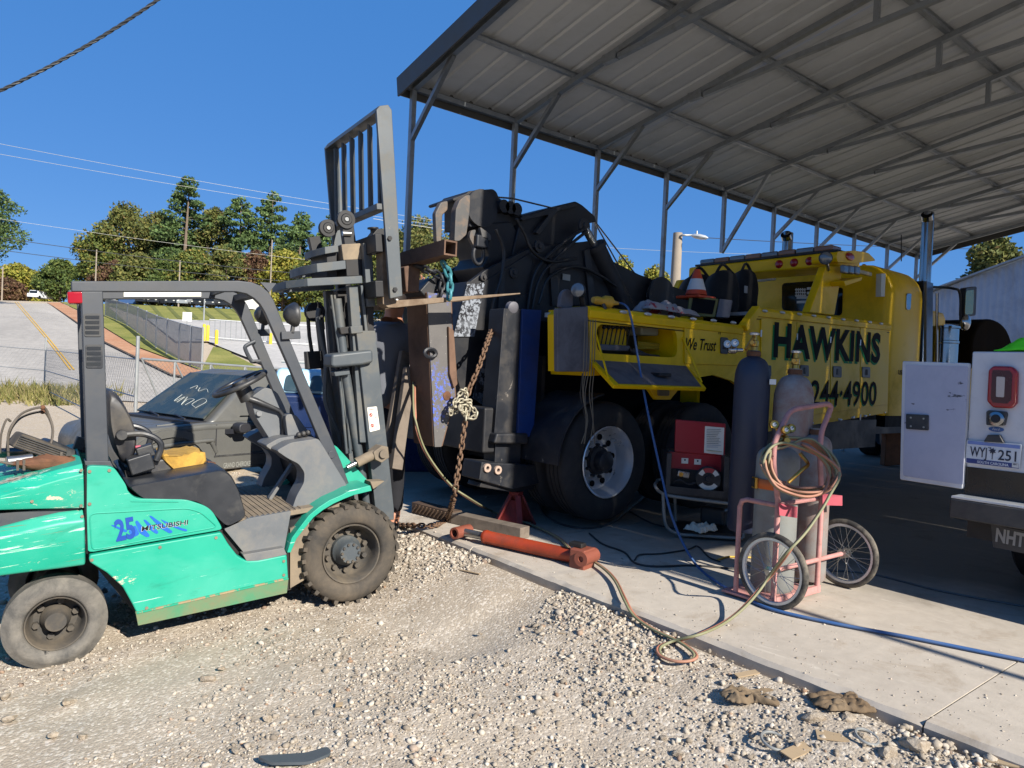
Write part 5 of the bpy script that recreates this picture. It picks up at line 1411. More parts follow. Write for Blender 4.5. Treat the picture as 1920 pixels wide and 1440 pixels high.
# 'We Trust' panel door and tall tool doors
def sdoor(px, name='tool_door', latch=None):
    pr = rpoly(AP(px), .015, 2); o = tp(ysw(MB(), pr, YS-.012, YS-.001).build(name, YELO, bevel=.004))
    if latch:
        (cx_, cy_, w_, h_) = latch; q = rpoly(AP([(cx_-w_, cy_-h_), (cx_+w_, cy_-h_+1), (cx_+w_, cy_+h_), (cx_-w_, cy_+h_-1)], YS-.012), .02, 3)
        l_ = tp(ysw(MB(), q, YS-.022, YS-.011).build('door_latch', BLKP, bevel=.004))
        cc = A3(cx_+2, cy_, YS-.022); tp(MB().box(cc, (.05, .012, .07)).build('latch_paddle', BLK, bevel=.004))
    return o
sdoor([(1282, 611), (1418, 626), (1418, 687), (1282, 682)], 'panel_door', (1357, 648, 7, 16))
sx = [1425, 1492.5, 1555, 1611, 1662]
tz = lambda x: 594+(x-1424)*(22/238.); bz_ = lambda x: 800-(x-1424)*(34/238.)
for k in range(4):
    a, b = sx[k]+.6, sx[k+1]-.6
    sdoor([(a, tz(a)+3), (b, tz(b)+3), (b, bz_(b)-8), (a, bz_(a)-8)], 'tool_door', ((1437, 695, 8, 11), (1507.5, 695, 8, 11), (1569, 697, 8, 11), (1623, 698, 7.5, 10.5))[k])
# wheel-gap plate with its lens
tp(ysw(MB(), AP([(1214, 727), (1274, 727), (1256, 749), (1229, 749)]), YS-.006, YS+.03).build('gap_plate', YELO))
tp(ysw(MB(), rpoly(AP([(1231, 730), (1252, 730), (1252, 742), (1231, 742)]), .02, 3), YS-.02, YS-.006).build('gap_lamp', mat('lens_smoke', '#6b6450', .2)))
# lettering
def body_text(s, px0, px1, pxtop, name, material, y=YS-.0155, dx=0., dz=0., **k):
    a, b = A3(*px0, y), A3(*px1, y); t = A3(*pxtop, y)
    h = t.z-a.z
    return tp(text(name, s, h, basis((a.x+dx, y, a.z+dz), b-a, (0, 0, 1)), material, None, width=(b-a).length, **k))
HB, HT = (1450, 667), (1650, 678)
body_text('HAWKINS', HB, HT, (1452, 605), 'name_shadow', PAINTG, dx=-.03, dz=-.03, bold=.03, spacing=1.05, y=YS-.0145)
body_text('HAWKINS', HB, HT, (1452, 605), 'name_lettering', INKB, bold=.035, spacing=1.05, y=YS-.0165)
PB, PT = (1490, 761), (1643, 758)
body_text('4\u00b7244\u00b74900', PB, PT, (1492, 712), 'phone_shadow', PAINTG, dx=-.018, dz=-.02, bold=.008, y=YS-.0145)
body_text('4\u00b7244\u00b74900', PB, PT, (1492, 712), 'phone_lettering', INKB, bold=.012, y=YS-.0165)
body_text('We Trust', (1286, 655), (1343, 658), (1288, 633), 'motto_lettering', INKB, bold=.012, shear=.32)
body_text('"', (1346, 636), (1350, 637), (1346, 622), 'motto_quote', INKB)
# ---- pylon with light bar
XP = 8.35
def AX(px, py, x=XP): p = atX(px, py, x); return (p.y, p.z)
bt = [AX(1402, 491), AX(1600, 470)]
zb1 = 2.62; zt1 = 2.93
yb_ = [YS+.12, YF_-.12]
za_, zt_ = AX(1530, 502)[1], AX(1530, 476)[1]
tp(MB().box2((XP-.02, yb_[0], za_), (XP+.55, yb_[1], zt_)).build('light_pylon', YELO, bevel=.03))
tp(MB().box2((XP+.0, yb_[0]+.02, zt_+.005), (XP+.30, yb_[1]-.1, zt_+.03)).build('light_bar_base', BLK))
for k in range(8):
    yy = yb_[0]+.10+k*.245; tp(MB().box2((XP+.02, yy, zt_+.03), (XP+.26, yy+.235, zt_+.10)).build('light_bar_lens', LENS if k % 2 else mat('amber_lens', '#80604a', .15), bevel=.02))
for px in (1460, 1488, 1517):
    y_, z_ = AX(px, 492, XP-.03); m = MB(); m.lathe((XP-.02, y_, (za_+zt_)/2), (-1, 0, 0), [(0, .055), (.012, .05), (.022, .03), (.026, 0)], 16); tp(m.build('red_marker_lamp', REDL, smooth=60))
for px0 in ((1543, 505), ):
    lg_ = AP([(1546, 500), (1578, 498), (1562, 592), (1514, 586)], YS+.14)
    tp(ysw(MB(), lg_, YS+.12, YS+.22).build('pylon_leg', YELO, bevel=.015)); tp(ysw(MB(), lg_, YF_-.22, YF_-.12).build('pylon_leg', YELO, bevel=.015))
tp(ysw(MB(), rpoly(AP([(1566, 472), (1600, 470), (1625, 474), (1640, 489), (1600, 494), (1566, 492)], YS+.1), .05, 3), YS+.08, YS+.40).build('pylon_end', YELO, bevel=.02))
c = A3(1594, 481, YS+.075); tp(MB().sphere(c, .11, 14, 8, (1, .12, .45)).build('red_side_lamp', REDL, smooth=60))
def wlamp(c, r, dirv, name='work_lamp'):
    m = MB(); m.lathe(c, dirv, [(-r*1.1, .02), (-r*.9, r*.55), (-.02, r*.95), (0, r), (.015, r)], 18); o = tp(m.build(name, BLK, smooth=50))
    m = MB(); m.lathe(Vector(c)+Vector(dirv).normalized()*.012, dirv, [(0, r*.94), (.012, r*.7), (.018, 0)], 18); tp(m.build('lamp_lens', LENS, smooth=60)); return o
wlamp(A3(1548, 484, YS+.0), .075, Vector((-.8, -.5, -.1)))
wlamp(A3(1397, 499, YF_-.2), .075, Vector((-.8, -.3, -.1)))
tp(MB().cyl(A3(1550, 494, YS+.0), A3(1553, 506, YS+.06), .02, n=8).build('lamp_stem', CHR))
# ---- sleeper cab
XS = 9.62; XSF = AY(1734, 560, YS+.06)[0]
zbot = .95
def sl_section(x, ins, dz):
    zt = AY(1640, 489, YS+.6)[1]-.0
    zt = 2.98-dz
    ya, yb = YS+.05+ins, YF_-.05-ins
    pts = [(ya, zbot), (ya, zt-.42)]
    for k in range(1, 6):
        a = k/6*PI/2; pts.append((ya+.42*(1-math.cos(a)), zt-.42+.42*math.sin(a)))
    pts.append((ya+.42, zt)); pts.append((yb-.42, zt))
    for k in range(1, 6):
        a = PI/2-k/6*PI/2; pts.append((yb-.42*(1-math.cos(a)), zt-.42+.42*math.sin(a)))
    pts += [(yb, zt-.42), (yb, zbot)]
    return [Vector((x, y, z)) for y, z in pts]
m = MB(); m.loft([sl_section(XS, .10, .06), sl_section(XS+.05, .03, .02), sl_section(XS+.14, 0, 0), sl_section(XSF-.1, 0, 0), sl_section(XSF, .04, .03)])
tp(m.build('sleeper_cab', YELO, smooth=50))
tp(MB().box2((XS+.05, YS+.06, .80), (XSF, YF_-.06, .95)).build('cab_sill', INKB))
tp(MB().box2((XSF, YS+.30, .9), (XSF+1.5, YF_-.30, 2.55)).build('day_cab', YELO, bevel=.12))
# rear windows
def rearpanel(px, material, name, off=.015, r=.06, x=XS):
    pr = rpoly([AX(a, b, x-off) for a, b in px], r, 4); return tp(MB().prism(pr, lambda a, b, d: (d, a, b), x-off, x+.06).build(name, material, smooth=0))
rearpanel([(1466, 531), (1541, 526), (1536, 585), (1466, 582)], GLASS, 'rear_window'); rearpanel([(1558, 545), (1580, 537), (1578, 592), (1556, 590)], GLASS, 'rear_window')
FLAGW = mat('flag_white', '#b9bcbc', .6)
fy = lambda px, py: AX(px, py, XS-.018)
for k in range(4):
    a, b = fy(1513 if k < 2 else 1494, 541+k*8.5), fy(1535-k*1.5, 540.5+k*8.5); tp(MB().bar((XS-.018, a[0], a[1]), (XS-.018, b[0], b[1]), .004, .035).build('flag_stripe', FLAGW, smooth=0))
for i in range(5):
    for j in range(3):
        a = fy(1493+i*4, 543+j*5.5); tp(MB().box((XS-.018, a[0], a[1]), (.004, .03, .03), rot=Matrix.Rotation(.78, 3, 'X')).build('flag_star', FLAGW, smooth=0))
s_ = rearpanel([(1418, 516), (1451, 510), (1449, 524), (1417, 528)], FLAGW, 'door_sticker', off=.02, r=.0, x=XS-.3)
tp(MB().box2((XS-.31, AX(1450, 515, XS-.3)[0], 2.3), (XS-.22, AX(1415, 515, XS-.3)[0], 2.32)).build('sticker_shelf', BLK))
tp(text('sticker_lettering', 'OUTLAW ONE', .07, basis((XS-.325, AX(1420, 524, XS-.325)[0], AX(1420, 524, XS-.325)[1]), (0, -1, .0), (0, 0, 1)), INKB, None, width=.40, bold=.02))
# reflective strip, handle, lamps on the sleeper
tp(ysw(MB(), AP([(1652, 513), (1660, 513), (1658, 556), (1651, 556)], YS+.04), YS+.035, YS+.10).build('reflector_strip', mat('reflector_white', '#b9b4a0', .4)))
tp(ysw(MB(), rpoly(AP([(1700, 550), (1709, 550), (1707, 581), (1699, 581)], YS+.04), .03, 3), YS+.035, YS+.06).build('grab_handle', CHR, bevel=.006))
for k in range(3): tp(MB().box(A3(1583+k*11, 505+k*1.0, YS+.02), (.12, .06, .10)).build('scene_lamp', LENS, bevel=.02))
tp(MB().box(A3(1618, 511, YS+.02), (.4, .04, .05)).build('lamp_rail', mat('cream_trim', '#9c8750', .4), bevel=.01))
tp(ysw(MB(), AP([(1566, 528), (1602, 520), (1600, 527), (1570, 537)], YS+.05), YS-.05, YS+.3).build('step_bracket', YELO, bevel=.008))
tp(text('dot_lettering', 'USDOT', .06, basis(A3(1684, 702, YS+.045), (1, 0, 0), (0, 0, 1)), INKB, None, width=.34, bold=.02))
# ---- exhaust stacks
def stack(c, zb_, zt_, r):
    m = MB(); c = Vector(c)
    pts = [Vector((c.x, c.y, zb_)), Vector((c.x, c.y, zt_-.18)), Vector((c.x-.02, c.y, zt_-.08)), Vector((c.x-.10, c.y-.02, zt_-.01))]
    m.tube(pts, r, 16, caps=False, smooth=4); o = tp(m.build('exhaust_stack', CHR, smooth=60))
    e = pts[-1]; d = (pts[-1]-pts[-2]).normalized(); tp(MB().cyl(e-d*.02, e-d*.012, r*.93, n=16).build('stack_mouth', INKB))
q = A3(1733, 440, YS+.25); stack((q.x+.1, YS+.25, 0), 1.0, A3(1733, 400, YS+.25).z, .078)
q = A3(1476, 470, YF_-.15); stack((q.x, YF_-.15, 0), 1.0, A3(1470, 438, YF_-.15).z, .085)
tp(MB().box2((XSF+.03, YS+.10, 1.0), (XSF+.10, YS+.40, 2.85)).build('stack_guard', mat('dark_steel_panel', '#2c2d31', .4, .5)))
tp(ysw(MB(), AP([(1738, 527), (1750, 531), (1748, 690), (1737, 690)], YS+.02), YS+.02, YS+.06).build('stack_shield', mat('blue_grey_panel', '#636a78', .35, .6), bevel=.004))
# ---- front end seen past the cab
XM = 12.0
mb_ = [A3(1749, 535, 4.3), A3(1790, 537, 3.95), A3(1802, 545, 3.9), A3(1803, 610, 3.9)]
tp(MB().tube([A3(1750, 538, 4.4), A3(1788, 541, 4.0), A3(1800, 552, 3.95), A3(1801, 606, 3.95)], .018, 7, smooth=4).build('mirror_arm', BLK))
mp_ = rpoly(AP([(1808, 540), (1829, 537), (1827, 592), (1806, 594)], 3.92), .04, 3)
tp(ysw(MB(), mp_, 3.90, 3.98).build('mirror_shell', BLK2, bevel=.01))
mp2 = rpoly(AP([(1811, 545), (1826, 543), (1824, 589), (1809, 590)], 3.895), .05, 3)
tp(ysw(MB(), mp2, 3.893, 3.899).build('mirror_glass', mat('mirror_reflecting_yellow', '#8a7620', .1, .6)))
tp(MB().sphere(A3(1810, 604, 3.92), .12, 14, 8, (1, .5, 1)).build('round_mirror', CHR, smooth=60))
ac = A3(1779, 650, 4.25); acx = ac.x
zt2 = A3(1779, 609, 4.25).z
tp(MB().lathe((acx, 4.3, zt2-.9), (0, 0, 1), [(0, .17), (.62, .17), (.63, .18), (.66, .18), (.67, .17), (.84, .17), (.85, .185), (.88, .185), (.9, .10), (.9, 0)], 24).build('air_cleaner', CHR, smooth=40))
tp(MB().cyl(A3(1757, 550, 4.25), A3(1756, 690, 4.25), .02, n=8).build('grab_rail', CHR))
fz = lambda px, py: AY(px, py, 4.25)
fe = [fz(px, py) for px, py in ((1826, 640), (1836, 612), (1850, 598), (1872, 598), (1892, 614), (1904, 645), (1906, 690), (1826, 690))]
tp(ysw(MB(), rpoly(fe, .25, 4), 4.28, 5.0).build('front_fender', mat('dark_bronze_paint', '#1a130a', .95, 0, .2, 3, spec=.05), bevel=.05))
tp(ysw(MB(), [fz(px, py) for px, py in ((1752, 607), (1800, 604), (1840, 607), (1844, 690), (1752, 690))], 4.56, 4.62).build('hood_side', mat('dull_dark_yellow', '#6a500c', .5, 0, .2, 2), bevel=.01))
tp(MB().box2((acx-.6, 4.6, .9), (acx+2.6, YF_-.4, 2.0)).build('engine_hood', YELO, bevel=.15))
# ---- chassis and wheels
tp(MB().box2((3.55, YM-.48, .62), (15.0, YM-.38, .92)).build('frame_rail', BLK)); tp(MB().box2((3.55, YM+.38, .62), (15.0, YM+.48, .92)).build('frame_rail', BLK))
tp(MB().box2((x0+.05, YS+.72, .45), (6.6, YF_-.72, z0_-.08)).build('wheel_well', INKB))
tp(MB().box2((6.63, YS+.06, .90), (9.4, YF_-.06, z2_-.08)).build('body_core', INKB))
tp(MB().box2((6.9, YS+.05, .55), (9.4, YF_-.05, .9)).build('under_box', BLK))
wc = Vector((4.45, YS+.03, .565)); RW = .52
def dual(c, sgn, inner=True):
    c = Vector(c)
    root = empty('wheel'); tp(root); root.location = c
    for j in (0, 1) if inner else (0,):
        y0 = sgn*j*.335
        m = MB(); T_ = .28
        prof = [(.02, .305), (.0, .33), (-.004, .40), (.006, .46), (.03, .500), (.045, .512)]
        for g in range(4):
            u = .06+g*.048; prof += [(u, .517), (u+.014, .52), (u+.016, .507), (u+.026, .507), (u+.028, .52)]
        prof += [(T_-.045, .512), (T_-.03, .500), (T_-.006, .46), (T_, .40), (T_, .33), (T_-.02, .305)]
        m.lathe((0, y0, 0), (0, sgn, 0), prof, 44, close=True); m.build('tyre', TYRE, root, smooth=40)
    m = MB()
    m.lathe((0, 0, 0), (0, sgn, 0), [(.0, .312), (-.006, .305), (.0, .295), (.03, .288), (.06, .275), (.12, .265), (.155, .255), (.165, .235), (.17, .17), (.14, .155), (.14, .12)], 40, cap0=False)
    m.build('wheel_rim', ALU, root, smooth=40)
    m = MB(); m.lathe((0, sgn*.145, 0), (0, -sgn, 0), [(0, .13), (.04, .12), (.05, .09), (.12, .085), (.13, .07), (.13, 0)], 20); m.build('wheel_hub', BLK2, root, smooth=40)
    hh = nn = None
    for i in range(10):
        a = 2*PI*i/10+.15; p = Vector((.205*math.cos(a), sgn*.160, .205*math.sin(a)))
        if hh is None: hh = MB().cyl((0, 0, 0), (0, -sgn*.010, 0), .027, n=12).build('hand_hole', INKB, root, smooth=0); o = hh
        else: o = hh.copy(); COL.objects.link(o); o.parent = root
        o.location = p
        a += .31; p = Vector((.142*math.cos(a), sgn*.15, .142*math.sin(a)))
        if nn is None: nn = MB().cyl((0, 0, 0), (0, -sgn*.045, 0), .014, n=6).build('wheel_nut', BLK2, root, smooth=0); o = nn
        else: o = nn.copy(); COL.objects.link(o); o.parent = root
        o.location = p
for x in (4.45, 5.80):
    dual((x, YS+.03, .565), 1); dual((x, YF_-.03, .565), -1)
    tp(MB().cyl((x, YS+.4, .565), (x, YF_-.4, .565), .12).build('drive_axle', BLK))
for y, s in ((YS+.05, 1), (YF_-.05, -1)):
    m = MB(); m.lathe((14.2, y, .52), (0, s, 0), [(0, .3), (0, .45), (.03, .52), (.25, .52), (.28, .45), (.28, .3)], 30, close=True); tp(m.build('tyre', TYRE, smooth=40))
# ---- rear corner: outrigger leg, grey panel, lamp
L0 = YS+.46
tp(ysw(MB(), AP([(945, 578), (984, 580), (968, 832), (926, 824)], L0), L0, L0+.20).build('outrigger_sleeve', BLK2, bevel=.006))
tp(ysw(MB(), AP([(972, 580), (1007, 582), (992, 818), (962, 818)], L0+.03), L0-.03, L0-.004).build('outrigger_face', BLUE, bevel=.004))
tp(ysw(MB(), AP([(930, 812), (990, 812), (990, 833), (925, 832)], L0-.04), L0-.05, L0+.25).build('outrigger_collar', BLK2, bevel=.02))
tp(ysw(MB(), AP([(932, 832), (980, 832), (978, 880), (930, 876)], L0), L0+.02, L0+.18).build('outrigger_leg', BLK2, bevel=.006))
tp(ysw(MB(), AP([(902, 866), (1005, 872), (1012, 906), (960, 918), (897, 900)], L0-.05), L0-.06, L0+.20).build('outrigger_foot', BLK2, bevel=.01))
tp(ysw(MB(), AP([(905, 905), (1008, 906), (1004, 918), (965, 924), (902, 914)], L0-.04), L0-.02, L0+.16).build('foot_pad', BLK, bevel=.006))
for px in (912, 932): 
    c = A3(px, 879-.2*(932-px)+2, L0-.06); tp(MB().lathe(c, (0, -1, 0), [(0, .035), (.02, .035), (.02, .016), (.0, .016)], 14, close=True).build('foot_bushing', mat('pale_bushing', '#a58f80', .6)))
tp(ysw(MB(), AP([(1045, 578), (1103, 574), (1106, 697), (1046, 697)], YS+.0), YS+.0, YS+.05).build('rear_cover', GREYS, bevel=.01))
tp(ysw(MB(), rpoly(AP([(1046, 578), (1050, 550), (1058, 542), (1066, 543), (1071, 552), (1072, 577)], YS+.1), .03, 3), YS+.08, YS+.12).build('cover_ear', GREYS, bevel=.006))
tp(ysw(MB(), AP([(1036, 590), (1046, 582), (1050, 696), (1037, 696)], YS+.08), YS+.06, YS+.14).build('corner_post', YELO))
wlamp(A3(1084, 544, YS-.02), .062, Vector((-.9, -.5, 0))); tp(MB().cyl(A3(1090, 555, YS), A3(1094, 580, YS+.06), .025, n=8).build('lamp_stem', BLK))
tp(MB().lathe(A3(956, 576, L0+.05), (0, -1, -.2), [(0, .05), (.05, .055), (.06, .04), (.06, 0)], 14).build('leg_cap', GREYS, smooth=40))
# cross beam / bumper at the tail
tp(MB().box2((3.45, YS+.5, .62), (3.75, YF_-.3, 1.0)).build('tail_beam', BLK, bevel=.02))
tp(MB().tube([A3(1092, 700, YS+.05), A3(1088, 740, YS+.05), A3(1100, 800, YS+.05)], .006, 5).build('loose_wire', HOSE))
# mud guard over the rear wheel
m = MB(); rings = []
for a in [R(100)+R(80)*k/10 for k in range(11)]:
    rings.append([Vector((4.45+.60*math.cos(a), YS+.02, .565+.60*math.sin(a))), Vector((4.45+.60*math.cos(a), YS+.62, .565+.60*math.sin(a))), Vector((4.45+.585*math.cos(a), YS+.62, .565+.585*math.sin(a))), Vector((4.45+.585*math.cos(a), YS+.02, .565+.585*math.sin(a)))])
tp(m.loft(rings).build('mud_guard', BLK2))
for k in range(5):
    rr = random.Random(k); x_ = 1097+k*5
    tp(MB().tube([A3(x_, 600, YS-.03), A3(x_-3, 690, YS-.04), A3(x_-6+rr.randint(-4, 4), 740, YS-.04), A3(x_-3+rr.randint(-6, 6), 790, YS-.05), A3(x_+rr.randint(-14, 8), 832, YS-.05)], .004, 5, smooth=4).build('loose_wire', mat('wire_tan', '#6b6355', .7)))

# ---- boom tower
B0, B1 = 5.15, 6.05
def bp_(name, px, y0, y1, material=BLK, yref=None, r=.02, bevel=.012):
    return tp(ysw(MB(), rpoly(AP(px, y0 if yref is None else yref), r, 2), y0, y1).build(name, material, bevel=bevel))
tower = [(878, 530), (985, 470), (1000, 590), (985, 780), (930, 800), (846, 668), (850, 628)]
bp_('tower_plate', [(876, 532), (912, 505), (1000, 462), (1105, 452), (1120, 470), (1190, 566), (1110, 575), (1048, 572), (1000, 640), (985, 770), (930, 800), (880, 760)], B0, B0+.06)
bp_('tower_plate', [(876, 532), (912, 505), (1000, 462), (1105, 452), (1120, 470), (1190, 566), (1110, 575), (1048, 572), (1000, 640), (985, 770), (930, 800), (880, 760)], B1-.06, B1, yref=B0)
bp_('tower_core', [(900, 560), (990, 500), (1090, 470), (1150, 560), (1000, 620), (960, 760), (900, 740)], B0+.2, B1-.2)
# inclined grip-covered leg faces (near leg)
a, b, c, d = (A3(875, 533, B0-.02), A3(908, 530, B0-.02), A3(888, 631, B0-.02), A3(849, 631, B0-.02))
def thickq(m, q, t):
    n_ = (q[1]-q[0]).cross(q[3]-q[0]).normalized()*t
    return m.add(q+[p+n_ for p in q], [(0, 1, 2, 3), (7, 6, 5, 4), (0, 4, 5, 1), (1, 5, 6, 2), (2, 6, 7, 3), (3, 7, 4, 0)])
tp(thickq(MB(), [a, b, c, d], -.01).build('grip_plate', GRIP, smooth=0))
bp_('tower_leg', [(876, 528), (912, 526), (1000, 470), (985, 700), (930, 800), (880, 790), (846, 668), (849, 631)], B0-.015, B0+.3, r=.01)
q = [A3(912, 638, B0-.12), A3(947, 636, B0-.12), A3(931, 780, B0-.12), A3(886, 746, B0-.12)]
tp(thickq(MB(), q, -.01).build('grip_plate', GRIP, smooth=0))
# upper arm and boom
bp_('boom_arm', [(978, 404), (1080, 377), (1092, 384), (1116, 405), (1119, 416), (1102, 419), (1092, 428), (1060, 470), (1000, 520), (960, 480)], B0+.12, B1-.12)
for y in (B0+.06, B1-.12): bp_('arm_rib', [(975, 408), (1080, 379), (1084, 386), (1045, 396), (1012, 440), (1004, 436), (1030, 402), (980, 414)], y, y+.06, BLK2, yref=B0+.06, bevel=.005)
bp_('main_boom', [(1100, 450), (1150, 490), (1200, 515), (1285, 545), (1300, 575), (1290, 600), (1190, 590), (1120, 540)], B0+.15, B1-.15)
# lift cylinders
for y in (B0+.0, B1-.1):
    a, b = A3(1094, 423, B0), A3(1116, 462, B0); c = A3(1182, 600, B0)
    for v in (a, b, c): v.y = y
    tp(MB().cyl(a, b, .04, n=14).build('cylinder_rod', STEELB, smooth=50)); tp(MB().cyl(b.lerp(c, .02), c, .10, n=18).build('lift_cylinder', BLK, smooth=50))
    tp(MB().cyl(b.lerp(c, -.02), b.lerp(c, .03), .11, n=18).build('cylinder_gland', BLK2, smooth=40))
# boom head: cheek plates, sheaves, rollers
GREYW = mat('worn_grey_cheek', '#4f4e4d', .6, .3, .25, 7, dirt='#8a7058', damt=.3, dscale=8)
def cheek(y0, y1, dx, m_):
    bp_('head_cheek', [(852+dx, 452), (855+dx, 392), (862+dx, 375), (874+dx, 366), (882+dx, 365), (881+dx, 395), (875+dx, 440), (862+dx, 452)], y0, y1, m_, r=.015, bevel=.006)
cheek(B0+.10, B0+.18, 0, GREYW); cheek(B0+.46, B0+.54, -2, BLK); bp_('head_cheek', [(830, 452), (828, 396), (838, 376), (852, 372), (852, 390), (842, 400), (840, 452)], B0+.2, B0+.26, GREYW, yref=B0+.1, r=.015)
bp_('head_block', [(848, 372), (876, 362), (878, 358), (925, 354), (932, 360), (936, 372), (975, 385), (979, 402), (975, 420), (940, 430), (905, 425), (880, 426), (880, 365), (852, 378)], B0+.18, B1-.3)
for px, py, r_ in ((905, 390, .17),):
    c = A3(px, py, B0+.14); tp(MB().lathe(c, (0, 1, 0), [(0, 0), (0, r_), (.03, r_), (.06, r_-.03), (.09, r_), (.12, r_), (.12, 0)], 24).build('head_sheave', BLK2, smooth=40))
for k in range(3):
    c = A3(946+k*12, 386+k*3, B0+.1); tp(MB().cyl(c, c+Vector((0, .6, 0)), .06, n=14).build('head_roller', BLK, smooth=50))
bp_('head_neck', [(905, 420), (960, 415), (985, 470), (975, 500), (925, 540), (905, 500), (918, 480), (900, 440)], B0+.15, B1-.25)
bp_('neck_gusset', [(883, 432), (893, 430), (888, 450), (893, 470), (880, 445)], B0+.1, B0+.14, GREYW)
bp_('neck_gusset', [(900, 424), (922, 440), (922, 452), (905, 448)], B0+.05, B0+.09, GREYW)
# hook ring
c = A3(897, 478, B0+.1); pts = [c+Vector((.055*math.cos(a), 0, .085*math.sin(a))) for a in [2*PI*i/20 for i in range(20)]]
tp(MB().tube(pts, .018, 8, closed=True).build('hook_ring', BLK2, smooth=60)); tp(MB().box(A3(900, 454, B0+.1), (.14, .10, .12)).build('hook_block', BLK2, bevel=.02))
tp(MB().cyl(A3(905, 430, B0+.1), A3(900, 452, B0+.1), .012, n=6).build('winch_cable', BLK2))
c = A3(1011, 460, B0-.02); tp(MB().tube([c+Vector((.03*math.cos(a), 0, .04*math.sin(a))) for a in [2*PI*i/14 for i in range(14)]], .007, 6, closed=True).build('tie_ring', BLK2))

# ---- mechanism on the boom: pins, hoses, ribs, winch, plates
for px, py, r_ in ((1010, 462, .06), (1094, 424, .075), (962, 512, .05), (1000, 600, .05), (1118, 470, .05), (905, 520, .035), (1175, 560, .05), (930, 760, .045)):
    c = A3(px, py, B0-.015); tp(MB().lathe(c, (0, -1, 0), [(0, r_), (.018, r_), (.022, r_*.85), (.022, r_*.45), (.04, r_*.42), (.04, 0)], 18).build('pivot_pin', BLK2, smooth=30))
BHOSE = mat('boom_hose', '#17181b', .5, 0, .15, 9)
for k, path in enumerate(([(1098, 428), (1060, 452), (1010, 500), (992, 560), (986, 640)], [(1100, 434), (1066, 462), (1018, 512), (1000, 570), (994, 650)], [(1180, 556), (1130, 520), (1080, 500), (1030, 520), (1010, 570)], [(968, 410), (985, 440), (998, 470), (1030, 490), (1080, 485)], [(930, 430), (945, 470), (940, 520), (925, 570), (920, 640)])):
    tp(MB().tube([A3(x, y, B0-.05-.012*k) for x, y in path], .016, 7, smooth=6).build('hydraulic_hose', BHOSE, smooth=60))
for q in (([(1030, 480), (1042, 470), (1050, 572), (1036, 574)]), ([(1096, 470), (1106, 466), (1118, 570), (1106, 572)]), ([(938, 516), (948, 508), (940, 640), (930, 640)])):
    bp_('tower_rib', q, B0-.03, B0-.001, BLK2, r=.005, bevel=.004)
bp_('weld_plate', [(965, 560), (995, 548), (998, 610), (968, 622)], B0-.022, B0-.002, BLK2, r=.01, bevel=.004)
for px, py, w_, h_ in ((1062, 520, .10, .06), (957, 655, .06, .09)):
    c = A3(px, py, B0-.012); tp(MB().box(c, (w_, .004, h_)).build('data_plate', mat('data_plate_grey', '#8e8f8c', .5)))
wc_ = A3(1235, 560, B0+.1); tp(MB().lathe((wc_.x, B0+.05, wc_.z+.02), (0, 1, 0), [(0, .0), (0, .22), (.03, .22), (.03, .13), (.42, .13), (.42, .22), (.45, .22), (.45, 0)], 24).build('winch_drum', BLK2, smooth=30))
m = MB()
hx_ = []
for k in range(200):
    a = 2*PI*k/10; hx_.append(Vector((wc_.x+.145*math.cos(a), B0+.09+.0018*k, wc_.z+.02+.145*math.sin(a))))
tp(m.tube(hx_, .012, 5).build('winch_cable', STEELB, smooth=60))
for y in (B0+.25, B0+.45): tp(MB().tube([Vector((wc_.x-.1, y, wc_.z+.16)), A3(1110, 408, y), A3(960, 372, y), A3(905, 368, y)], .009, 5).build('winch_cable', STEELB))
# cab roof details: horn, antenna, clearance lamps
tp(MB().cyl(A3(1690, 490, YS+.8), A3(1690, 440, YS+.8), .008, n=5).build('antenna', BLK))
for k in range(3): c = A3(1655+k*22, 497, YS+.3); tp(MB().sphere(Vector((c.x, YS+.55, 2.99)), .05, 10, 6, (1, .6, .6)).build('clearance_lamp', mat('amber_marker', '#a5661c', .2), smooth=60))
# seams, hinges and grab irons on the tall tool doors
for k in range(4):
    for py in (625, 765):
        p = A3(sx[k]+2.2, tz(sx[k])+ (py-594), YS-.014); tp(MB().cyl(p-Vector((0, 0, .035)), p+Vector((0, 0, .035)), .009, n=8).build('door_hinge', ALU))
for k in range(9):
    p = A3(1427+k*29, 812-k*4.2, YS-.003); tp(MB().cyl(p+Vector((0, .0, .035)), p+Vector((0, -.006, .035)), .011, n=6).build('body_bolt', ALU))
# ================================================================== helpers for free-standing things
def gpt(px, py, lift=0.0):
    d = ray(px, py)
    p = atZ(px, py, lift)
    if p.x > XE and -5 < p.y < 8.2: return p
    t = .6
    while t < 30:
        q = EYE+d*t
        if q.z < gz1(q.x, q.y)+lift: break
        t += .01
    if q.x > XE-.03 and -5 < q.y < 8.2: q = atZ(px, py, lift)
    return q
class Face:
    """vertical working plane through a point, facing the survey position"""
    def __init__(s, o, yaw=0.):
        s.o = Vector(o); a = HEAD-PI/2+yaw; s.a = a
        s.x = Vector((math.cos(a), math.sin(a), 0)); s.n = Vector((-math.sin(a), math.cos(a), 0))   # n points away
    def uv(s, px, py, d=0.):
        p = hit(px, py, s.n, s.n.dot(s.o)+d); q = p-s.o; return (q.dot(s.x), q.z)
    def v(s, px, py, d=0.): u = s.uv(px, py, d); return Vector((u[0], d, u[1]))
    def poly(s, pts, d=0.): return [s.uv(a, b, d) for a, b in pts]
    def root(s, name, **k): return empty(name, s.o, s.a, **k)
def slab_of(prof, d0, d1): return MB().prism(prof, lambda a, b, d: (a, d, b), d0, d1)

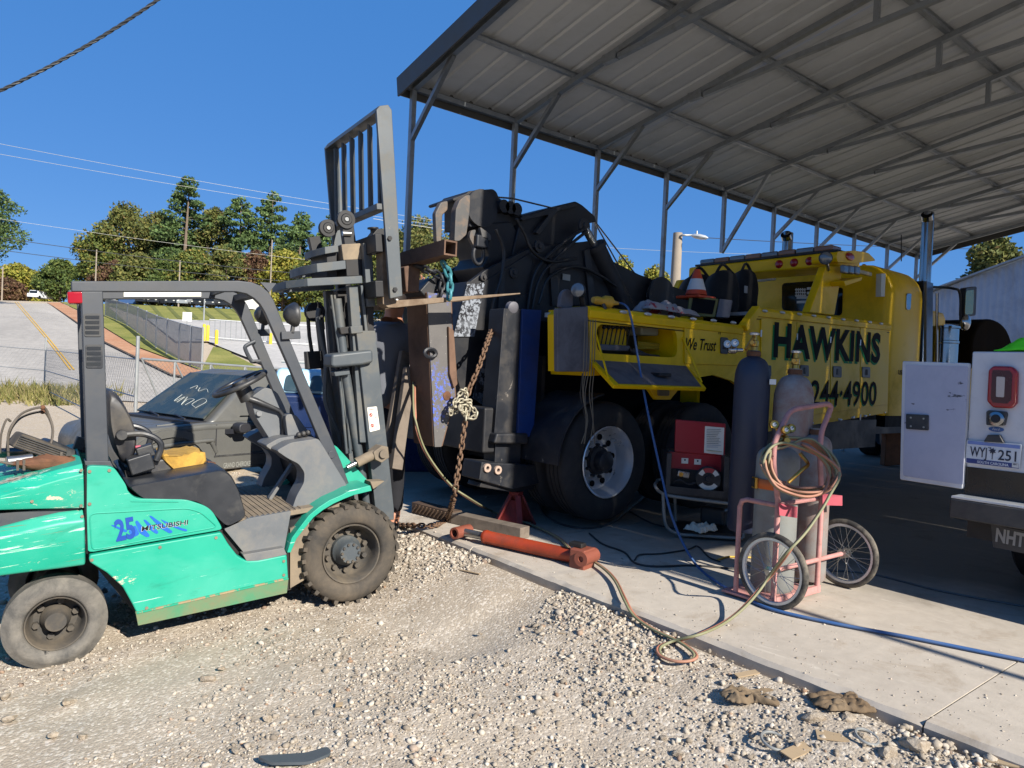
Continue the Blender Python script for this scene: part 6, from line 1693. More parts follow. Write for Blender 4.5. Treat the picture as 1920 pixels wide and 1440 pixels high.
# ================================================================== HANGING COLUMN, CROSS TUBE, CHAINS
RUSTW = mat('rusty_brown_steel', '#6d5444', .8, .2, .22, 5, dirt='#4a382e', damt=.4, dscale=3, bump=.2, bscale=90)
def blue_chip():
    b = NB('grey_steel_blue_flecks'); co = b.coord()
    c = b.mix(b.noise(5, 6, .7), lin('#4c4a49'), lin('#676360'))
    f = b.math('MULTIPLY', b.ramp(b.noise(38, 5, .75, co), [(.52, 0.), (.56, 1.)]), b.ramp(b.noise(2.2, 4, .6, co), [(.45, 0.), (.6, 1.)]))
    c = b.mix(f, c, lin('#4a63c0')); f2 = b.ramp(b.noise(60, 3, .7, co), [(.68, 0.), (.72, .8)]); c = b.mix(f2, c, lin('#b9b6b0'))
    b.set(Base_Color=c, Roughness=.7, Metallic=.1); return b.m
FLECK = blue_chip()
CY0, CY1 = 4.55, 4.85
col_o = atY(800, 700, CY0)
clm = empty('lift_column', (col_o.x, CY0, .6), label='upright rusty steel box column hanging behind the forklift mast with blue flecked face', cat='steel column')
def cpt(o): o.parent = clm; o.matrix_parent_inverse = Matrix.Translation(-Vector(clm.location)); return o
rings = []
for (pl, pr_, pz) in (((799, 548), (848, 548), 0), ((803, 640), (851, 640), 0), ((808, 740), (856, 740), 0), ((813, 838), (830, 842), 0)):
    a, b = atY(*pl, CY0), atY(*pr_, CY0)
    rings.append([Vector((a.x, CY0, a.z)), Vector((b.x, CY0, a.z)), Vector((b.x, CY1, a.z)), Vector((a.x, CY1, a.z))])
o = MB().loft(rings); cpt(o.build('column_core', RUSTW, bevel=.008))
fq = [(a[0]+Vector((.004, -.012, 0)), a[1]+Vector((-.02, -.012, 0))) for a in rings]
m = MB(); m.loft([[l, r, r+Vector((0, .011, 0)), l+Vector((0, .011, 0))] for l, r in fq]); cpt(m.build('column_face', FLECK, bevel=.002))
edge = [atY(836, 612, CY0), atY(846, 620, CY0), atY(853, 720, CY0), atY(846, 728, CY0), atY(838, 700, CY0)]
cpt(MB().prism([(p.x, p.z) for p in edge], lambda a, b, d: (a, d, b), CY0-.04, CY0-.012).build('edge_rail', RUSTW, bevel=.006))
lug = atY(803, 662, CY0); cpt(MB().tube([lug+Vector((.05*math.cos(a)+.0, -.03, .032*math.sin(a))) for a in [2*PI*i/14 for i in range(14)]], .014, 6, closed=True).build('lifting_lug', BLK2))
c = atY(838, 742, CY0-.014); cpt(MB().lathe(c, (0, -1, 0), [(0, .035), (.004, .035), (.006, .022), (.006, 0)], 16).build('rusty_plug', RUST))
hd = [atY(x, y, CY0) for x, y in ((758, 500), (790, 492), (786, 548), (762, 548))]
cpt(MB().prism([(p.x, p.z) for p in hd], lambda a, b, d: (a, d, b), CY0+.0, CY1).build('head_bracket', RUSTW, bevel=.01))
hd2 = [atY(x, y, CY0) for x, y in ((790, 545), (812, 520), (832, 545), (850, 556), (800, 556))]
cpt(MB().prism([(p.x, p.z) for p in hd2], lambda a, b, d: (a, d, b), CY0+.02, CY1-.02).build('head_cap', BLK2, bevel=.01))
# square cross tube, open toward the yard
TY0 = 4.10; e = atY(845, 465, TY0); w2 = .052
tz0 = e.z; tx0 = e.x
def ring(y, k, dx=0, dz=0): return [Vector((tx0+sx_*w2*k+dx, y, tz0+sz_*w2*k+dz)) for sx_, sz_ in ((-1, -1), (1, -1), (1, 1), (-1, 1))]
m = MB(); m.loft([ring(5.0, 1, -.02, -.05), ring(TY0, 1), ring(TY0, .78), ring(4.95, .78, -.02, -.05)], caps=False); m.loft([ring(4.99, .99, -.02, -.05), ring(5.0, .99, -.02, -.05)])
cpt(m.build('cross_tube', RUSTW, smooth=20))
# teal chain and clamp hanging from the tube
TEAL = mat('teal_paint', '#3d7d86', .5, .2, .2, 9, dirt='#3b4a4a', damt=.3)
def link_mesh(name, L, Wd, r, material):
    pts = []
    for k in range(16):
        a = 2*PI*k/16; pts.append(Vector((Wd*math.cos(a), 0, (L-Wd)*(1 if math.sin(a) > .01 else (-1 if math.sin(a) < -.01 else 0))+Wd*math.sin(a))))
    o = MB().tube(pts, r, 6, closed=True).build(name, material, smooth=60); return o
def chain(name, pts, L, r, material, label, cat='chain', sub_=6):
    P = catmull([Vector(p) for p in pts], sub_); root = empty(name, P[0], label=label, cat=cat)
    proto = None; k = 0; acc = 0; step = L*1.5; pos = P[0].copy(); i = 1
    while i < len(P):
        d = P[i]-pos
        if d.length < step-acc: acc += d.length; pos = P[i].copy(); i += 1; continue
        pos = pos+d.normalized()*(step-acc); acc = 0
        if proto is None: proto = link_mesh('link', L, L*.62, r, material); o = proto
        else: o = proto.copy(); COL.objects.link(o)
        t = (P[min(i+1, len(P)-1)]-P[max(i-1, 0)]).normalized()
        q = t.to_track_quat('Z', 'Y') @ Quaternion((0, 0, 1), (PI/2 if k % 2 else 0)+random.uniform(-.25, .25))
        o.rotation_mode = 'QUATERNION'; o.parent = root; o.location = pos-P[0]; o.rotation_quaternion = q; k += 1
    return root
random.seed(11)
tcl = chain('hook_chain', [Vector((tx0, TY0+.12, tz0-.06)), atY(843, 520, TY0+.12), atY(842, 558, TY0+.12)], .036, .011, TEAL, 'short teal painted chain hanging from the open end of the rusty cross tube')
tcl2 = chain('hook_chain', [Vector((tx0-.05, TY0+.42, tz0-.08)), atY(826, 520, TY0+.42), atY(824, 556, TY0+.42)], .036, .011, BLK2, 'short dark chain hanging behind the teal one on the cross tube')
# rusty chain from the boom to the ground
RCH = mat('rusty_chain', '#6f5642', .75, .3, .3, 20, dirt='#4a3a30', damt=.4)
z_c = 4.50
cpts = [atY(934, 592, 5.08), atY(922, 618, 4.85), atY(912, 646, z_c+.1), atY(897, 690, z_c), atY(876, 742, z_c-.05), atY(872, 790, z_c-.1), atY(862, 860, z_c-.15), atY(851, 930, z_c-.2)]
g0_ = gpt(838, 972, .03); g1_ = gpt(815, 985, .03); g2_ = gpt(780, 985, .03); g3_ = gpt(748, 984, .03); g4_ = gpt(738, 968, .03)
chain('hanging_chain', cpts+[g0_, g1_, g2_, g3_, g4_],   .028, .008, RCH, 'long rusty chain hanging from the boom and trailing along the slab edge')
kn = atY(866, 768, z_c-.1); pts = []
rr = random.Random(8)
for k in range(16): pts.append(kn+Vector((rr.gauss(0, .045), rr.gauss(0, .03), rr.gauss(0, .05))))
chain('chain_bundle', pts, .022, .007, mat('pale_chain', '#a39c88', .6, .4, .2, 20), 'knotted bundle of pale thin chain hooked on the long rusty chain', sub_=5)
# wooden props
WOOD = mat('grey_wood', '#70655a', .9, 0, .25, 4, dirt='#4d443b', damt=.4, dscale=5, bump=.3, bscale=50)
for k, (a, b, lab) in enumerate((((742, 880), (768, 690), 'grey timber prop leaning against the rusty column, nearer of two'), ((728, 850), (760, 660), 'grey timber prop leaning against the rusty column, farther of two'))):
    A = atY(a[0], a[1], 4.75+.15*k); A.z = max(A.z, .0)
    B = atY(b[0], b[1], 4.88+.15*k); tag(MB().bar(A, B, .09, .05, up=(0, 1, 0)).build('timber_prop', WOOD, bevel=.004), lab, 'timber', 'timber props by the column')

# ================================================================== SERVICE TRUCK
SVW = mat('service_white', '#c4c4c6', .4, 0, .05, 2, dirt='#8b8b90', damt=.22, dscale=3, chips='#4a4a4c', camt=.05, cscale=9)
XR = 5.0
svc = empty('service_truck', (XR, .65, 0), label='white utility body pickup with red tail lamp and an open side door', cat='truck')
def sp(o): o.parent = svc; o.matrix_parent_inverse = Matrix.Translation(-Vector((XR, .65, 0))); return o
def SX_(px, py, x=XR): p = atX(px, py, x); return (p.y, p.z)
def spoly(pts, x=XR): return [SX_(a, b, x) for a, b in pts]
def xsw(prof, x0, x1): return MB().prism(prof, lambda a, b, d: (d, a, b), x0, x1)
yl = SX_(1816, 780)[0]; zt = SX_(1822, 659)[1]; zb_ = SX_(1808, 892)[1]; yr = yl-2.02
sp(MB().box2((XR, yl-.44, zb_), (XR+2.6, yl, zt)).build('side_box', SVW, bevel=.01)); sp(MB().box2((XR, yr, zb_), (XR+2.6, yr+.44, zt)).build('side_box', SVW, bevel=.01))
sp(MB().box2((XR+.05, yr+.44, zb_+.05), (XR+2.6, yl-.44, zb_+.12)).build('load_bed', SVW)); sp(MB().box2((XR+.0, yr+.445, zb_+.12), (XR+.05, yl-.445, zb_+.62)).build('tailgate', SVW, bevel=.01))
sp(MB().box2((XR+.02, yr+.02, .40), (XR+2.5, yl-.02, zb_-.003)).build('under_body', BLKM))
sp(MB().box2((XR-.004, yl-.442, zb_-.17), (XR+.1, yl-.002, zb_+.06)).build('rear_skirt', mat('black_paint', '#0c0d10', .25, 0, .1, 4)))
sp(MB().box2((XR-.17, yr, zb_-.25), (XR+.05, yl+.02, zb_-.13)).build('rear_bumper', BLKP, bevel=.01)); sp(MB().box2((XR-.165, yr+.01, zb_-.129), (XR-.005, yl+.015, zb_-.115)).build('bumper_tread', ALU, bevel=.003))
# cab and bonnet forward
cabp = [(2.65, zb_-.1), (2.65, 1.45), (2.75, 1.95), (3.0, 2.02), (3.9, 2.0), (4.6, 1.45), (5.6, 1.30), (5.85, 1.15), (5.9, .55), (2.65, .5)]
m = MB(); m.prism(cabp, lambda a, b, d: (XR+a, d, b), yr+.03, yl-.03); sp(m.build('cab', SVW, bevel=.06))
for y in (yl-.029, yr+.029):
    sp(MB().prism([(2.85, 1.42), (2.92, 1.86), (3.85, 1.86), (4.35, 1.42)], lambda a, b, d: (XR+a, d, b), y-.004, y+.004).build('side_window', GLASS))
sp(MB().box2((XR+2.64, yr+.25, 1.45), (XR+2.648, yl-.25, 1.85)).build('rear_window', GLASS))
for x in (1.15, 4.85):
    for y, s in ((yl-.02, -1), (yr+.02, 1)):
        sp(MB().lathe((XR+x, y, .38), (0, s, 0), [(0, .22), (0, .34), (.03, .38), (.21, .38), (.24, .34), (.24, .22)], 28, close=True).build('tyre', TYRE, smooth=40)); sp(MB().lathe((XR+x, y+s*.03, .38), (0, s, 0), [(0, .225), (.05, .2), (.06, 0)], 24, cap0=False).build('wheel_rim', ALU, smooth=40))
# open compartment door (frame, skin, latch)
dp = spoly([(1693, 677), (1818, 681), (1806, 917), (1688, 899)], XR-.02)
dr = sp(xsw(rpoly(dp, .01, 2), XR-.03, XR+.015).build('compartment_door', SVW, bevel=.006))
ip = spoly([(1699, 684), (1816, 687), (1806, 909), (1694, 892)], XR-.03)
sp(xsw(rpoly(ip, .01, 2), XR-.036, XR-.029).build('door_skin', mat('worn_door_lining', '#a7a9b8', .5, 0, .06, 2, dirt='#8f93a6', damt=.3, dscale=2, chips='#4a4b52', camt=.26, cscale=9, cstretch=(1, .5, 1.6))))
lp = spoly([(1700, 776), (1742, 778), (1742, 807), (1700, 804)], XR-.036); lt = sp(xsw(rpoly(lp, .006, 2), XR-.05, XR-.035).build('latch_plate', BLKP, bevel=.003))
for px, py in ((1708, 783), (1732, 785), (1708, 799), (1732, 801)):
    p = atX(px, py, XR-.05); sp(MB().cyl(p, p-Vector((.004, 0, 0)), .006, n=8).build('latch_screw', STEELB))
# tail lamp
tl = spoly([(1862, 686), (1897, 687), (1908, 697), (1906, 756), (1896, 766), (1861, 764), (1850, 752), (1853, 694)], XR-.03)
t_ = sp(xsw(tl, XR-.035, XR+.01).build('tail_lamp', REDL, bevel=.012))
sp(xsw(rpoly(spoly([(1869, 706), (1885, 707), (1883, 745), (1868, 744)], XR-.036), .006, 2), XR-.042, XR-.034).build('reverse_lens', mat('reverse_lens', '#b5aaa2', .25)))
sp(xsw(spoly([(1862, 694), (1893, 695), (1898, 702), (1896, 750), (1888, 757), (1862, 755), (1858, 748), (1860, 700)], XR-.036), XR-.038, XR-.034).build('lamp_reflector', mat('lens_dark_red', '#3f0a0e', .25)))
# rear camera, oval badge, plate lamp
sp(xsw(rpoly(spoly([(1852, 772), (1856, 769), (1888, 772), (1890, 777), (1885, 798), (1852, 797)], XR-.01), .006, 2), XR-.04, XR+.0).build('lock_body', BLKP, bevel=.006))
c = atX(1869, 785, XR-.04); sp(MB().lathe(c, (-1, 0, 0), [(0, .042), (.015, .042), (.02, .034), (.02, .0)], 20).build('lock_cylinder', CHR, smooth=40)); sp(MB().lathe(c-Vector((.02, 0, 0)), (-1, 0, 0), [(0, .026), (.006, .024), (.006, 0)], 16).build('lock_face', BLK))
c = atX(1868, 805, XR-.004); m = MB(); m.sphere(c, .042, 16, 6, (.06, 1, .36)); sp(m.build('oval_badge', mat('badge_blue', '#2c5590', .3), smooth=60))
sp(text('badge_lettering', 'Ford', .016, basis(c+Vector((-.0034, .020, -.006)), (0, -1, 0), (0, 0, 1)), mat('badge_silver', '#b8bcc2', .4), None, width=.04, shear=.3))
sp(xsw(spoly([(1854, 815), (1876, 815), (1884, 830), (1846, 828)], XR-.01), XR-.03, XR+.0).build('plate_lamp', BLKP, bevel=.004))
# number plate
pp = spoly([(1813, 825), (1916, 833), (1912, 880), (1810, 868)], XR-.012)
npl = sp(xsw(rpoly(pp, .006, 2), XR-.016, XR-.010).build('number_plate', mat('plate_white', '#c3c6ca', .4, 0, .03, 5), bevel=.001))
PBL = mat('plate_blue', '#26356f', .4)
pl_o = atX(1811, 868, XR-.017); pl_x = atX(1912, 880, XR-.017)-pl_o; pl_y = atX(1813, 825, XR-.017)-pl_o
def plp(u, v, x=0.): return pl_o+pl_x*u+pl_y*v+Vector((-x, 0, 0))
def pquad(name, u0, v0, u1, v1, material, x=.0008): return sp(MB().add([plp(u0, v0, x), plp(u1, v0, x), plp(u1, v1, x), plp(u0, v1, x)], [(0, 1, 2, 3)]).build(name, material, smooth=0))
pquad('plate_band', .005, .02, .985, .22, PBL); pquad('plate_band', .02, .84, .985, .98, mat('plate_sky', '#6c7fb4', .4)); pquad('plate_sticker', .86, .05, .98, .26, mat('sticker_pale', '#bcbcb8', .4), .0014)
LW = pl_x.length; LH = pl_y.length
def ptext(s, u, v, h, w_, material, name): return sp(text(name, s, h*LH, basis(plp(u, v, .0018), pl_x, pl_y), material, None, width=w_*LW, bold=.012))
PDB = mat('plate_ink', '#141a33', .4)
ptext('WYJ', .07, .33, .42, .32, PDB, 'plate_letters'); ptext('251', .60, .30, .42, .33, PDB, 'plate_digits'); ptext('SOUTH CAROLINA', .22, .06, .11, .58, mat('plate_text_white', '#ccd0d6', .4), 'plate_state'); ptext('MAY', .885, .15, .08, .07, PDB, 'sticker_text')
m = MB(); m.add([plp(.488, .28, .0018), plp(.502, .28, .0018), plp(.502, .6, .0018), plp(.488, .6, .0018)], [(0, 1, 2, 3)])
sp(m.build('palmetto_trunk', PDB, smooth=0))
m = MB(); ce = plp(.495, .64, .002); ring_ = []
for k in range(14):
    a = 2*PI*k/14; r_ = (.075 if k % 2 else .04); ring_.append(ce+pl_x*(r_*math.cos(a))+pl_y*(r_*2.2*math.sin(a)*.9))
sp(m.add(ring_, [tuple(range(14))]).build('palmetto_crown', PDB, smooth=0))
cr = [plp(.44+.03*math.cos(a), .80+.06*math.sin(a), .002) for a in [R(200)+R(160)*i/8 for i in range(9)]]+[plp(.44+.022*math.cos(a), .815+.045*math.sin(a), .002) for a in [R(340)-R(130)*i/8 for i in range(9)]]
sp(MB().add(cr, [tuple(range(18))]).build('crescent', PDB, smooth=0))
# mud flap with letters
fp_ = spoly([(1858, 983), (1990, 1010), (1990, 1052), (1862, 1026)], XR+.0)
sp(xsw(fp_, XR+.0, XR+.015).build('mud_flap', BLKP))
a = atX(1866, 1014, XR-.004); b = atX(1930, 1028, XR-.004); sp(text('flap_lettering', 'NHTE', .078, basis(a, b-a, (0, 0, 1)), mat('flap_white', '#8d8d8b', .6), None, width=(b-a).length*1.06, bold=.04))
# hi-vis shirt on the side box
HV = mat('hi_vis_green', '#57e01e', .7, 0, .15, 6)
rr = random.Random(2); rg = np.random.default_rng(3)
N = 16; vs = []; fs = []
for i in range(N):
    for j in range(N):
        u, v = i/(N-1), j/(N-1); ed = min(u, 1-u, v, 1-v)
        h = (.02+.075*float(fnoise(u*4.2, v*3.1, 1, 5))+.045*float(fnoise(u*9, v*8, 1, 6)))*min(1, ed*6+.12)
        vs.append((XR+.02+v*.42+.03*(rr.random()-.5), yl-.11-u*.50+.03*(rr.random()-.5), zt+.004+h))
for i in range(N-1):
    for j in range(N-1): fs.append((i*N+j, (i+1)*N+j, (i+1)*N+j+1, i*N+j+1))
o = MB().add(vs, fs).build('hi_vis_shirt', HV, smooth=80); sm = o.modifiers.new('sub', 'SUBSURF'); sm.levels = 1; sm.render_levels = 1
so_ = o.modifiers.new('thick', 'SOLIDIFY'); so_.thickness = .006
tag(o, 'bright green safety shirt crumpled on top of the white service box', 'shirt')

# rusty casting leaning behind the door
fc = Face(gpt(1665, 874)); rt = fc.root('rusty_casting', label='rust brown cast bracket standing on the floor behind the white door', cat='casting')
cp_ = rpoly(fc.poly([(1640, 736), (1672, 734), (1680, 790), (1690, 812), (1690, 872), (1658, 874), (1662, 820), (1652, 780)]), .03, 3)
slab_of(cp_, 0, .16).build('casting_body', mat('cast_rust', '#7a5138', .85, .1, .25, 6, dirt='#4f3528', damt=.4, dscale=4, bump=.3, bscale=40), rt, bevel=.015)
for px, py in ((1650, 745), (1662, 744), (1660, 808)): c = fc.v(px, py, -.002); MB().cyl(c, c+Vector((0, .01, 0)), .028, n=10).build('bolt_hole', BLKM, rt)
fc2 = Face(gpt(1705, 862)); rt2 = fc2.root('steel_cabinet', label='dark grey steel box in the shade between casting and white door', cat='cabinet')
slab_of(fc2.poly([(1672, 735), (1722, 733), (1722, 862), (1676, 864)]), .05, .5).build('cabinet_body', mat('dark_grey_box', '#4a4c50', .5, .2, .15, 4), rt2, bevel=.01); slab_of(fc2.poly([(1680, 742), (1718, 741), (1718, 786), (1682, 788)]), .04, .051).build('cabinet_drawer', BLKM, rt2)

# ================================================================== CYLINDER CART
PINK = mat('faded_pink_paint', '#b9827d', .65, 0, .15, 8, dirt='#8a6a60', damt=.4, dscale=8, chips='#6a4335', camt=.18, cscale=20)
GASG = mat('cylinder_grey', '#7f827f', .5, .1, .12, 4, dirt='#6f675c', damt=.3, dscale=4, chips='#b6b3aa', camt=.06, cscale=9)
GASR = mat('cylinder_worn', '#8a8784', .55, .1, .15, 5, dirt='#80584a', damt=.4, dscale=5)
GASB = mat('cylinder_navy', '#232b3f', .45, .1, .18, 4, dirt='#383a42', damt=.3, dscale=5)
BRASS = mat('brass', '#b58d45', .3, .9, .12, 12)
BIKE = mat('bike_tyre', '#2a2826', .85, 0, .15, 10, dirt='#7d7568', damt=.45, dscale=6)
w1 = gpt(1447, 1143); w2_ = gpt(1577, 1100); cy_ = (w1.y+w2_.y)/2
RWc = .222
ctr = empty('gas_cylinder_cart', ((w1.x+w2_.x)/2, cy_, 0), label='pink two wheeled welding cart with spoked bicycle wheels', cat='cart')
co_ = Vector(ctr.location)
def ct(o): o.parent = ctr; o.matrix_parent_inverse = Matrix.Translation(-co_); return o
def cpx(px, py, y=None): return atY(px, py, cy_ if y is None else y)
for xw, lab in ((w1.x, 0), (w2_.x, 1)):
    wr = empty('wheel'); wr.parent = ctr; wr.location = Vector((xw, cy_, RWc))-co_
    MB().lathe((-.02, 0, 0), (1, 0, 0), [(0.002, RWc-.03), (.0, RWc-.02), (.006, RWc-.006), (.02, RWc), (.034, RWc-.006), (.04, RWc-.02), (.038, RWc-.03)], 48, close=True).build('tyre', BIKE, wr, smooth=50)
    MB().lathe((-.013, 0, 0), (1, 0, 0), [(0, RWc-.027), (0, RWc-.045), (.006, RWc-.05), (.020, RWc-.05), (.026, RWc-.045), (.026, RWc-.027)], 48, close=True).build('rim', ALU, wr, smooth=40)
    MB().lathe((-.05, 0, 0), (1, 0, 0), [(0, .012), (.012, .014), (.015, .03), (.02, .03), (.022, .018), (.078, .018), (.08, .03), (.085, .03), (.088, .014), (.10, .012)], 16).build('hub', STEELB, wr, smooth=30)
    for k in range(28):
        a = 2*PI*k/28; s = 1 if k % 2 else -1; b = a+(.75 if (k//2) % 2 else -.75)
        MB().cyl((s*.032, .026*math.cos(b), .026*math.sin(b)), (0, (RWc-.047)*math.cos(a), (RWc-.047)*math.sin(a)), .0016, n=4, caps=False).build('spoke', STEELB, wr, smooth=0)
ct(MB().cyl((w1.x-.03, cy_, RWc), (w2_.x+.03, cy_, RWc), .014, n=10).build('axle', PINK))
XU0, XU1 = w1.x+.10, w2_.x-.10
# uprights and bent handle
zh = cpx(1520, 762).z
def xz(px, py): p = cpx(px, py); return (p.x, p.z)
u0 = xz(1456, 1000)[0]; u1 = xz(1537, 1000)[0]
hpts = [Vector((u0, cy_, .03)), Vector((u0, cy_, .62)), cpx(1450, 868), cpx(1452, 830), cpx(1478, 775), cpx(1490, 767), cpx(1552, 757), cpx(1559, 763), cpx(1540, 810), cpx(1537, 850), Vector((u1, cy_, .62)), Vector((u1, cy_, .03))]
hp2 = []
for i, p in enumerate(hpts): hp2.append(p)
rp = []
for i in range(len(hp2)):
    if 0 < i < len(hp2)-1:
        a = hp2[i-1]-hp2[i]; b = hp2[i+1]-hp2[i]; l = min(.035, a.length*.4, b.length*.4); A = hp2[i]+a.normalized()*l; B = hp2[i]+b.normalized()*l
        rp += [A, A*.25+hp2[i]*.5+B*.25, B]
    else: rp.append(hp2[i])
ct(MB().tube(rp, .016, 10).build('frame_tube', PINK, smooth=60))
yb2 = cy_+.30
for x_ in (u0, u1):
    fpts = [Vector((x_, cy_+.0, .60)), Vector((x_-.0, cy_+.20, .60)), Vector((x_, cy_+.25, .55)), Vector((x_, cy_+.25, .02))]
    ct(MB().tube([fpts[0], fpts[1], fpts[1].lerp(fpts[2], .5)+Vector((0, .012, .012)), fpts[2], fpts[3]], .015, 9).build('side_hoop', PINK, smooth=60))
ct(MB().tube([Vector((u0, cy_+.02, .60)), Vector((u1, cy_+.02, .60))], .014, 8).build('cross_tube', PINK))
ct(MB().box2((u0-.03, cy_+.015, .015), (u1+.03, cy_+.33, .03)).build('base_plate', PINK, bevel=.003)); ct(MB().box2((u0-.03, cy_-.01, .015), (u1+.03, cy_+.014, .06)).build('base_lip', PINK, bevel=.003))
for q in ([(1459, 943), (1494, 950), (1493, 971), (1460, 966)], [(1541, 925), (1578, 929), (1578, 948), (1541, 947)]):
    pr = [((p := cpx(a, b, cy_-.03)).x, p.z) for a, b in q]; ct(MB().prism(pr, lambda a, b, d: (a, d, b), cy_-.035, cy_-.03).build('flag_plate', mat('dull_red_plate', '#a04a55', .6, 0, .1, 8)))
# gas cylinders (things of their own)
def gas_cylinder(c, r, H, material, label, neck=.05, valve=True, cap=None, dome=.14):
    root = empty('gas_cylinder', c, label=label, cat='gas cylinder')
    prof = [(0, r*.9), (.02, r), (H-dome-.02, r)]
    for k in range(1, 7):
        a = k/6*PI/2*.93; prof.append((H-dome+dome*math.sin(a), neck+(r-neck)*math.cos(a)))
    prof += [(H+.01, neck*.8), (H+.05, neck*.8), (H+.05, 0)]
    MB().lathe((0, 0, 0), (0, 0, 1), prof, 32).build('shell', material, root, smooth=50)
    MB().lathe((0, 0, H+.012), (0, 0, 1), [(0, neck*.95), (.03, neck*.95), (.035, neck*.7), (.035, 0)], 16).build('neck_ring', RUST, root, smooth=30)
    if valve:
        m = MB(); m.lathe((0, 0, H+.045), (0, 0, 1), [(0, .022), (.03, .02), (.035, .027), (.07, .027), (.075, .017), (.11, .015), (.11, 0)], 12); m.build('valve', BRASS, root, smooth=30)
        MB().cyl((0, 0, H+.10), (-.075, -.03, H+.10), .014, n=10).build('valve_outlet', BRASS, root)
        MB().lathe((0, 0, H+.155), (0, 0, 1), [(0, .03), (.012, .033), (.018, .02), (.018, 0)], 12).build('hand_wheel', ALU, root, smooth=30)
    return root
b1 = gpt(1441, 1104); b1.z = .03; gas_cylinder((b1.x-.075, cy_+.17, .032), .128, .88, GASG, 'shorter grey gas cylinder on the pink cart, nearer the yard', dome=.08, valve=False)
b2_ = gpt(1504, 1088); gas_cylinder((b2_.x-.03, cy_+.16, .032), .098, .94, GASR, 'slimmer scuffed grey gas cylinder on the pink cart, farther of the two', dome=.08, valve=False)
gB = atD(1475, 1000, 4.78); gas_cylinder((gB.x, gB.y, 0), .128, 1.36, GASR, 'tall grey gas cylinder with brass valve standing behind the pink cart', dome=.17)
fcb = atD(1396, 1000, 4.82); gas_cylinder((fcb.x, fcb.y, .30), .117, 1.17, GASB, 'tall navy gas cylinder with two dial gauges behind the red welder', dome=.15)
lbl = atD(1449, 716, 4.70); tag(MB().box(lbl, (.05, .003, .035), rot=Matrix.Rotation(HEAD-PI/2+.3, 3, 'Z')).build('cylinder_sticker', WHITEM), 'small white sticker on the shoulder of the tall grey cylinder', 'sticker')
def gauge(c, d, r, root, face=None):
    c = Vector(c); d = Vector(d).normalized()
    g = MB().lathe(c-d*.022, d, [(0, r*.8), (.004, r), (.026, r), (.03, r*.93), (.027, r*.86)], 20).build('gauge_case', BRASS if face is None else face, root, smooth=40)
    MB().lathe(c+d*.0045, d, [(0, r*.87), (.001, 0)], 20).build('gauge_dial', WHITEM, root, smooth=0)
    x, y, z, L = frame_of(c, c+d); MB().bar(c+d*.007, c+d*.007+(x*.7+y*.5).normalized()*r*.6, .003, .002, up=d).build('gauge_needle', INKB, root)
# regulator on the navy cylinder
vd = -(_fw+_rt*.3)
top_b = Vector((fcb.x, fcb.y, .14+1.33+.13)); rg1 = empty('regulator', top_b, label='regulator with two white dial gauges on the navy cylinder', cat='regulator')
gp1, gp2 = atD(1364, 645, 4.70)-top_b, atD(1378, 643, 4.66)-top_b
gauge(gp1, vd, .028, rg1, CHR); gauge(gp2, vd, .028, rg1, CHR)
cb = atD(1376, 656, 4.72)-top_b; MB().lathe(cb+_rt*-.04, _rt, [(0, .015), (.01, .026), (.05, .026), (.06, .014), (.10, .012), (.10, 0)], 14).build('regulator_body', CHR, rg1, smooth=40)
MB().cyl(cb, gp1, .008, n=6).build('gauge_stem', BRASS, rg1); MB().cyl(cb, gp2, .008, n=6).build('gauge_stem', BRASS, rg1)
MB().tube([cb+_rt*.08, Vector((0, 0, .02))], .012, 8).build('inlet', BRASS, rg1)
# regulators on the cart
rgo = Vector((b1.x-.06, cy_+.1, .96)); rg2 = empty('regulator', rgo, label='pair of brass regulators tucked inside the coiled hose on the cart', cat='regulator')
for k, (px, py, dp) in enumerate(((1452, 796, 4.10), (1474, 806, 4.05), (1484, 803, 4.12))):
    gauge(atD(px, py, dp)-rgo, vd+Vector((.2*k, -.3, .2)), .026, rg2)
cb2 = atD(1468, 826, 4.12)-rgo; MB().lathe(cb2, (-.6, -.7, .1), [(0, .02), (.01, .034), (.03, .034), (.035, .02), (.07, .016), (.07, 0)], 16).build('regulator_body', BRASS, rg2, smooth=40)
MB().cyl(cb2, atD(1474, 806, 4.06)-rgo, .009, n=6).build('gauge_stem', BRASS, rg2); MB().cyl(cb2, atD(1452, 796, 4.12)-rgo, .009, n=6).build('gauge_stem', BRASS, rg2); MB().cyl(cb2, Vector((0, .07, -.06)), .013, n=8).build('inlet', BRASS, rg2)
# orange strap
sf_ = Face((u0, cy_+.0, 0)); 
stp = empty('ratchet_strap', cpx(1425, 920, cy_+.02), label='orange ratchet strap with brass buckle round the grey cart cylinder', cat='strap')
sro = Vector(stp.location); ORG = mat('strap_orange', '#c8642a', .7, 0, .15, 20, bump=.3, bscale=200)
m = MB(); pts_ = []; cc = Vector((b1.x-.075, cy_+.17)); zc_ = cpx(1425, 920, cy_+.04).z
vs = []
for k in range(13):
    a = R(128)+R(105)*k/12; 
    for h in (-.03, .03): vs.append(Vector((cc.x+.133*math.cos(a), cc.y+.133*math.sin(a), zc_+h-.0))-sro)
m.add(vs, [(2*k, 2*k+2, 2*k+3, 2*k+1) for k in range(12)]); o = m.build('webbing', ORG, stp, smooth=60); so_ = o.modifiers.new('t', 'SOLIDIFY'); so_.thickness = .004
bq = Vector((cc.x+.145*math.cos(R(150)), cc.y+.145*math.sin(R(150)), zc_))-sro; MB().box(bq, (.02, .05, .07), rot=Matrix.Rotation(R(150), 3, 'Z')).build('buckle', BRASS, stp, bevel=.004); MB().box(bq+Vector((.0, .0, .0)), (.032, .03, .05), rot=Matrix.Rotation(R(150), 3, 'Z')).build('ratchet', BLKM, stp, bevel=.004)
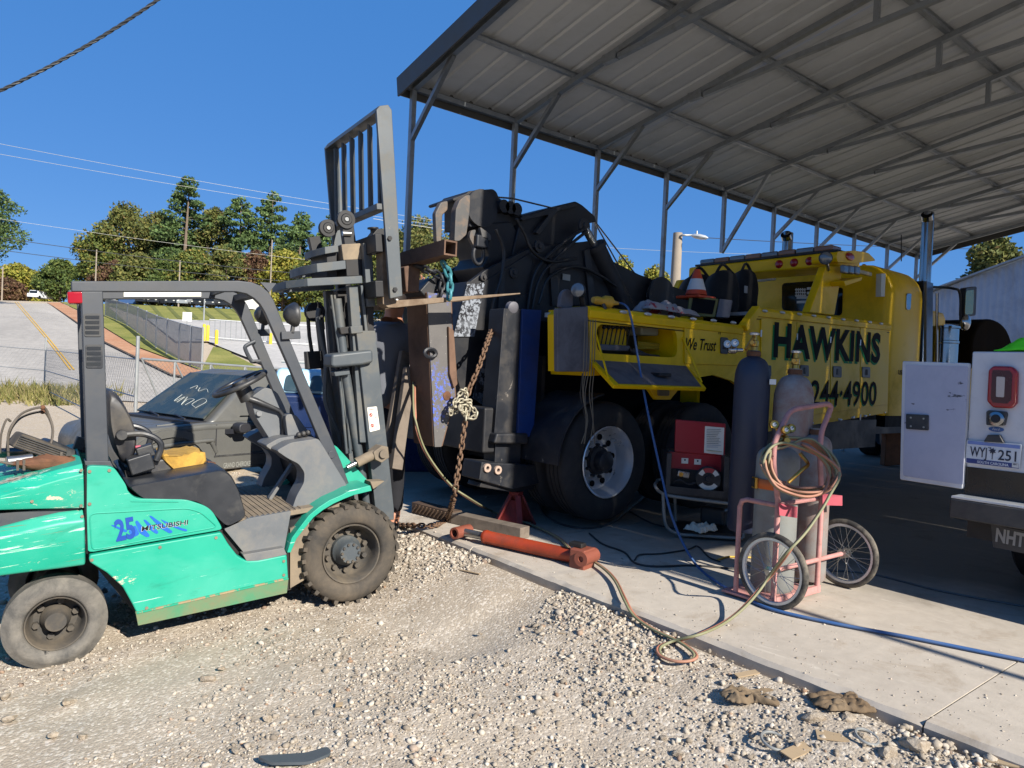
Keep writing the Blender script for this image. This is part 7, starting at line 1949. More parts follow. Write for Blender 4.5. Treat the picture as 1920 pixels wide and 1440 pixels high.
# hose: coil on the handle and its run to the ground
HR = mat('hose_dull_red', '#a06a55', .6, 0, .15, 14, dirt='#8d8168', damt=.3); HG = mat('hose_dull_green', '#79785a', .6, 0, .15, 14, dirt='#8d8168', damt=.3)
ch_ = empty('twin_welding_hose', cpx(1500, 870, cy_-.06), label='coiled red and green welding hose hung on the pink cart and trailing over gravel', cat='hose')
cho = Vector(ch_.location)
rr = random.Random(21); yh = cy_-.07
loop = []
dh = (cpx(1500, 800)-EYE).dot(_fw)-.10
for t in range(7):
    ox, oy, kx, ky = rr.uniform(-7, 7), rr.uniform(-4, 9)+t*1.5, rr.uniform(.86, 1.05), rr.uniform(.80, 1.08)
    for k in range(12):
        a = R(110)+2*PI*k/12
        loop.append(atD(1500+ox+68*kx*math.cos(a)+rr.uniform(-2, 2), 866+oy-50*ky*math.sin(a)+14*math.cos(a)*.8+rr.uniform(-2, 2), dh-.018*t+.05*math.sin(a)))
run = [atD(1573, 880, dh-.16), atD(1555, 930, dh-.20), atD(1520, 985, dh-.26), atD(1478, 1035, dh-.34), atZ(1440, 1085, .20), atZ(1400, 1133, .09), atZ(1360, 1166, .03), gpt(1310, 1190, .03), gpt(1262, 1202, .03), gpt(1236, 1214, .03), gpt(1240, 1230, .03), gpt(1268, 1240, .03), gpt(1296, 1238, .03), gpt(1303, 1226, .03), gpt(1275, 1204, .03), gpt(1225, 1180, .03), gpt(1190, 1155, .04), gpt(1172, 1125, .03), gpt(1155, 1090, .03), gpt(1135, 1068, .03), gpt(1108, 1050, .03), gpt(1080, 1042, .02), gpt(1050, 1010, .02), gpt(1000, 985, .02), gpt(950, 968, .02), gpt(915, 955, .03), atY(880, 935, 4.5), atY(845, 910, 4.5), atY(812, 870, 4.5), atY(790, 830, 4.5), atY(778, 780, 4.5), atY(776, 700, 4.9)]
full = loop+run
full = [p-cho for p in full]
sm_ = catmull(full, 5)
offs = []
for k, p in enumerate(sm_):
    t = (sm_[min(k+1, len(sm_)-1)]-sm_[max(k-1, 0)]).normalized(); s = t.cross(Vector((.3, .3, 1))).normalized(); offs.append(s)
nl_ = 84*5-5
MB().tube([p+o_*.0068 for p, o_ in zip(sm_, offs)], .0075, 7).build('red_hose', HR, ch_, smooth=70); MB().tube([p-o_*.0068 for p, o_ in zip(sm_, offs)], .0075, 7).build('green_hose', HG, ch_, smooth=70)
MB().tube([atD(1500, 850, 4.1)-cho, atD(1515, 870, 4.05)-cho, atD(1505, 880, 4.0)-cho, atD(1478, 905, 3.98)-cho], .01, 6, smooth=4).build('torch_tube', BRASS, ch_, smooth=60)

# ================================================================== WELDER ON ITS CART
fw_ = Face(gpt(1318, 1012), -.10)
wl = fw_.root('welder_cart', label='grey tubular cart carrying the red welder', cat='cart')
TUBG = mat('tube_grey', '#8a8983', .5, .3, .12, 8, dirt='#6b655b', damt=.3)
def fv(px, py, d=0.): return fw_.v(px, py, d)
zt_r = fv(1300, 931).z
fr = [fv(1396, 948), fv(1270, 932), fv(1240, 924), fv(1229, 912), fv(1232, 904, .25), fv(1250, 900, .45), fv(1390, 915, .5)]
MB().tube(fr, .014, 8, smooth=4).build('top_rail', TUBG, wl, smooth=60)
MB().tube([fv(1243, 925), fv(1246, 975), fv(1255, 993), fv(1275, 1002), fv(1300, 1004), fv(1392, 1010)], .014, 8, smooth=3).build('front_leg', TUBG, wl, smooth=60)
MB().tube([fv(1395, 945), fv(1394, 1008)], .013, 8).build('front_leg', TUBG, wl); MB().tube([fv(1265, 930, .42), fv(1268, 1000, .42)], .013, 8).build('rear_leg', TUBG, wl)
q = fw_.poly([(1276, 996), (1392, 1003), (1392, 1008), (1276, 1001)]); slab_of(q, .0, .45).build('lower_tray', BLKM, wl)
q = fw_.poly([(1248, 922), (1394, 938), (1394, 944), (1248, 928)]); slab_of(q, .0, .45).build('upper_tray', BLKM, wl)
for px, d in ((1285, .03), (1385, .03), (1285, .42), (1385, .42)): c = fv(px, 1008, d); c.z = .03; MB().cyl(c-Vector((0, .012, 0)), c+Vector((0, .012, 0)), .03, n=12).build('castor', BLKP, wl)
wd = fw_.root('welder', label='open red wire welder with wire spool and instruction chart under its lid', cat='welder')
WRED = mat('welder_red', '#9a1020', .4, 0, .08, 5, dirt='#4a1015', damt=.2)
body_px = [(1257, 848), (1366, 856), (1364, 937), (1251, 925)]
q = fw_.poly(body_px, .0)
# open-sided case: floor, back, ends
dB = .34
slab_of(fw_.poly([(1252, 918), (1364, 929), (1364, 937), (1251, 925)]), .0, dB).build('case_floor', BLKP, wd, bevel=.004)
slab_of(fw_.poly([(1257, 850), (1366, 858), (1364, 930), (1252, 918)]), .12, .14).build('divider', WRED, wd)
slab_of(fw_.poly([(1258, 881), (1365, 889), (1364, 930), (1252, 918)]), .105, .119).build('spool_bay', BLKM, wd)
slab_of(fw_.poly([(1257, 848), (1366, 856), (1364, 930), (1252, 920)]), .16, dB).build('case_rear', BLKP, wd)
slab_of(fw_.poly([(1251, 850), (1260, 850), (1256, 922), (1248, 921)]), .0, dB).build('case_end', BLKP, wd, bevel=.003); slab_of(fw_.poly([(1358, 856), (1368, 857), (1366, 936), (1356, 935)]), .0, dB).build('case_end', BLKP, wd, bevel=.003)
slab_of(fw_.poly([(1251, 911), (1362, 922), (1362, 934), (1250, 924)]), -.006, .0).build('front_trim', BLKP, wd)
lid = slab_of(fw_.poly([(1270, 788), (1366, 796), (1364, 859), (1268, 850)]), .11, .135).build('lid', WRED, wd, bevel=.008)
ch0 = fw_.poly([(1322, 799), (1358, 802), (1356, 853), (1320, 849)], .108); slab_of(ch0, .1065, .1095).build('instruction_chart', WL, lid)
rr = random.Random(6)
for k in range(11):
    a = fv(1325, 805+k*3.3, .104); b = fv(1325+rr.uniform(18, 29), 805.4+k*3.3, .104); MB().bar(a, b, .002, .004 if k != 3 else .009, up=(0, 1, 0)).build('chart_line', INKB if k not in (9, 10) else mat('chart_blue', '#3f6c9a', .6), lid)
a = fv(1325, 844, .104); b = fv(1353, 847, .104); MB().bar(a, b, .002, .016, up=(0, 1, 0)).build('chart_strip', mat('chart_yellow', '#a89a4a', .6), lid)
for px, py in ((1284, 864), (1308, 866)): c = fv(px, py, .115); MB().box(c, (.055, .006, .045)).build('panel_sticker', WL, wd); MB().box(c+Vector((0, -.004, .008)), (.012, .003, .014)).build('sticker_mark', INKB, wd)
sc_ = fv(1328, 898, .05)
MB().lathe(sc_+Vector((0, .05, 0)), (0, -1, 0), [(0, .02), (0, .095), (.008, .1), (.012, .095), (.012, .06), (.05, .055), (.055, .1), (.062, .1), (.062, .03), (.08, .026), (.08, 0)], 32).build('wire_spool', BLKP, wd, smooth=30)
for a0, a1, mm in ((R(60), R(120), mat('spool_red', '#a83a3a', .6)), (R(25), R(58), WL), (R(122), R(155), WL), (R(215), R(325), WL)):
    vs = []; n_ = 8
    for k in range(n_+1):
        a = a0+(a1-a0)*k/n_
        for r_ in (.055, .092): vs.append(sc_+Vector((r_*math.cos(a), -.0135, r_*math.sin(a))))
    MB().add(vs, [(2*k, 2*k+2, 2*k+3, 2*k+1) for k in range(n_)]).build('spool_label', mm, wd, smooth=0)
c = fv(1281, 889, .07); MB().box(c, (.10, .05, .05), rot=Matrix.Rotation(.15, 3, 'Y')).build('wire_feeder', STEELB, wd, bevel=.008); MB().cyl(c+Vector((-.02, -.03, .0)), c+Vector((-.02, .02, 0)), .018, n=12).build('feed_roller', BRASS, wd)
MB().tube([fv(1262, 905, .05), fv(1275, 900, .03), fv(1290, 908, .04), fv(1305, 905, .05)], .007, 6, smooth=4).build('gun_lead', HOSE, wd)
# rag on the cart
def rag(name, c, sx_, sy_, h, material, label, seed, cat='rag', rot=0.):
    rr = random.Random(seed); N = 26; vs = []; fs = []; c = Vector(c)
    ca, sa = math.cos(rot), math.sin(rot)
    for i in range(N):
        for j in range(N):
            u, v = i/(N-1)-.5, j/(N-1)-.5; ed = max(0, .5-max(abs(u), abs(v)))*2
            z = h*(.06+(.55*float(fnoise(u*4+seed, v*9, 1, 3))+.55*abs(2*float(fnoise(u*9+v*5, v*6+seed, 1, 4))-1)+.25*float(fnoise(u*20, v*20+seed, 1, 5)))*min(1, ed*4+.1))
            k = 1+.8*(float(fnoise(math.atan2(u, v)*1.6+seed, 0, 1, 2))-.5)
            X_, Y_ = u*sx_*k+rr.uniform(-.006, .006), v*sy_*k+rr.uniform(-.006, .006)
            gx_, gy_ = c.x+X_*ca-Y_*sa, c.y+X_*sa+Y_*ca
            vs.append((gx_, gy_, c.z+z))
    for i in range(N-1):
        for j in range(N-1): fs.append((i*N+j, (i+1)*N+j, (i+1)*N+j+1, i*N+j+1))
    o = MB().add(vs, fs).build(name, material, smooth=80); s = o.modifiers.new('t', 'SOLIDIFY'); s.thickness = .008; s = o.modifiers.new('s', 'SUBSURF'); s.levels = s.render_levels = 1
    return tag(o, label, cat)
rp_ = fw_.o+Matrix.Rotation(fw_.a, 3, 'Z')@fv(1312, 992, .05)
rag('white_rag', (rp_.x, rp_.y, rp_.z-.01), .20, .16, .07, mat('rag_white', '#cfc6b4', .9, 0, .15, 20), 'bundled off white rag on the lower rail of the welder cart', 4)
# dark tool bag beneath
q = gpt(1360, 1000); tag(MB().box((q.x+.08, q.y+.15, .13), (.28, .22, .16), rot=Matrix.Rotation(.3, 3, 'Z')).build('tool_bag', BLKP, bevel=.03), 'black bag on the lower tray of the welder cart', 'bag')

# ================================================================== HOSES AND CABLES ON THE SLAB
BLH = mat('air_hose_blue', '#36598a', .5, 0, .12, 12, dirt='#5f6a78', damt=.3)
pts = [atY(1140, 566, YS+.3), atY(1172, 572, YS-.02), atY(1184, 600, YS-.08), atY(1196, 670, YS-.14), atY(1212, 760, YS-.35), atY(1238, 880, YS-.6), atY(1262, 975, 3.35), atZ(1300, 1052, .02), atZ(1345, 1092, .014), atZ(1400, 1122, .014), atZ(1450, 1143, .014), atZ(1560, 1168, .014), atZ(1700, 1194, .014), atZ(1830, 1220, .014), atZ(1960, 1246, .014)]
tag(MB().tube(pts, .0095, 8, smooth=8).build('air_hose', BLH, smooth=70), 'long blue air hose running from the truck body across the sunny slab', 'hose')
def cable(px, r, label, material=HOSE, name='power_cable', z=.008):
    return tag(MB().tube([atZ(x, y, z) for x, y in px], r, 6, smooth=5).build(name, material, smooth=70), label, 'cable')
cable([(1010, 935), (1020, 965), (1060, 985), (1110, 990), (1150, 978), (1185, 950), (1240, 905)], .010, 'thick black cable looping round the front of the rear wheels')
cable([(1180, 958), (1220, 980), (1260, 990), (1300, 995)], .007, 'black cable running from the wheel to the welder cart')
cable([(1105, 1000), (1130, 1020), (1170, 1035), (1190, 1055), (1230, 1062), (1300, 1060), (1380, 1066), (1400, 1060)], .007, 'black cable meandering over the shaded slab to the cart')
cable([(1190, 1050), (1200, 1040), (1240, 1038), (1290, 1030), (1308, 1024), (1330, 1045), (1350, 1053)], .006, 'thin dark looped cable with a kink in the sunlit patch')
cable([(1345, 1050), (1365, 1044), (1390, 1045), (1420, 1046), (1470, 1052)], .007, 'short yellow cord in the sunlit patch beside the cart', mat('cord_yellow', '#c49a2a', .5), 'yellow_cord')
cable([(1480, 1068), (1620, 1074), (1760, 1107), (1900, 1133), (2000, 1150)], .007, 'dark hose along the shadow edge at the right of the cart', HOSG, 'dark_hose')

# ================================================================== JACK STAND, HYDRAULIC RAM, RAMPS
JR = mat('jack_red', '#7c2420', .6, .1, .15, 7, dirt='#3f2522', damt=.35, dscale=6)
jp = gpt(965, 985); jk = empty('jack_stand', jp, .4, label='red jack stand under the outrigger foot in the shade', cat='jack stand')
m = MB()
for sx_, sy_ in ((-1, -1), (1, -1), (1, 1), (-1, 1)):
    MB().bar((sx_*.13, sy_*.12, .01), (sx_*.035, sy_*.035, .26), .05, .018).build('leg', JR, jk, bevel=.003); 
MB().box((0, 0, .27), (.09, .09, .04)).build('collar', JR, jk, bevel=.004); MB().box((0, 0, .34), (.045, .04, .22)).build('ratchet_bar', JR, jk, bevel=.004); MB().box((0, 0, .46), (.10, .06, .03)).build('saddle', JR, jk, bevel=.004)
for sy_ in (-1, 1): MB().bar((-.13, sy_*.12, .012), (.13, sy_*.12, .012), .03, .02).build('foot_bar', JR, jk)
for sx_ in (-1, 1):
    MB().add([(sx_*.122, -.115, .02), (sx_*.122, .115, .02), (sx_*.048, .04, .22), (sx_*.048, -.04, .22)], [(0, 1, 2, 3)]).build('side_web', JR, jk)
RAMM = mat('ram_orange', '#8f3418', .4, .1, .15, 6, dirt='#4f2416', damt=.35, dscale=4)
ra, rb = gpt(908, 1006, .06), gpt(1082, 1044, .06); rd = (rb-ra).normalized()
rm = empty('hydraulic_ram', ra, label='orange red hydraulic ram lying on the slab edge with short rod', cat='hydraulic ram')
MB().lathe((0, 0, 0), rd, [(0, .035), (.0, .048), (.015, .052), (.03, .052), (.035, .048), ((rb-ra).length, .048), ((rb-ra).length, 0)], 28).build('barrel', RAMM, rm, smooth=40)
re = gpt(862, 992, .06)-ra; MB().cyl((0, 0, 0), -rd*.20, .030, n=16).build('rod', STEELB, rm, smooth=50)
e = -rd*.22; px_ = rd.cross(Vector((0, 0, 1))).normalized(); MB().lathe(e-px_*.09, px_, [(0, .03), (0, .045), (.18, .045), (.18, .03)], 20, close=True).build('rod_eye', mat('ram_brown', '#7d4434', .6, .1, .2, 9), rm, smooth=40)
e2 = rb-ra; MB().box(e2+rd*.04+Vector((0, 0, -.0)), (.12, .15, .14), rot=rd.to_track_quat('X', 'Z').to_matrix()).build('end_block', mat('ram_brown', '#7d4434'), rm, bevel=.012)
MB().lathe(e2+rd*.08-px_*.09+Vector((0, 0, .015)), px_, [(0, .02), (0, .05), (.18, .05), (.18, .02)], 20, close=True).build('end_eye', mat('ram_brown', '#7d4434'), rm, smooth=40)
MB().box(e2+Vector((0, 0, .085)), (.10, .07, .03), rot=rd.to_track_quat('X', 'Z').to_matrix()).build('port_block', BLKM, rm, bevel=.006)
RAMPM = mat('brown_ramp_steel', '#4a3a2f', .8, .2, .2, 6, dirt='#6e5a46', damt=.3, dscale=6)
for k, (a, b, lab, h) in enumerate((((771, 962), (846, 982), 'short brown steel ramp with cleats lying at the slab edge', .10), ((842, 981), (975, 1012), 'longer brown timber beam lying behind the orange ram', .09))):
    A, B = gpt(*a), gpt(*b); d = (B-A).normalized(); s = Vector((-d.y, d.x, 0))
    rt_ = empty('steel_ramp' if k == 0 else 'timber_beam', A, label=lab, cat='ramp' if k == 0 else 'beam')
    MB().bar(Vector((0, 0, h/2))+s*.06, B-A+Vector((0, 0, h/2))+s*.06, .12, h).build('beam_body', RAMPM if k == 0 else WOOD, rt_, bevel=.006)
    if k == 0:
        for i in range(9): p = (B-A)*((i+.5)/11); MB().bar(p+Vector((0, 0, .02))-s*.004, p+d*.05+Vector((0, 0, h*.85))-s*.004, .008, .02, up=s).build('cleat', RAMPM, rt_)

# ================================================================== THINGS ON THE TRUCK DECK
cn = atY(1305, 553, 4.75); ct_ = atY(1306, 505, 4.75); Hc = ct_.z-cn.z
cone = empty('traffic_cone', cn, label='orange traffic cone with white collar standing on the truck deck', cat='traffic cone')
ORC = mat('cone_orange', '#c0411c', .55, 0, .1, 5); WHC = mat('cone_white', '#c9c9c9', .4)
MB().box((0, 0, -.03), (.30, .30, .03)).build('base', ORC, cone, bevel=.01)
r0, r1 = .115, .03
rad = lambda t: r0+(r1-r0)*t
for t0_, t1_, mm, nm in ((0, .18, ORC, 'cone_body'), (.18, .62, WHC, 'white_collar'), (.62, 1, ORC, 'cone_tip')): MB().lathe((0, 0, t0_*Hc), (0, 0, 1), [(0, rad(t0_)+(.002 if mm is WHC else 0)), ((t1_-t0_)*Hc, rad(t1_)+(.002 if mm is WHC else 0))], 24, cap0=False).build(nm, mm, cone, smooth=60)
ob = Face(atY(1330, 594, 4.55), -.25); OLV = mat('olive_box', '#6d662f', .6, 0, .15, 6)
obr = ob.root('olive_case', label='olive open ended case tipped on the deck edge below the cone', cat='case')
slab_of(ob.poly([(1292, 553), (1348, 560), (1341, 595), (1288, 590)]), .02, .25).build('case_body', OLV, obr, bevel=.01); slab_of(ob.poly([(1299, 558), (1342, 563), (1336, 589), (1295, 585)]), .008, .022).build('case_opening', INKB, obr)
slab_of(ob.poly([(1349, 560), (1374, 563), (1368, 596), (1342, 595)]), .0, .22).build('case_side', GREYS, obr, bevel=.01)
CLOTH = mat('black_canvas', '#0e0f13', .85, 0, .3, 6, bump=.5, bscale=25)
for k, (px, lab, nm) in enumerate((([(1330, 590), (1326, 540), (1334, 515), (1352, 506), (1375, 508), (1384, 540), (1382, 592)], 'black canvas bag on the deck left of the rolled bag', 'canvas_bag'), ([(1380, 592), (1378, 530), (1384, 508), (1400, 504), (1414, 512), (1420, 540), (1416, 575), (1420, 592)], 'taller black rolled bag on the deck beside the pylon', 'canvas_bag'), ([(1280, 575), (1276, 545), (1288, 520), (1310, 512), (1334, 520), (1336, 580)], 'black heap of gear on the deck behind the traffic cone', 'gear_heap'))):
    F_c = Face(atY(px[0][0], 590, 5.2+.25*k), 0); r_ = rpoly(F_c.poly(px), .08, 3); cx_ = sum(a for a, b in r_)/len(r_); cz_ = sum(b for a, b in r_)/len(r_)
    m = MB(); m.loft([[Vector((cx_+(a-cx_)*s, d, cz_+(b-cz_)*s)) for a, b in r_] for d, s in ((-.12, .75), (-.08, .95), (0, 1.02), (.2, 1), (.3, .9), (.34, .7))]); rt_ = F_c.root(nm, label=lab, cat='bag'); m.build('canvas_shell', CLOTH, rt_, smooth=60)
    tp_ = [F_c.v(px[2][0]+6, px[2][1]+2, -.02), F_c.v((px[2][0]+px[4][0])/2, px[3][1]-10, -.02), F_c.v(px[4][0]-4, px[4][1]+2, -.02)]
    MB().tube(tp_, .018, 6, smooth=4).build('carry_handle', CLOTH, rt_)
c = atY(1400, 543, 5.3); tag(MB().box(c, (.10, .006, .09)).build('bag_patch', mat('patch_grey', '#9fa3a8', .6)), 'small pale patch on the tall rolled bag', 'patch')
c = atY(1245, 580, 4.5); rag('red_white_bag', (c.x, c.y, c.z-.06), .75, .35, .14, mat('bag_red_white', '#8d8a8e', .5, 0, .1, 3, chips='#8e2030', camt=.5, cscale=4), 'crumpled red and white sack lying on the truck side deck', 12, 'sack')
wr0, wr1 = atY(1112, 562, 4.22), atY(1166, 570, 4.22); wrr = empty('impact_wrench', wr0, label='yellow impact wrench lying on the rear corner of the truck body', cat='impact wrench')
MB().lathe((0, 0, 0), wr1-wr0, [(0, .025), (.05, .035), (.10, .03), (.14, .05), (.2, .052), (.205, .035), (.26, .02), (.30, .014), (.30, 0)], 16).build('wrench_body', mat('tool_yellow', '#b98f2a', .45, 0, .15, 9, dirt='#4a4030', damt=.3), wrr, smooth=40); MB().bar((wr1-wr0)*.3, (wr1-wr0)*.3+Vector((.02, -.03, -.07)), .03, .03).build('wrench_handle', BLKP, wrr, bevel=.008)

# ================================================================== VEHICLES BEHIND THE FORKLIFT
SILV = mat('dirty_silver_paint', '#5f5f5c', .33, .2, .12, 3, dirt='#4f4e49', damt=.42, dscale=4, spec=.5)
DTRIM = mat('dark_trim', '#26262a', .5)
JY = 9.05
suv = empty('silver_suv', (atY(406, 800, JY).x, JY, -.45), label='grimy silver four wheel drive parked behind the forklift, bonnet to the left', cat='car')
def vpart(o, root): o.parent = root; o.matrix_parent_inverse = Matrix.Translation(-Vector(root.location)); return o
def JX(px, py, y=JY): p = atY(px, py, y); return (p.x, p.z)
zg = -.46
hood_z = JX(330, 800)[1]
wsb = JX(405, 790); wst = JX(500, 716)
front = JX(232, 800)[0]
prof = [(front, zg+.42), (front-.03, zg+.72), (front+.05, hood_z-.06), (front+.35, hood_z), (wsb[0]-.15, hood_z+.03), (wsb[0]+3.0, hood_z+.05), (wsb[0]+3.05, zg+.45), (front+4.3, zg+.32)]
def body_loft(prof, y0, y1, tuck=.06):
    cx = sum(a for a, b in prof)/len(prof); rings = []
    for y, k in ((y0, .0), (y0+tuck, 1.), (y1-tuck, 1.), (y1, 0)):
        rings.append([Vector((a+(cx-a)*(.015 if k == 0 else 0), y, b)) for a, b in prof])
    return MB().loft(rings)
vpart(body_loft(rpoly(prof, .08, 3), JY, JY+1.8, .05).build('body', SILV, None, smooth=50), suv)
cab = [(wsb[0]-.10, hood_z+.02), (wst[0], wst[1]+.06), (wst[0]+.3, wst[1]+.12), (wsb[0]+2.7, wst[1]+.10), (wsb[0]+3.0, hood_z+.02)]
m = MB(); rings = []
for y, ins in ((JY+.02, 0), (JY+1.78, 0)):
    rings.append([Vector((a, y+(.20 if b > hood_z+.1 else 0)*(1 if y < JY+1 else -1), b)) for a, b in cab])
vpart(m.loft(rings).build('cabin', SILV, None, bevel=.05), suv)
# windscreen, side glass, pillars
wsA, wsB = Vector((wsb[0]-.08, JY+.12, hood_z+.07)), Vector((wst[0]-.03, JY+.28, wst[1]+.04)); wsC, wsD = wsB+Vector((0, 1.24, 0)), wsA+Vector((0, 1.56, 0)); nn3 = Vector((-.02, 0, .02))
ws_m = mat('windscreen', '#2b3636', .2, 0, .05, 3, dirt='#5f5f57', damt=.3, spec=.4, dscale=3)
wso = vpart(MB().add([wsA+nn3, wsB+nn3, wsC+nn3, wsD+nn3, wsA+nn3*.3, wsB+nn3*.3, wsC+nn3*.3, wsD+nn3*.3], [(0, 1, 2, 3), (7, 6, 5, 4), (0, 4, 5, 1), (1, 5, 6, 2), (2, 6, 7, 3), (3, 7, 4, 0)]).build('windscreen', ws_m, None, smooth=0), suv)
CHALK = mat('chalk_mark', '#b9bdb6', .8)
def on_ws(u, v): return wsA.lerp(wsD, v).lerp(wsB.lerp(wsC, v), u)+nn3*1.3
scr = [[(.18, .22), (.34, .16), (.40, .26), (.26, .32), (.20, .24)], [(.22, .40), (.36, .36), (.34, .46), (.22, .46), (.40, .50)], [(.26, .56), (.40, .54), (.28, .62), (.44, .62)], [(.55, .28), (.62, .36), (.55, .44), (.64, .48)], [(.60, .52), (.68, .56), (.60, .62)]]
for s in scr: vpart(MB().tube([on_ws(u, v) for u, v in s], .003, 4, smooth=4).build('chalk_scrawl', CHALK, None), suv)
vpart(MB().prism([(wsb[0]+.35, hood_z+.10), (wst[0]+.30, wst[1]+.02), (wst[0]+.95, wst[1]+.02), (wst[0]+.95, hood_z+.10)], lambda a, b, d: (a, d+(.20-.0)*((b-hood_z-.1)/(wst[1]-hood_z)), b), JY+.045, JY+.06).build('side_glass', GLASS, None), suv)
vpart(MB().prism([(wst[0]+1.02, hood_z+.10), (wst[0]+1.02, wst[1]+.02), (wst[0]+1.75, wst[1]+.02), (wst[0]+1.75, hood_z+.10)], lambda a, b, d: (a, d+.2*((b-hood_z-.1)/(wst[1]-hood_z)), b), JY+.045, JY+.06).build('side_glass', GLASS, None), suv)
# door seam, mouldings, lettering, arch, mirror, cowl, wipers
d0 = JX(406, 800)[0]; zdo = JX(430, 856)[1]; ztx = JX(430, 873)[1]
vpart(MB().box2((d0-.006, JY-.004, zg+.4), (d0+.006, JY+.02, hood_z+.02)).build('door_seam', DTRIM, None), suv)
for dz in (0, -.16): vpart(MB().box2((d0-.02, JY-.012, zdo+dz), (d0+2.6, JY+.0, zdo+dz+.022)).build('door_moulding', STEELB, None), suv)
vpart(MB().box2((d0-.02, JY-.01, zdo-.155), (d0+2.6, JY-.001, zdo-.003)).build('door_cladding', SILV, None), suv)
vpart(text('door_lettering', 'GRAND CHEROKEE', .062, basis((JX(420, 875)[0], JY-.013, ztx-.03), (1, 0, 0), (0, 0, 1)), mat('letter_silver', '#83847f', .5), None, width=JX(481, 872)[0]-JX(420, 875)[0], bold=.01), suv)
acx_ = JX(350, 900)[0]-.25
m = MB(); rings = []
for k in range(13):
    a = PI*k/12; rings.append([Vector((acx_+.56*math.cos(a), JY-.03, zg+.40+.52*math.sin(a))), Vector((acx_+.56*math.cos(a), JY+.06, zg+.40+.52*math.sin(a))), Vector((acx_+.46*math.cos(a), JY+.06, zg+.40+.43*math.sin(a))), Vector((acx_+.46*math.cos(a), JY-.03, zg+.40+.43*math.sin(a)))])
vpart(m.loft(rings).build('wheel_arch', SILV, None, smooth=40), suv)
for x_ in (acx_, acx_+2.7):
    vpart(MB().lathe((x_, JY+.0, zg+.36), (0, 1, 0), [(0, .22), (0, .32), (.03, .36), (.2, .36), (.22, .3), (.22, .22)], 28, close=True).build('tyre', TYRE, None, smooth=40), suv); vpart(MB().lathe((x_, JY+.03, zg+.36), (0, 1, 0), [(0, .225), (.05, .2), (.05, 0)], 20, cap0=False).build('wheel_rim', ALU, None), suv)
    vpart(MB().lathe((x_, JY+1.8, zg+.36), (0, -1, 0), [(0, .22), (0, .32), (.03, .36), (.2, .36), (.22, .3), (.22, .22)], 28, close=True).build('tyre', TYRE, None, smooth=40), suv)
mc = atY(452, 804, JY-.14); mq = rpoly([((atY(a, b, JY-.14)).x, (atY(a, b, JY-.14)).z) for a, b in ((438, 798), (446, 793), (464, 794), (467, 806), (462, 812), (440, 813))], .04, 3)
vpart(MB().prism(mq, lambda a, b, d: (a, d, b), JY-.22, JY-.06).build('door_mirror', DTRIM, None, bevel=.02), suv); vpart(MB().bar((mc.x-.05, JY-.08, mc.z-.04), (mc.x-.10, JY+.02, mc.z-.05), .08, .06).build('mirror_arm', DTRIM, None), suv)
vpart(MB().box2((wsb[0]-.28, JY+.1, hood_z+.02), (wsb[0]-.05, JY+1.7, hood_z+.055)).build('wiper_cowl', DTRIM, None), suv)
for k in range(2): vpart(MB().tube([Vector((wsb[0]-.2, JY+.35+.6*k, hood_z+.07)), Vector((wsb[0]-.12, JY+.7+.6*k, hood_z+.10))], .012, 5).build('wiper', DTRIM, None), suv)
vpart(MB().tube([Vector((front+.1, JY+.06, hood_z-.06)), Vector((front+.5, JY+.05, hood_z-.035)), Vector((wsb[0]-.1, JY+.05, hood_z-.01)), Vector((wsb[0]+2.8, JY+.05, hood_z+.0))], .06, 10).build('fender_edge', SILV, None, smooth=60), suv)
vpart(MB().tube([Vector((front+.1, JY-.005, hood_z-.22)), Vector((front+.9, JY-.012, hood_z-.17)), Vector((wsb[0]-.05, JY-.005, hood_z-.20)), Vector((wsb[0]+.02, JY+.01, hood_z-.32))], .028, 8, smooth=5).build('fender_crease', SILV, None, smooth=60), suv)
for s in (0, 1): vpart(MB().tube([Vector((front+.4, JY+.25+1.3*s, hood_z-.005)), Vector((wsb[0]-.3, JY+.22+1.36*s, hood_z+.028))], .02, 6).build('bonnet_crease', SILV, None), suv)
# pale blue / navy pickup with canopy
suv.rotation_euler = (0, 0, R(17))
NAVY = mat('navy_paint', '#16284e', .3, .1, .1, 3, coat=.3); PALE = mat('pale_blue_paint', '#9dc3d6', .35, 0, .06, 3)
_c = atY(524, 760, 8.25); PF = Face((_c.x, 8.25, 0), R(17.5))
van = PF.root('blue_pickup', label='navy pickup with pale blue canopy and roof rails behind the steering wheel', cat='pickup')
vzb = PF.uv(560, 738)[1]; vzt = PF.uv(560, 692)[1]; VL = 3.9
MB().box2((0, 0, -.02), (VL, 1.45, vzb)).build('body', NAVY, van, bevel=.05)
m = MB(); m.loft([[Vector((-.10, .03, vzb-.002)), Vector((1.9, .03, vzb-.002)), Vector((1.9, 1.42, vzb-.002)), Vector((-.10, 1.42, vzb-.002))], [Vector((-.04, .12, vzt)), Vector((1.85, .12, vzt)), Vector((1.85, 1.33, vzt)), Vector((-.04, 1.33, vzt))]]); m.build('canopy', PALE, van, bevel=.05)
for a, b in ((531, 572), (580, 612), (622, 655)):
    x0_, x1_ = PF.uv(a, 720)[0], PF.uv(b, 720)[0]; za2, zb2 = vzb+.03, vzt-.07
    pr = rpoly([(x0_, za2), (x1_, za2), (x1_, zb2), (x0_+.03, zb2)], .05, 3); MB().prism(pr, lambda a_, b_, d: (a_, .03+.09*((b_-vzb)/(vzt-vzb))+d, b_), -.012, .01).build('canopy_window', mat('canopy_glass', '#2e4048', .15), van)
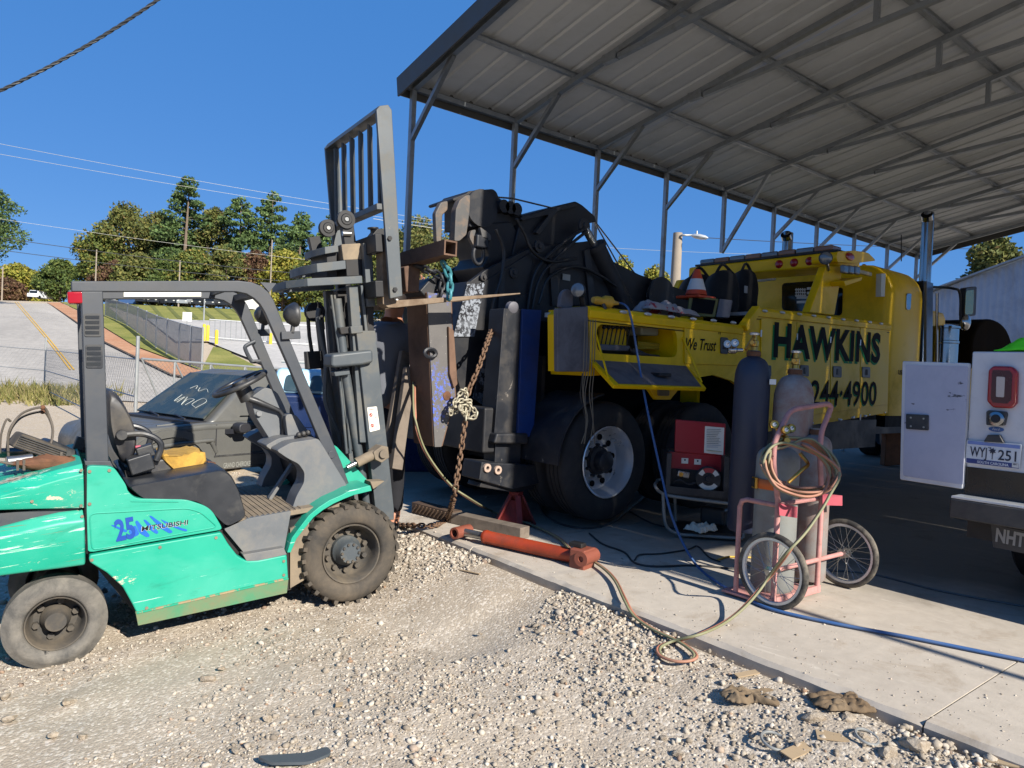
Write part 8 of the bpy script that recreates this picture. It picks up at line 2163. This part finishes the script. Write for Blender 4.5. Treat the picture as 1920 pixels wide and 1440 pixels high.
for k in range(2):
    MB().tube([Vector((.0, .25+.95*k, vzt+.08)), Vector((1.8, .25+.95*k, vzt+.08))], .018, 6).build('roof_rail', GPOST, van); MB().tube([Vector((.15+1.1*k, .2, vzt+.10)), Vector((.15+1.1*k, 1.3, vzt+.10))], .016, 6).build('roof_bar', GPOST, van)
    MB().box2((.08+.62*k, -.012, vzb-.40), (.60+.62*k, -.0, vzb-.10)).build('pressed_panel', NAVY, van, bevel=.008)
MB().box2((1.95, .06, vzb-.002), (3.2, 1.39, vzt+.12)).build('cab', NAVY, van, bevel=.12)
for x_ in (.7, 3.2):
    for y_, s_2 in ((.02, 1), (1.43, -1)): MB().lathe((x_, y_, -.08), (0, s_2, 0), [(0, .2), (0, .3), (.03, .34), (.2, .34), (.22, .2)], 24, close=True).build('tyre', TYRE, van, smooth=40)

# ================================================================== PERSON BEHIND THE MAST
SKIN = mat('skin', '#a8745a', .55, 0, .08, 9); SHIRT = mat('grey_shirt', '#5d6068', .85, 0, .15, 5, bump=.5, bscale=14); PANT = mat('dark_trousers', '#14151b', .85, 0, .2, 6, bump=.4, bscale=14)
pc = atD(719, 700, 5.9); pg = gz1(pc.x, pc.y)+.02
per = empty('person', (pc.x, pc.y, pg), HEAD-PI/2, label='person in grey shirt and dark trousers standing behind the forklift mast, one arm raised', cat='person')
def skin_body(name, verts, edges, radii, material, parent, sub_=2):
    me = bpy.data.meshes.new(name); me.from_pydata(verts, edges, []); me.materials.append(material)
    o = bpy.data.objects.new(name, me); COL.objects.link(o); o.parent = parent
    sk = o.modifiers.new('skin', 'SKIN'); sk.use_smooth_shade = True
    for v, r_ in zip(me.skin_vertices[0].data, radii): v.radius = (r_, r_) if not isinstance(r_, tuple) else r_
    me.skin_vertices[0].data[0].use_root = True
    ss = o.modifiers.new('sub', 'SUBSURF'); ss.levels = ss.render_levels = sub_
    return o
K = 1.95/1.8
V_ = [(0, 0, .95), (0, .02, 1.15), (.01, .03, 1.35), (.03, .02, 1.48), (.05, .0, 1.56), (.06, -.01, 1.63), (.07, -.02, 1.72), (.06, -.02, 1.80),
      (-.10, 0, .92), (-.11, -.01, .50), (-.12, .02, .10), (-.12, -.10, .04), (.10, 0, .92), (.12, -.03, .50), (.13, .0, .10), (.13, -.12, .04),
      (-.17, .02, 1.46), (-.24, .0, 1.20), (-.18, -.14, 1.00), (.19, .0, 1.48), (.27, .06, 1.58), (.25, .02, 1.80)]
E_ = [(0, 1), (1, 2), (2, 3), (3, 4), (4, 5), (5, 6), (6, 7), (0, 8), (8, 9), (9, 10), (10, 11), (0, 12), (12, 13), (13, 14), (14, 15), (3, 16), (16, 17), (17, 18), (3, 19), (19, 20), (20, 21)]
Rr = [.14, .14, .17, .14, .07, .06, .09, .075, .095, .07, .05, .04, .095, .07, .05, .04, .075, .05, .035, .075, .05, .035]
skin_body('body', [tuple(c*K for c in v) for v in V_], E_, [r_*K for r_ in Rr], SKIN, per)
# shirt and trousers over the body
SV = [(0, 0, .88), (0, .02, 1.15), (.01, .03, 1.35), (.03, .02, 1.48), (.05, .005, 1.575), (-.17, .02, 1.46), (-.215, .01, 1.30), (.19, .0, 1.50), (.27, .06, 1.60), (.262, .04, 1.70)]
skin_body('shirt', [tuple(c*K for c in v) for v in SV], [(0, 1), (1, 2), (2, 3), (3, 4), (3, 5), (5, 6), (3, 7), (7, 8), (8, 9)], [r_*K for r_ in (.17, .165, .19, .172, .105, .09, .068, .105, .075, .055)], SHIRT, per)
TV = [(0, 0, .98), (0, 0, .93), (-.10, 0, .90), (-.11, -.01, .50), (-.12, .02, .12), (.10, 0, .90), (.12, -.03, .50), (.13, 0, .12)]
skin_body('trousers', [tuple(c*K for c in v) for v in TV], [(0, 1), (1, 2), (2, 3), (3, 4), (1, 5), (5, 6), (6, 7)], [r_*K for r_ in (.15, .15, .112, .085, .07, .112, .085, .07)], PANT, per)
for sx_ in (-.12, .13): MB().sphere((sx_*K, -.06*K, .045), .10, 12, 8, (.55, 1.25, .5)).build('boot', BLKP, per, smooth=60)
hc = Vector((.066, -.02, 1.74))*K
MB().sphere(hc+Vector((0, .012, .028)), .108, 16, 10, (.86, 1.0, 1.0)).build('hair', mat('hair_dark', '#1d1613', .7), per, smooth=60)
MB().cyl(hc+Vector((0, -.095, -.005)), hc+Vector((0, -.118, -.02)), .012, .016, n=8).build('nose', SKIN, per, smooth=60)
for s in (-1, 1):
    MB().sphere(hc+Vector((s*.033, -.088, .012)), .012, 8, 6).build('eye', WHITEM, per, smooth=60); MB().sphere(hc+Vector((s*.085, .0, -.005)), .024, 8, 6, (.4, 1, 1.3)).build('ear', SKIN, per, smooth=60)
MB().box(hc+Vector((0, -.09, -.045)), (.045, .01, .008)).build('mouth', mat('lip', '#7c4a40', .6), per, bevel=.003)
for (hx, hy, hz, up_) in ((.25, .02, 1.80, 1), (-.18, -.14, 1.00, -1)):
    c = Vector((hx, hy, hz))*K; fv_ = [(0, 0, 0), (0, -.005, up_*.05), (0, -.008, up_*.09)]; fe_ = [(0, 1), (1, 2)]; fr_ = [.026, .034, .030]
    for k, (dx, L_) in enumerate(((-.030, .065), (-.010, .078), (.010, .074), (.028, .056))):
        b0 = len(fv_); fv_ += [(dx, -.008, up_*.105), (dx*1.15, -.018, up_*(.105+L_*.5)), (dx*1.15, -.04, up_*(.105+L_*.9))]; fe_ += [(2, b0), (b0, b0+1), (b0+1, b0+2)]; fr_ += [.0095, .0088, .0075]
    b0 = len(fv_); fv_ += [(.045, -.015, up_*.05), (.062, -.03, up_*.085)]; fe_ += [(1, b0), (b0, b0+1)]; fr_ += [.0115, .0095]
    skin_body('hand', [tuple(c+Vector(v)) for v in fv_], fe_, fr_, SKIN, per, 1)

# ================================================================== SCRAP ON THE COUNTERWEIGHT
def F3w(px, py, y): return FM @ F3(px, py, y)
def ftag(m, name, material, label, cat, **k):
    o = m.build(name, material, None, **k); return tag(o, label, cat)
WIRM = mat('dusty_rod', '#5d564e', .8, .3, .2, 12)
hp_ = empty('hoop_frame', F3w(40, 880, .35), label='bent thin steel hoop frame resting on the rear of the forklift', cat='metal hoops'); ho = Vector(hp_.location)
for y, d in ((.35, 0), (.42, 4)):
    pts = [F3w(16-d, 858+d, y), F3w(15, 820+d, y), F3w(24, 795+d, y), F3w(45, 773+d*1.8, y+.05), F3w(80, 764+d*2.0, y+.1), F3w(92, 780+d, y+.12), F3w(99, 808, y+.1), F3w(92, 840, y+.06), F3w(70, 862, y)]
    MB().tube([p-ho for p in pts], .007, 6, smooth=5).build('hoop', WIRM, hp_, smooth=60); c = pts[4]-ho; MB().sphere(c, .014, 8, 6).build('hoop_joint', RUST, hp_)
MB().tube([F3w(0, 850, .3)-ho, F3w(2, 815, .3)-ho, F3w(12, 787, .3)-ho, F3w(20, 790, .32)-ho], .006, 6, smooth=4).build('hoop', WIRM, hp_, smooth=60)
MB().tube([F3w(0, 866, .25)-ho, F3w(35, 872, .25)-ho, F3w(60, 868, .27)-ho, F3w(75, 858, .3)-ho], .007, 6, smooth=4).build('base_rod', WIRM, hp_, smooth=60)
for px in (33, 45): MB().tube([F3w(px, 862, .22)-ho, F3w(px, 882, .22)-ho], .007, 6).build('foot_rod', WIRM, hp_)
pn = F3w(28, 856, .5); pm = MB().lathe((0, 0, 0), (0, .05, 1), [(0, 0), (.0, .10), (.035, .16), (.04, .165), (.03, .15), (.008, .09), (.008, 0)], 28)
o = ftag(pm, 'drain_pan', BLKP, 'shallow black pan lying among scrap on the forklift rear', 'pan', smooth=50); o.location = pn
rb = F3w(72, 838, .45); rbt = empty('rubber_wedge', rb, label='ribbed dark rubber wedge lying on the forklift rear', cat='rubber block'); rbt.rotation_euler = (0, .42, .1)
MB().box((0, 0, 0), (.27, .20, .085), taper=.9).build('wedge_body', RUBB, rbt, bevel=.012)
for k in range(6): MB().box2((-.125, -.103, -.035+k*.012), (.125, -.099, -.030+k*.012)).build('rib', BLKP, rbt)
rb2 = F3w(105, 845, .55); o = ftag(MB().box((0, 0, 0), (.20, .18, .09), taper=.8), 'rubber_chock', BLKP, 'black rubber chock right of the ribbed wedge', 'chock', bevel=.015); o.location = rb2; o.rotation_euler = (0, .5, .2)
sc0 = F3w(85, 868, .28); rr = random.Random(9); m = MB(); sph = []
m.sphere((0, 0, 0), .09, 14, 8, (1.6, .8, .45)); m.v = [(x*(1+rr.uniform(-.25, .25)), y*(1+rr.uniform(-.25, .25)), z*(1+rr.uniform(-.3, .3))) for x, y, z in m.v]
o = ftag(m, 'rusty_scrap', RUST, 'lump of rusty scrap beside the forklift pillar foot', 'scrap', smooth=30); o.location = sc0
o = ftag(MB().cyl((0, 0, 0), (.12, .02, .01), .03, n=14), 'spray_can', STEELB, 'dusty metal can lying on the forklift rear edge', 'can', bevel=.006); o.location = F3w(12, 866, .3)
for k in range(2): MB()
o = ftag(MB().bar(F3w(115, 847, .3), F3w(112, 875, .3), .02, .012), 'flat_bar', WIRM, 'short flat bar standing against the scrap on the forklift', 'bar')
tag(MB().box(F3w(150, 832, .8), (.06, .05, .08), rot=Matrix.Rotation(.3, 3, 'Y')).build('broken_bracket', BLKP, bevel=.006), 'broken black bracket on the far side of the forklift rear', 'bracket')

# ================================================================== LITTER ON THE GRAVEL
GLV = mat('brown_glove', '#5d4c38', .95, 0, .25, 12, dirt='#80705a', damt=.4, bump=.6, bscale=40)
for px, py, a_, sd_, lab in ((1402, 1312, -.9, 5, 'crumpled brown work glove on the gravel, nearer the middle'), (1583, 1328, -.6, 9, 'crumpled brown work glove on the gravel close to the slab edge')):
    g = gpt(px, py); rag('work_glove', (g.x, g.y, gz1(g.x, g.y)+.006), .21, .13, .042, GLV, lab, sd_, 'glove', rot=a_)
CARD = mat('cardboard', '#a08b6e', .95, 0, .12, 9, dirt='#82705a', damt=.3)
for px, py, a_, w3, h3, lab in ((1400, 1262+8, .3, .16, .05, 'thin cardboard strip half buried in gravel above the gloves'), (1560, 1388, -.3, .16, .09, 'torn cardboard piece right of the wire rings'), (1500, 1412, .5, .22, .08, 'pale cardboard piece left of the torn one at the bottom'), (1880, 1412, -.6, .14, .06, 'small wooden shard at the bottom right corner'), (636, 1328, .2, .045, .04, 'tiny square tan chip on the bare dirt'), (880, 1076, -.75, .28, .02, 'thin brown stick lying near the slab edge'), (1055, 1195, -.6, .08, .012, 'short twig on the open gravel')):
    g = gpt(px, py); o = MB().box((0, 0, 0), (w3*.72, h3*.72, .005)).build('cardboard_scrap' if 'card' in lab else ('wood_chip' if 'shard' in lab or 'chip' in lab else 'twig'), CARD); o.location = (g.x, g.y, gz1(g.x, g.y)+.014); o.rotation_euler = (.06, -.08, a_+HEAD-PI/2); tag(o, lab, 'scrap')
for px, py, r_, lab in ((1452, 1400, .055, 'thin metal hose clamp ring on the gravel'), (1625, 1391, .045, 'grey metal ring half buried near the big stones')):
    g = gpt(px, py); z_ = gz1(g.x, g.y)+.02; o = MB().tube([Vector((r_*math.cos(a), r_*math.sin(a)*.9, .012*math.sin(a))) for a in [2*PI*i/24 for i in range(24)]], .006, 6, closed=True).build('metal_ring', GPOST, smooth=60); o.location = (g.x, g.y, z_); tag(o, lab, 'metal ring')
g = gpt(560, 1434); o = MB().prism(rpoly([(-.17, 0), (.02, .05), (.09, .10), (.12, .05), (.05, -.02), (-.1, -.04)], .02, 2), lambda a, b, d: (a, b, d+.03*abs(a)), 0, .012).build('plastic_shard', mat('slate_plastic', '#454b50', .5, 0, .15, 9)); o.location = (g.x, g.y, gz1(g.x, g.y)+.012); o.rotation_euler = (0, 0, HEAD-PI/2); tag(o, 'slate grey broken plastic piece at the bottom edge', 'plastic scrap')
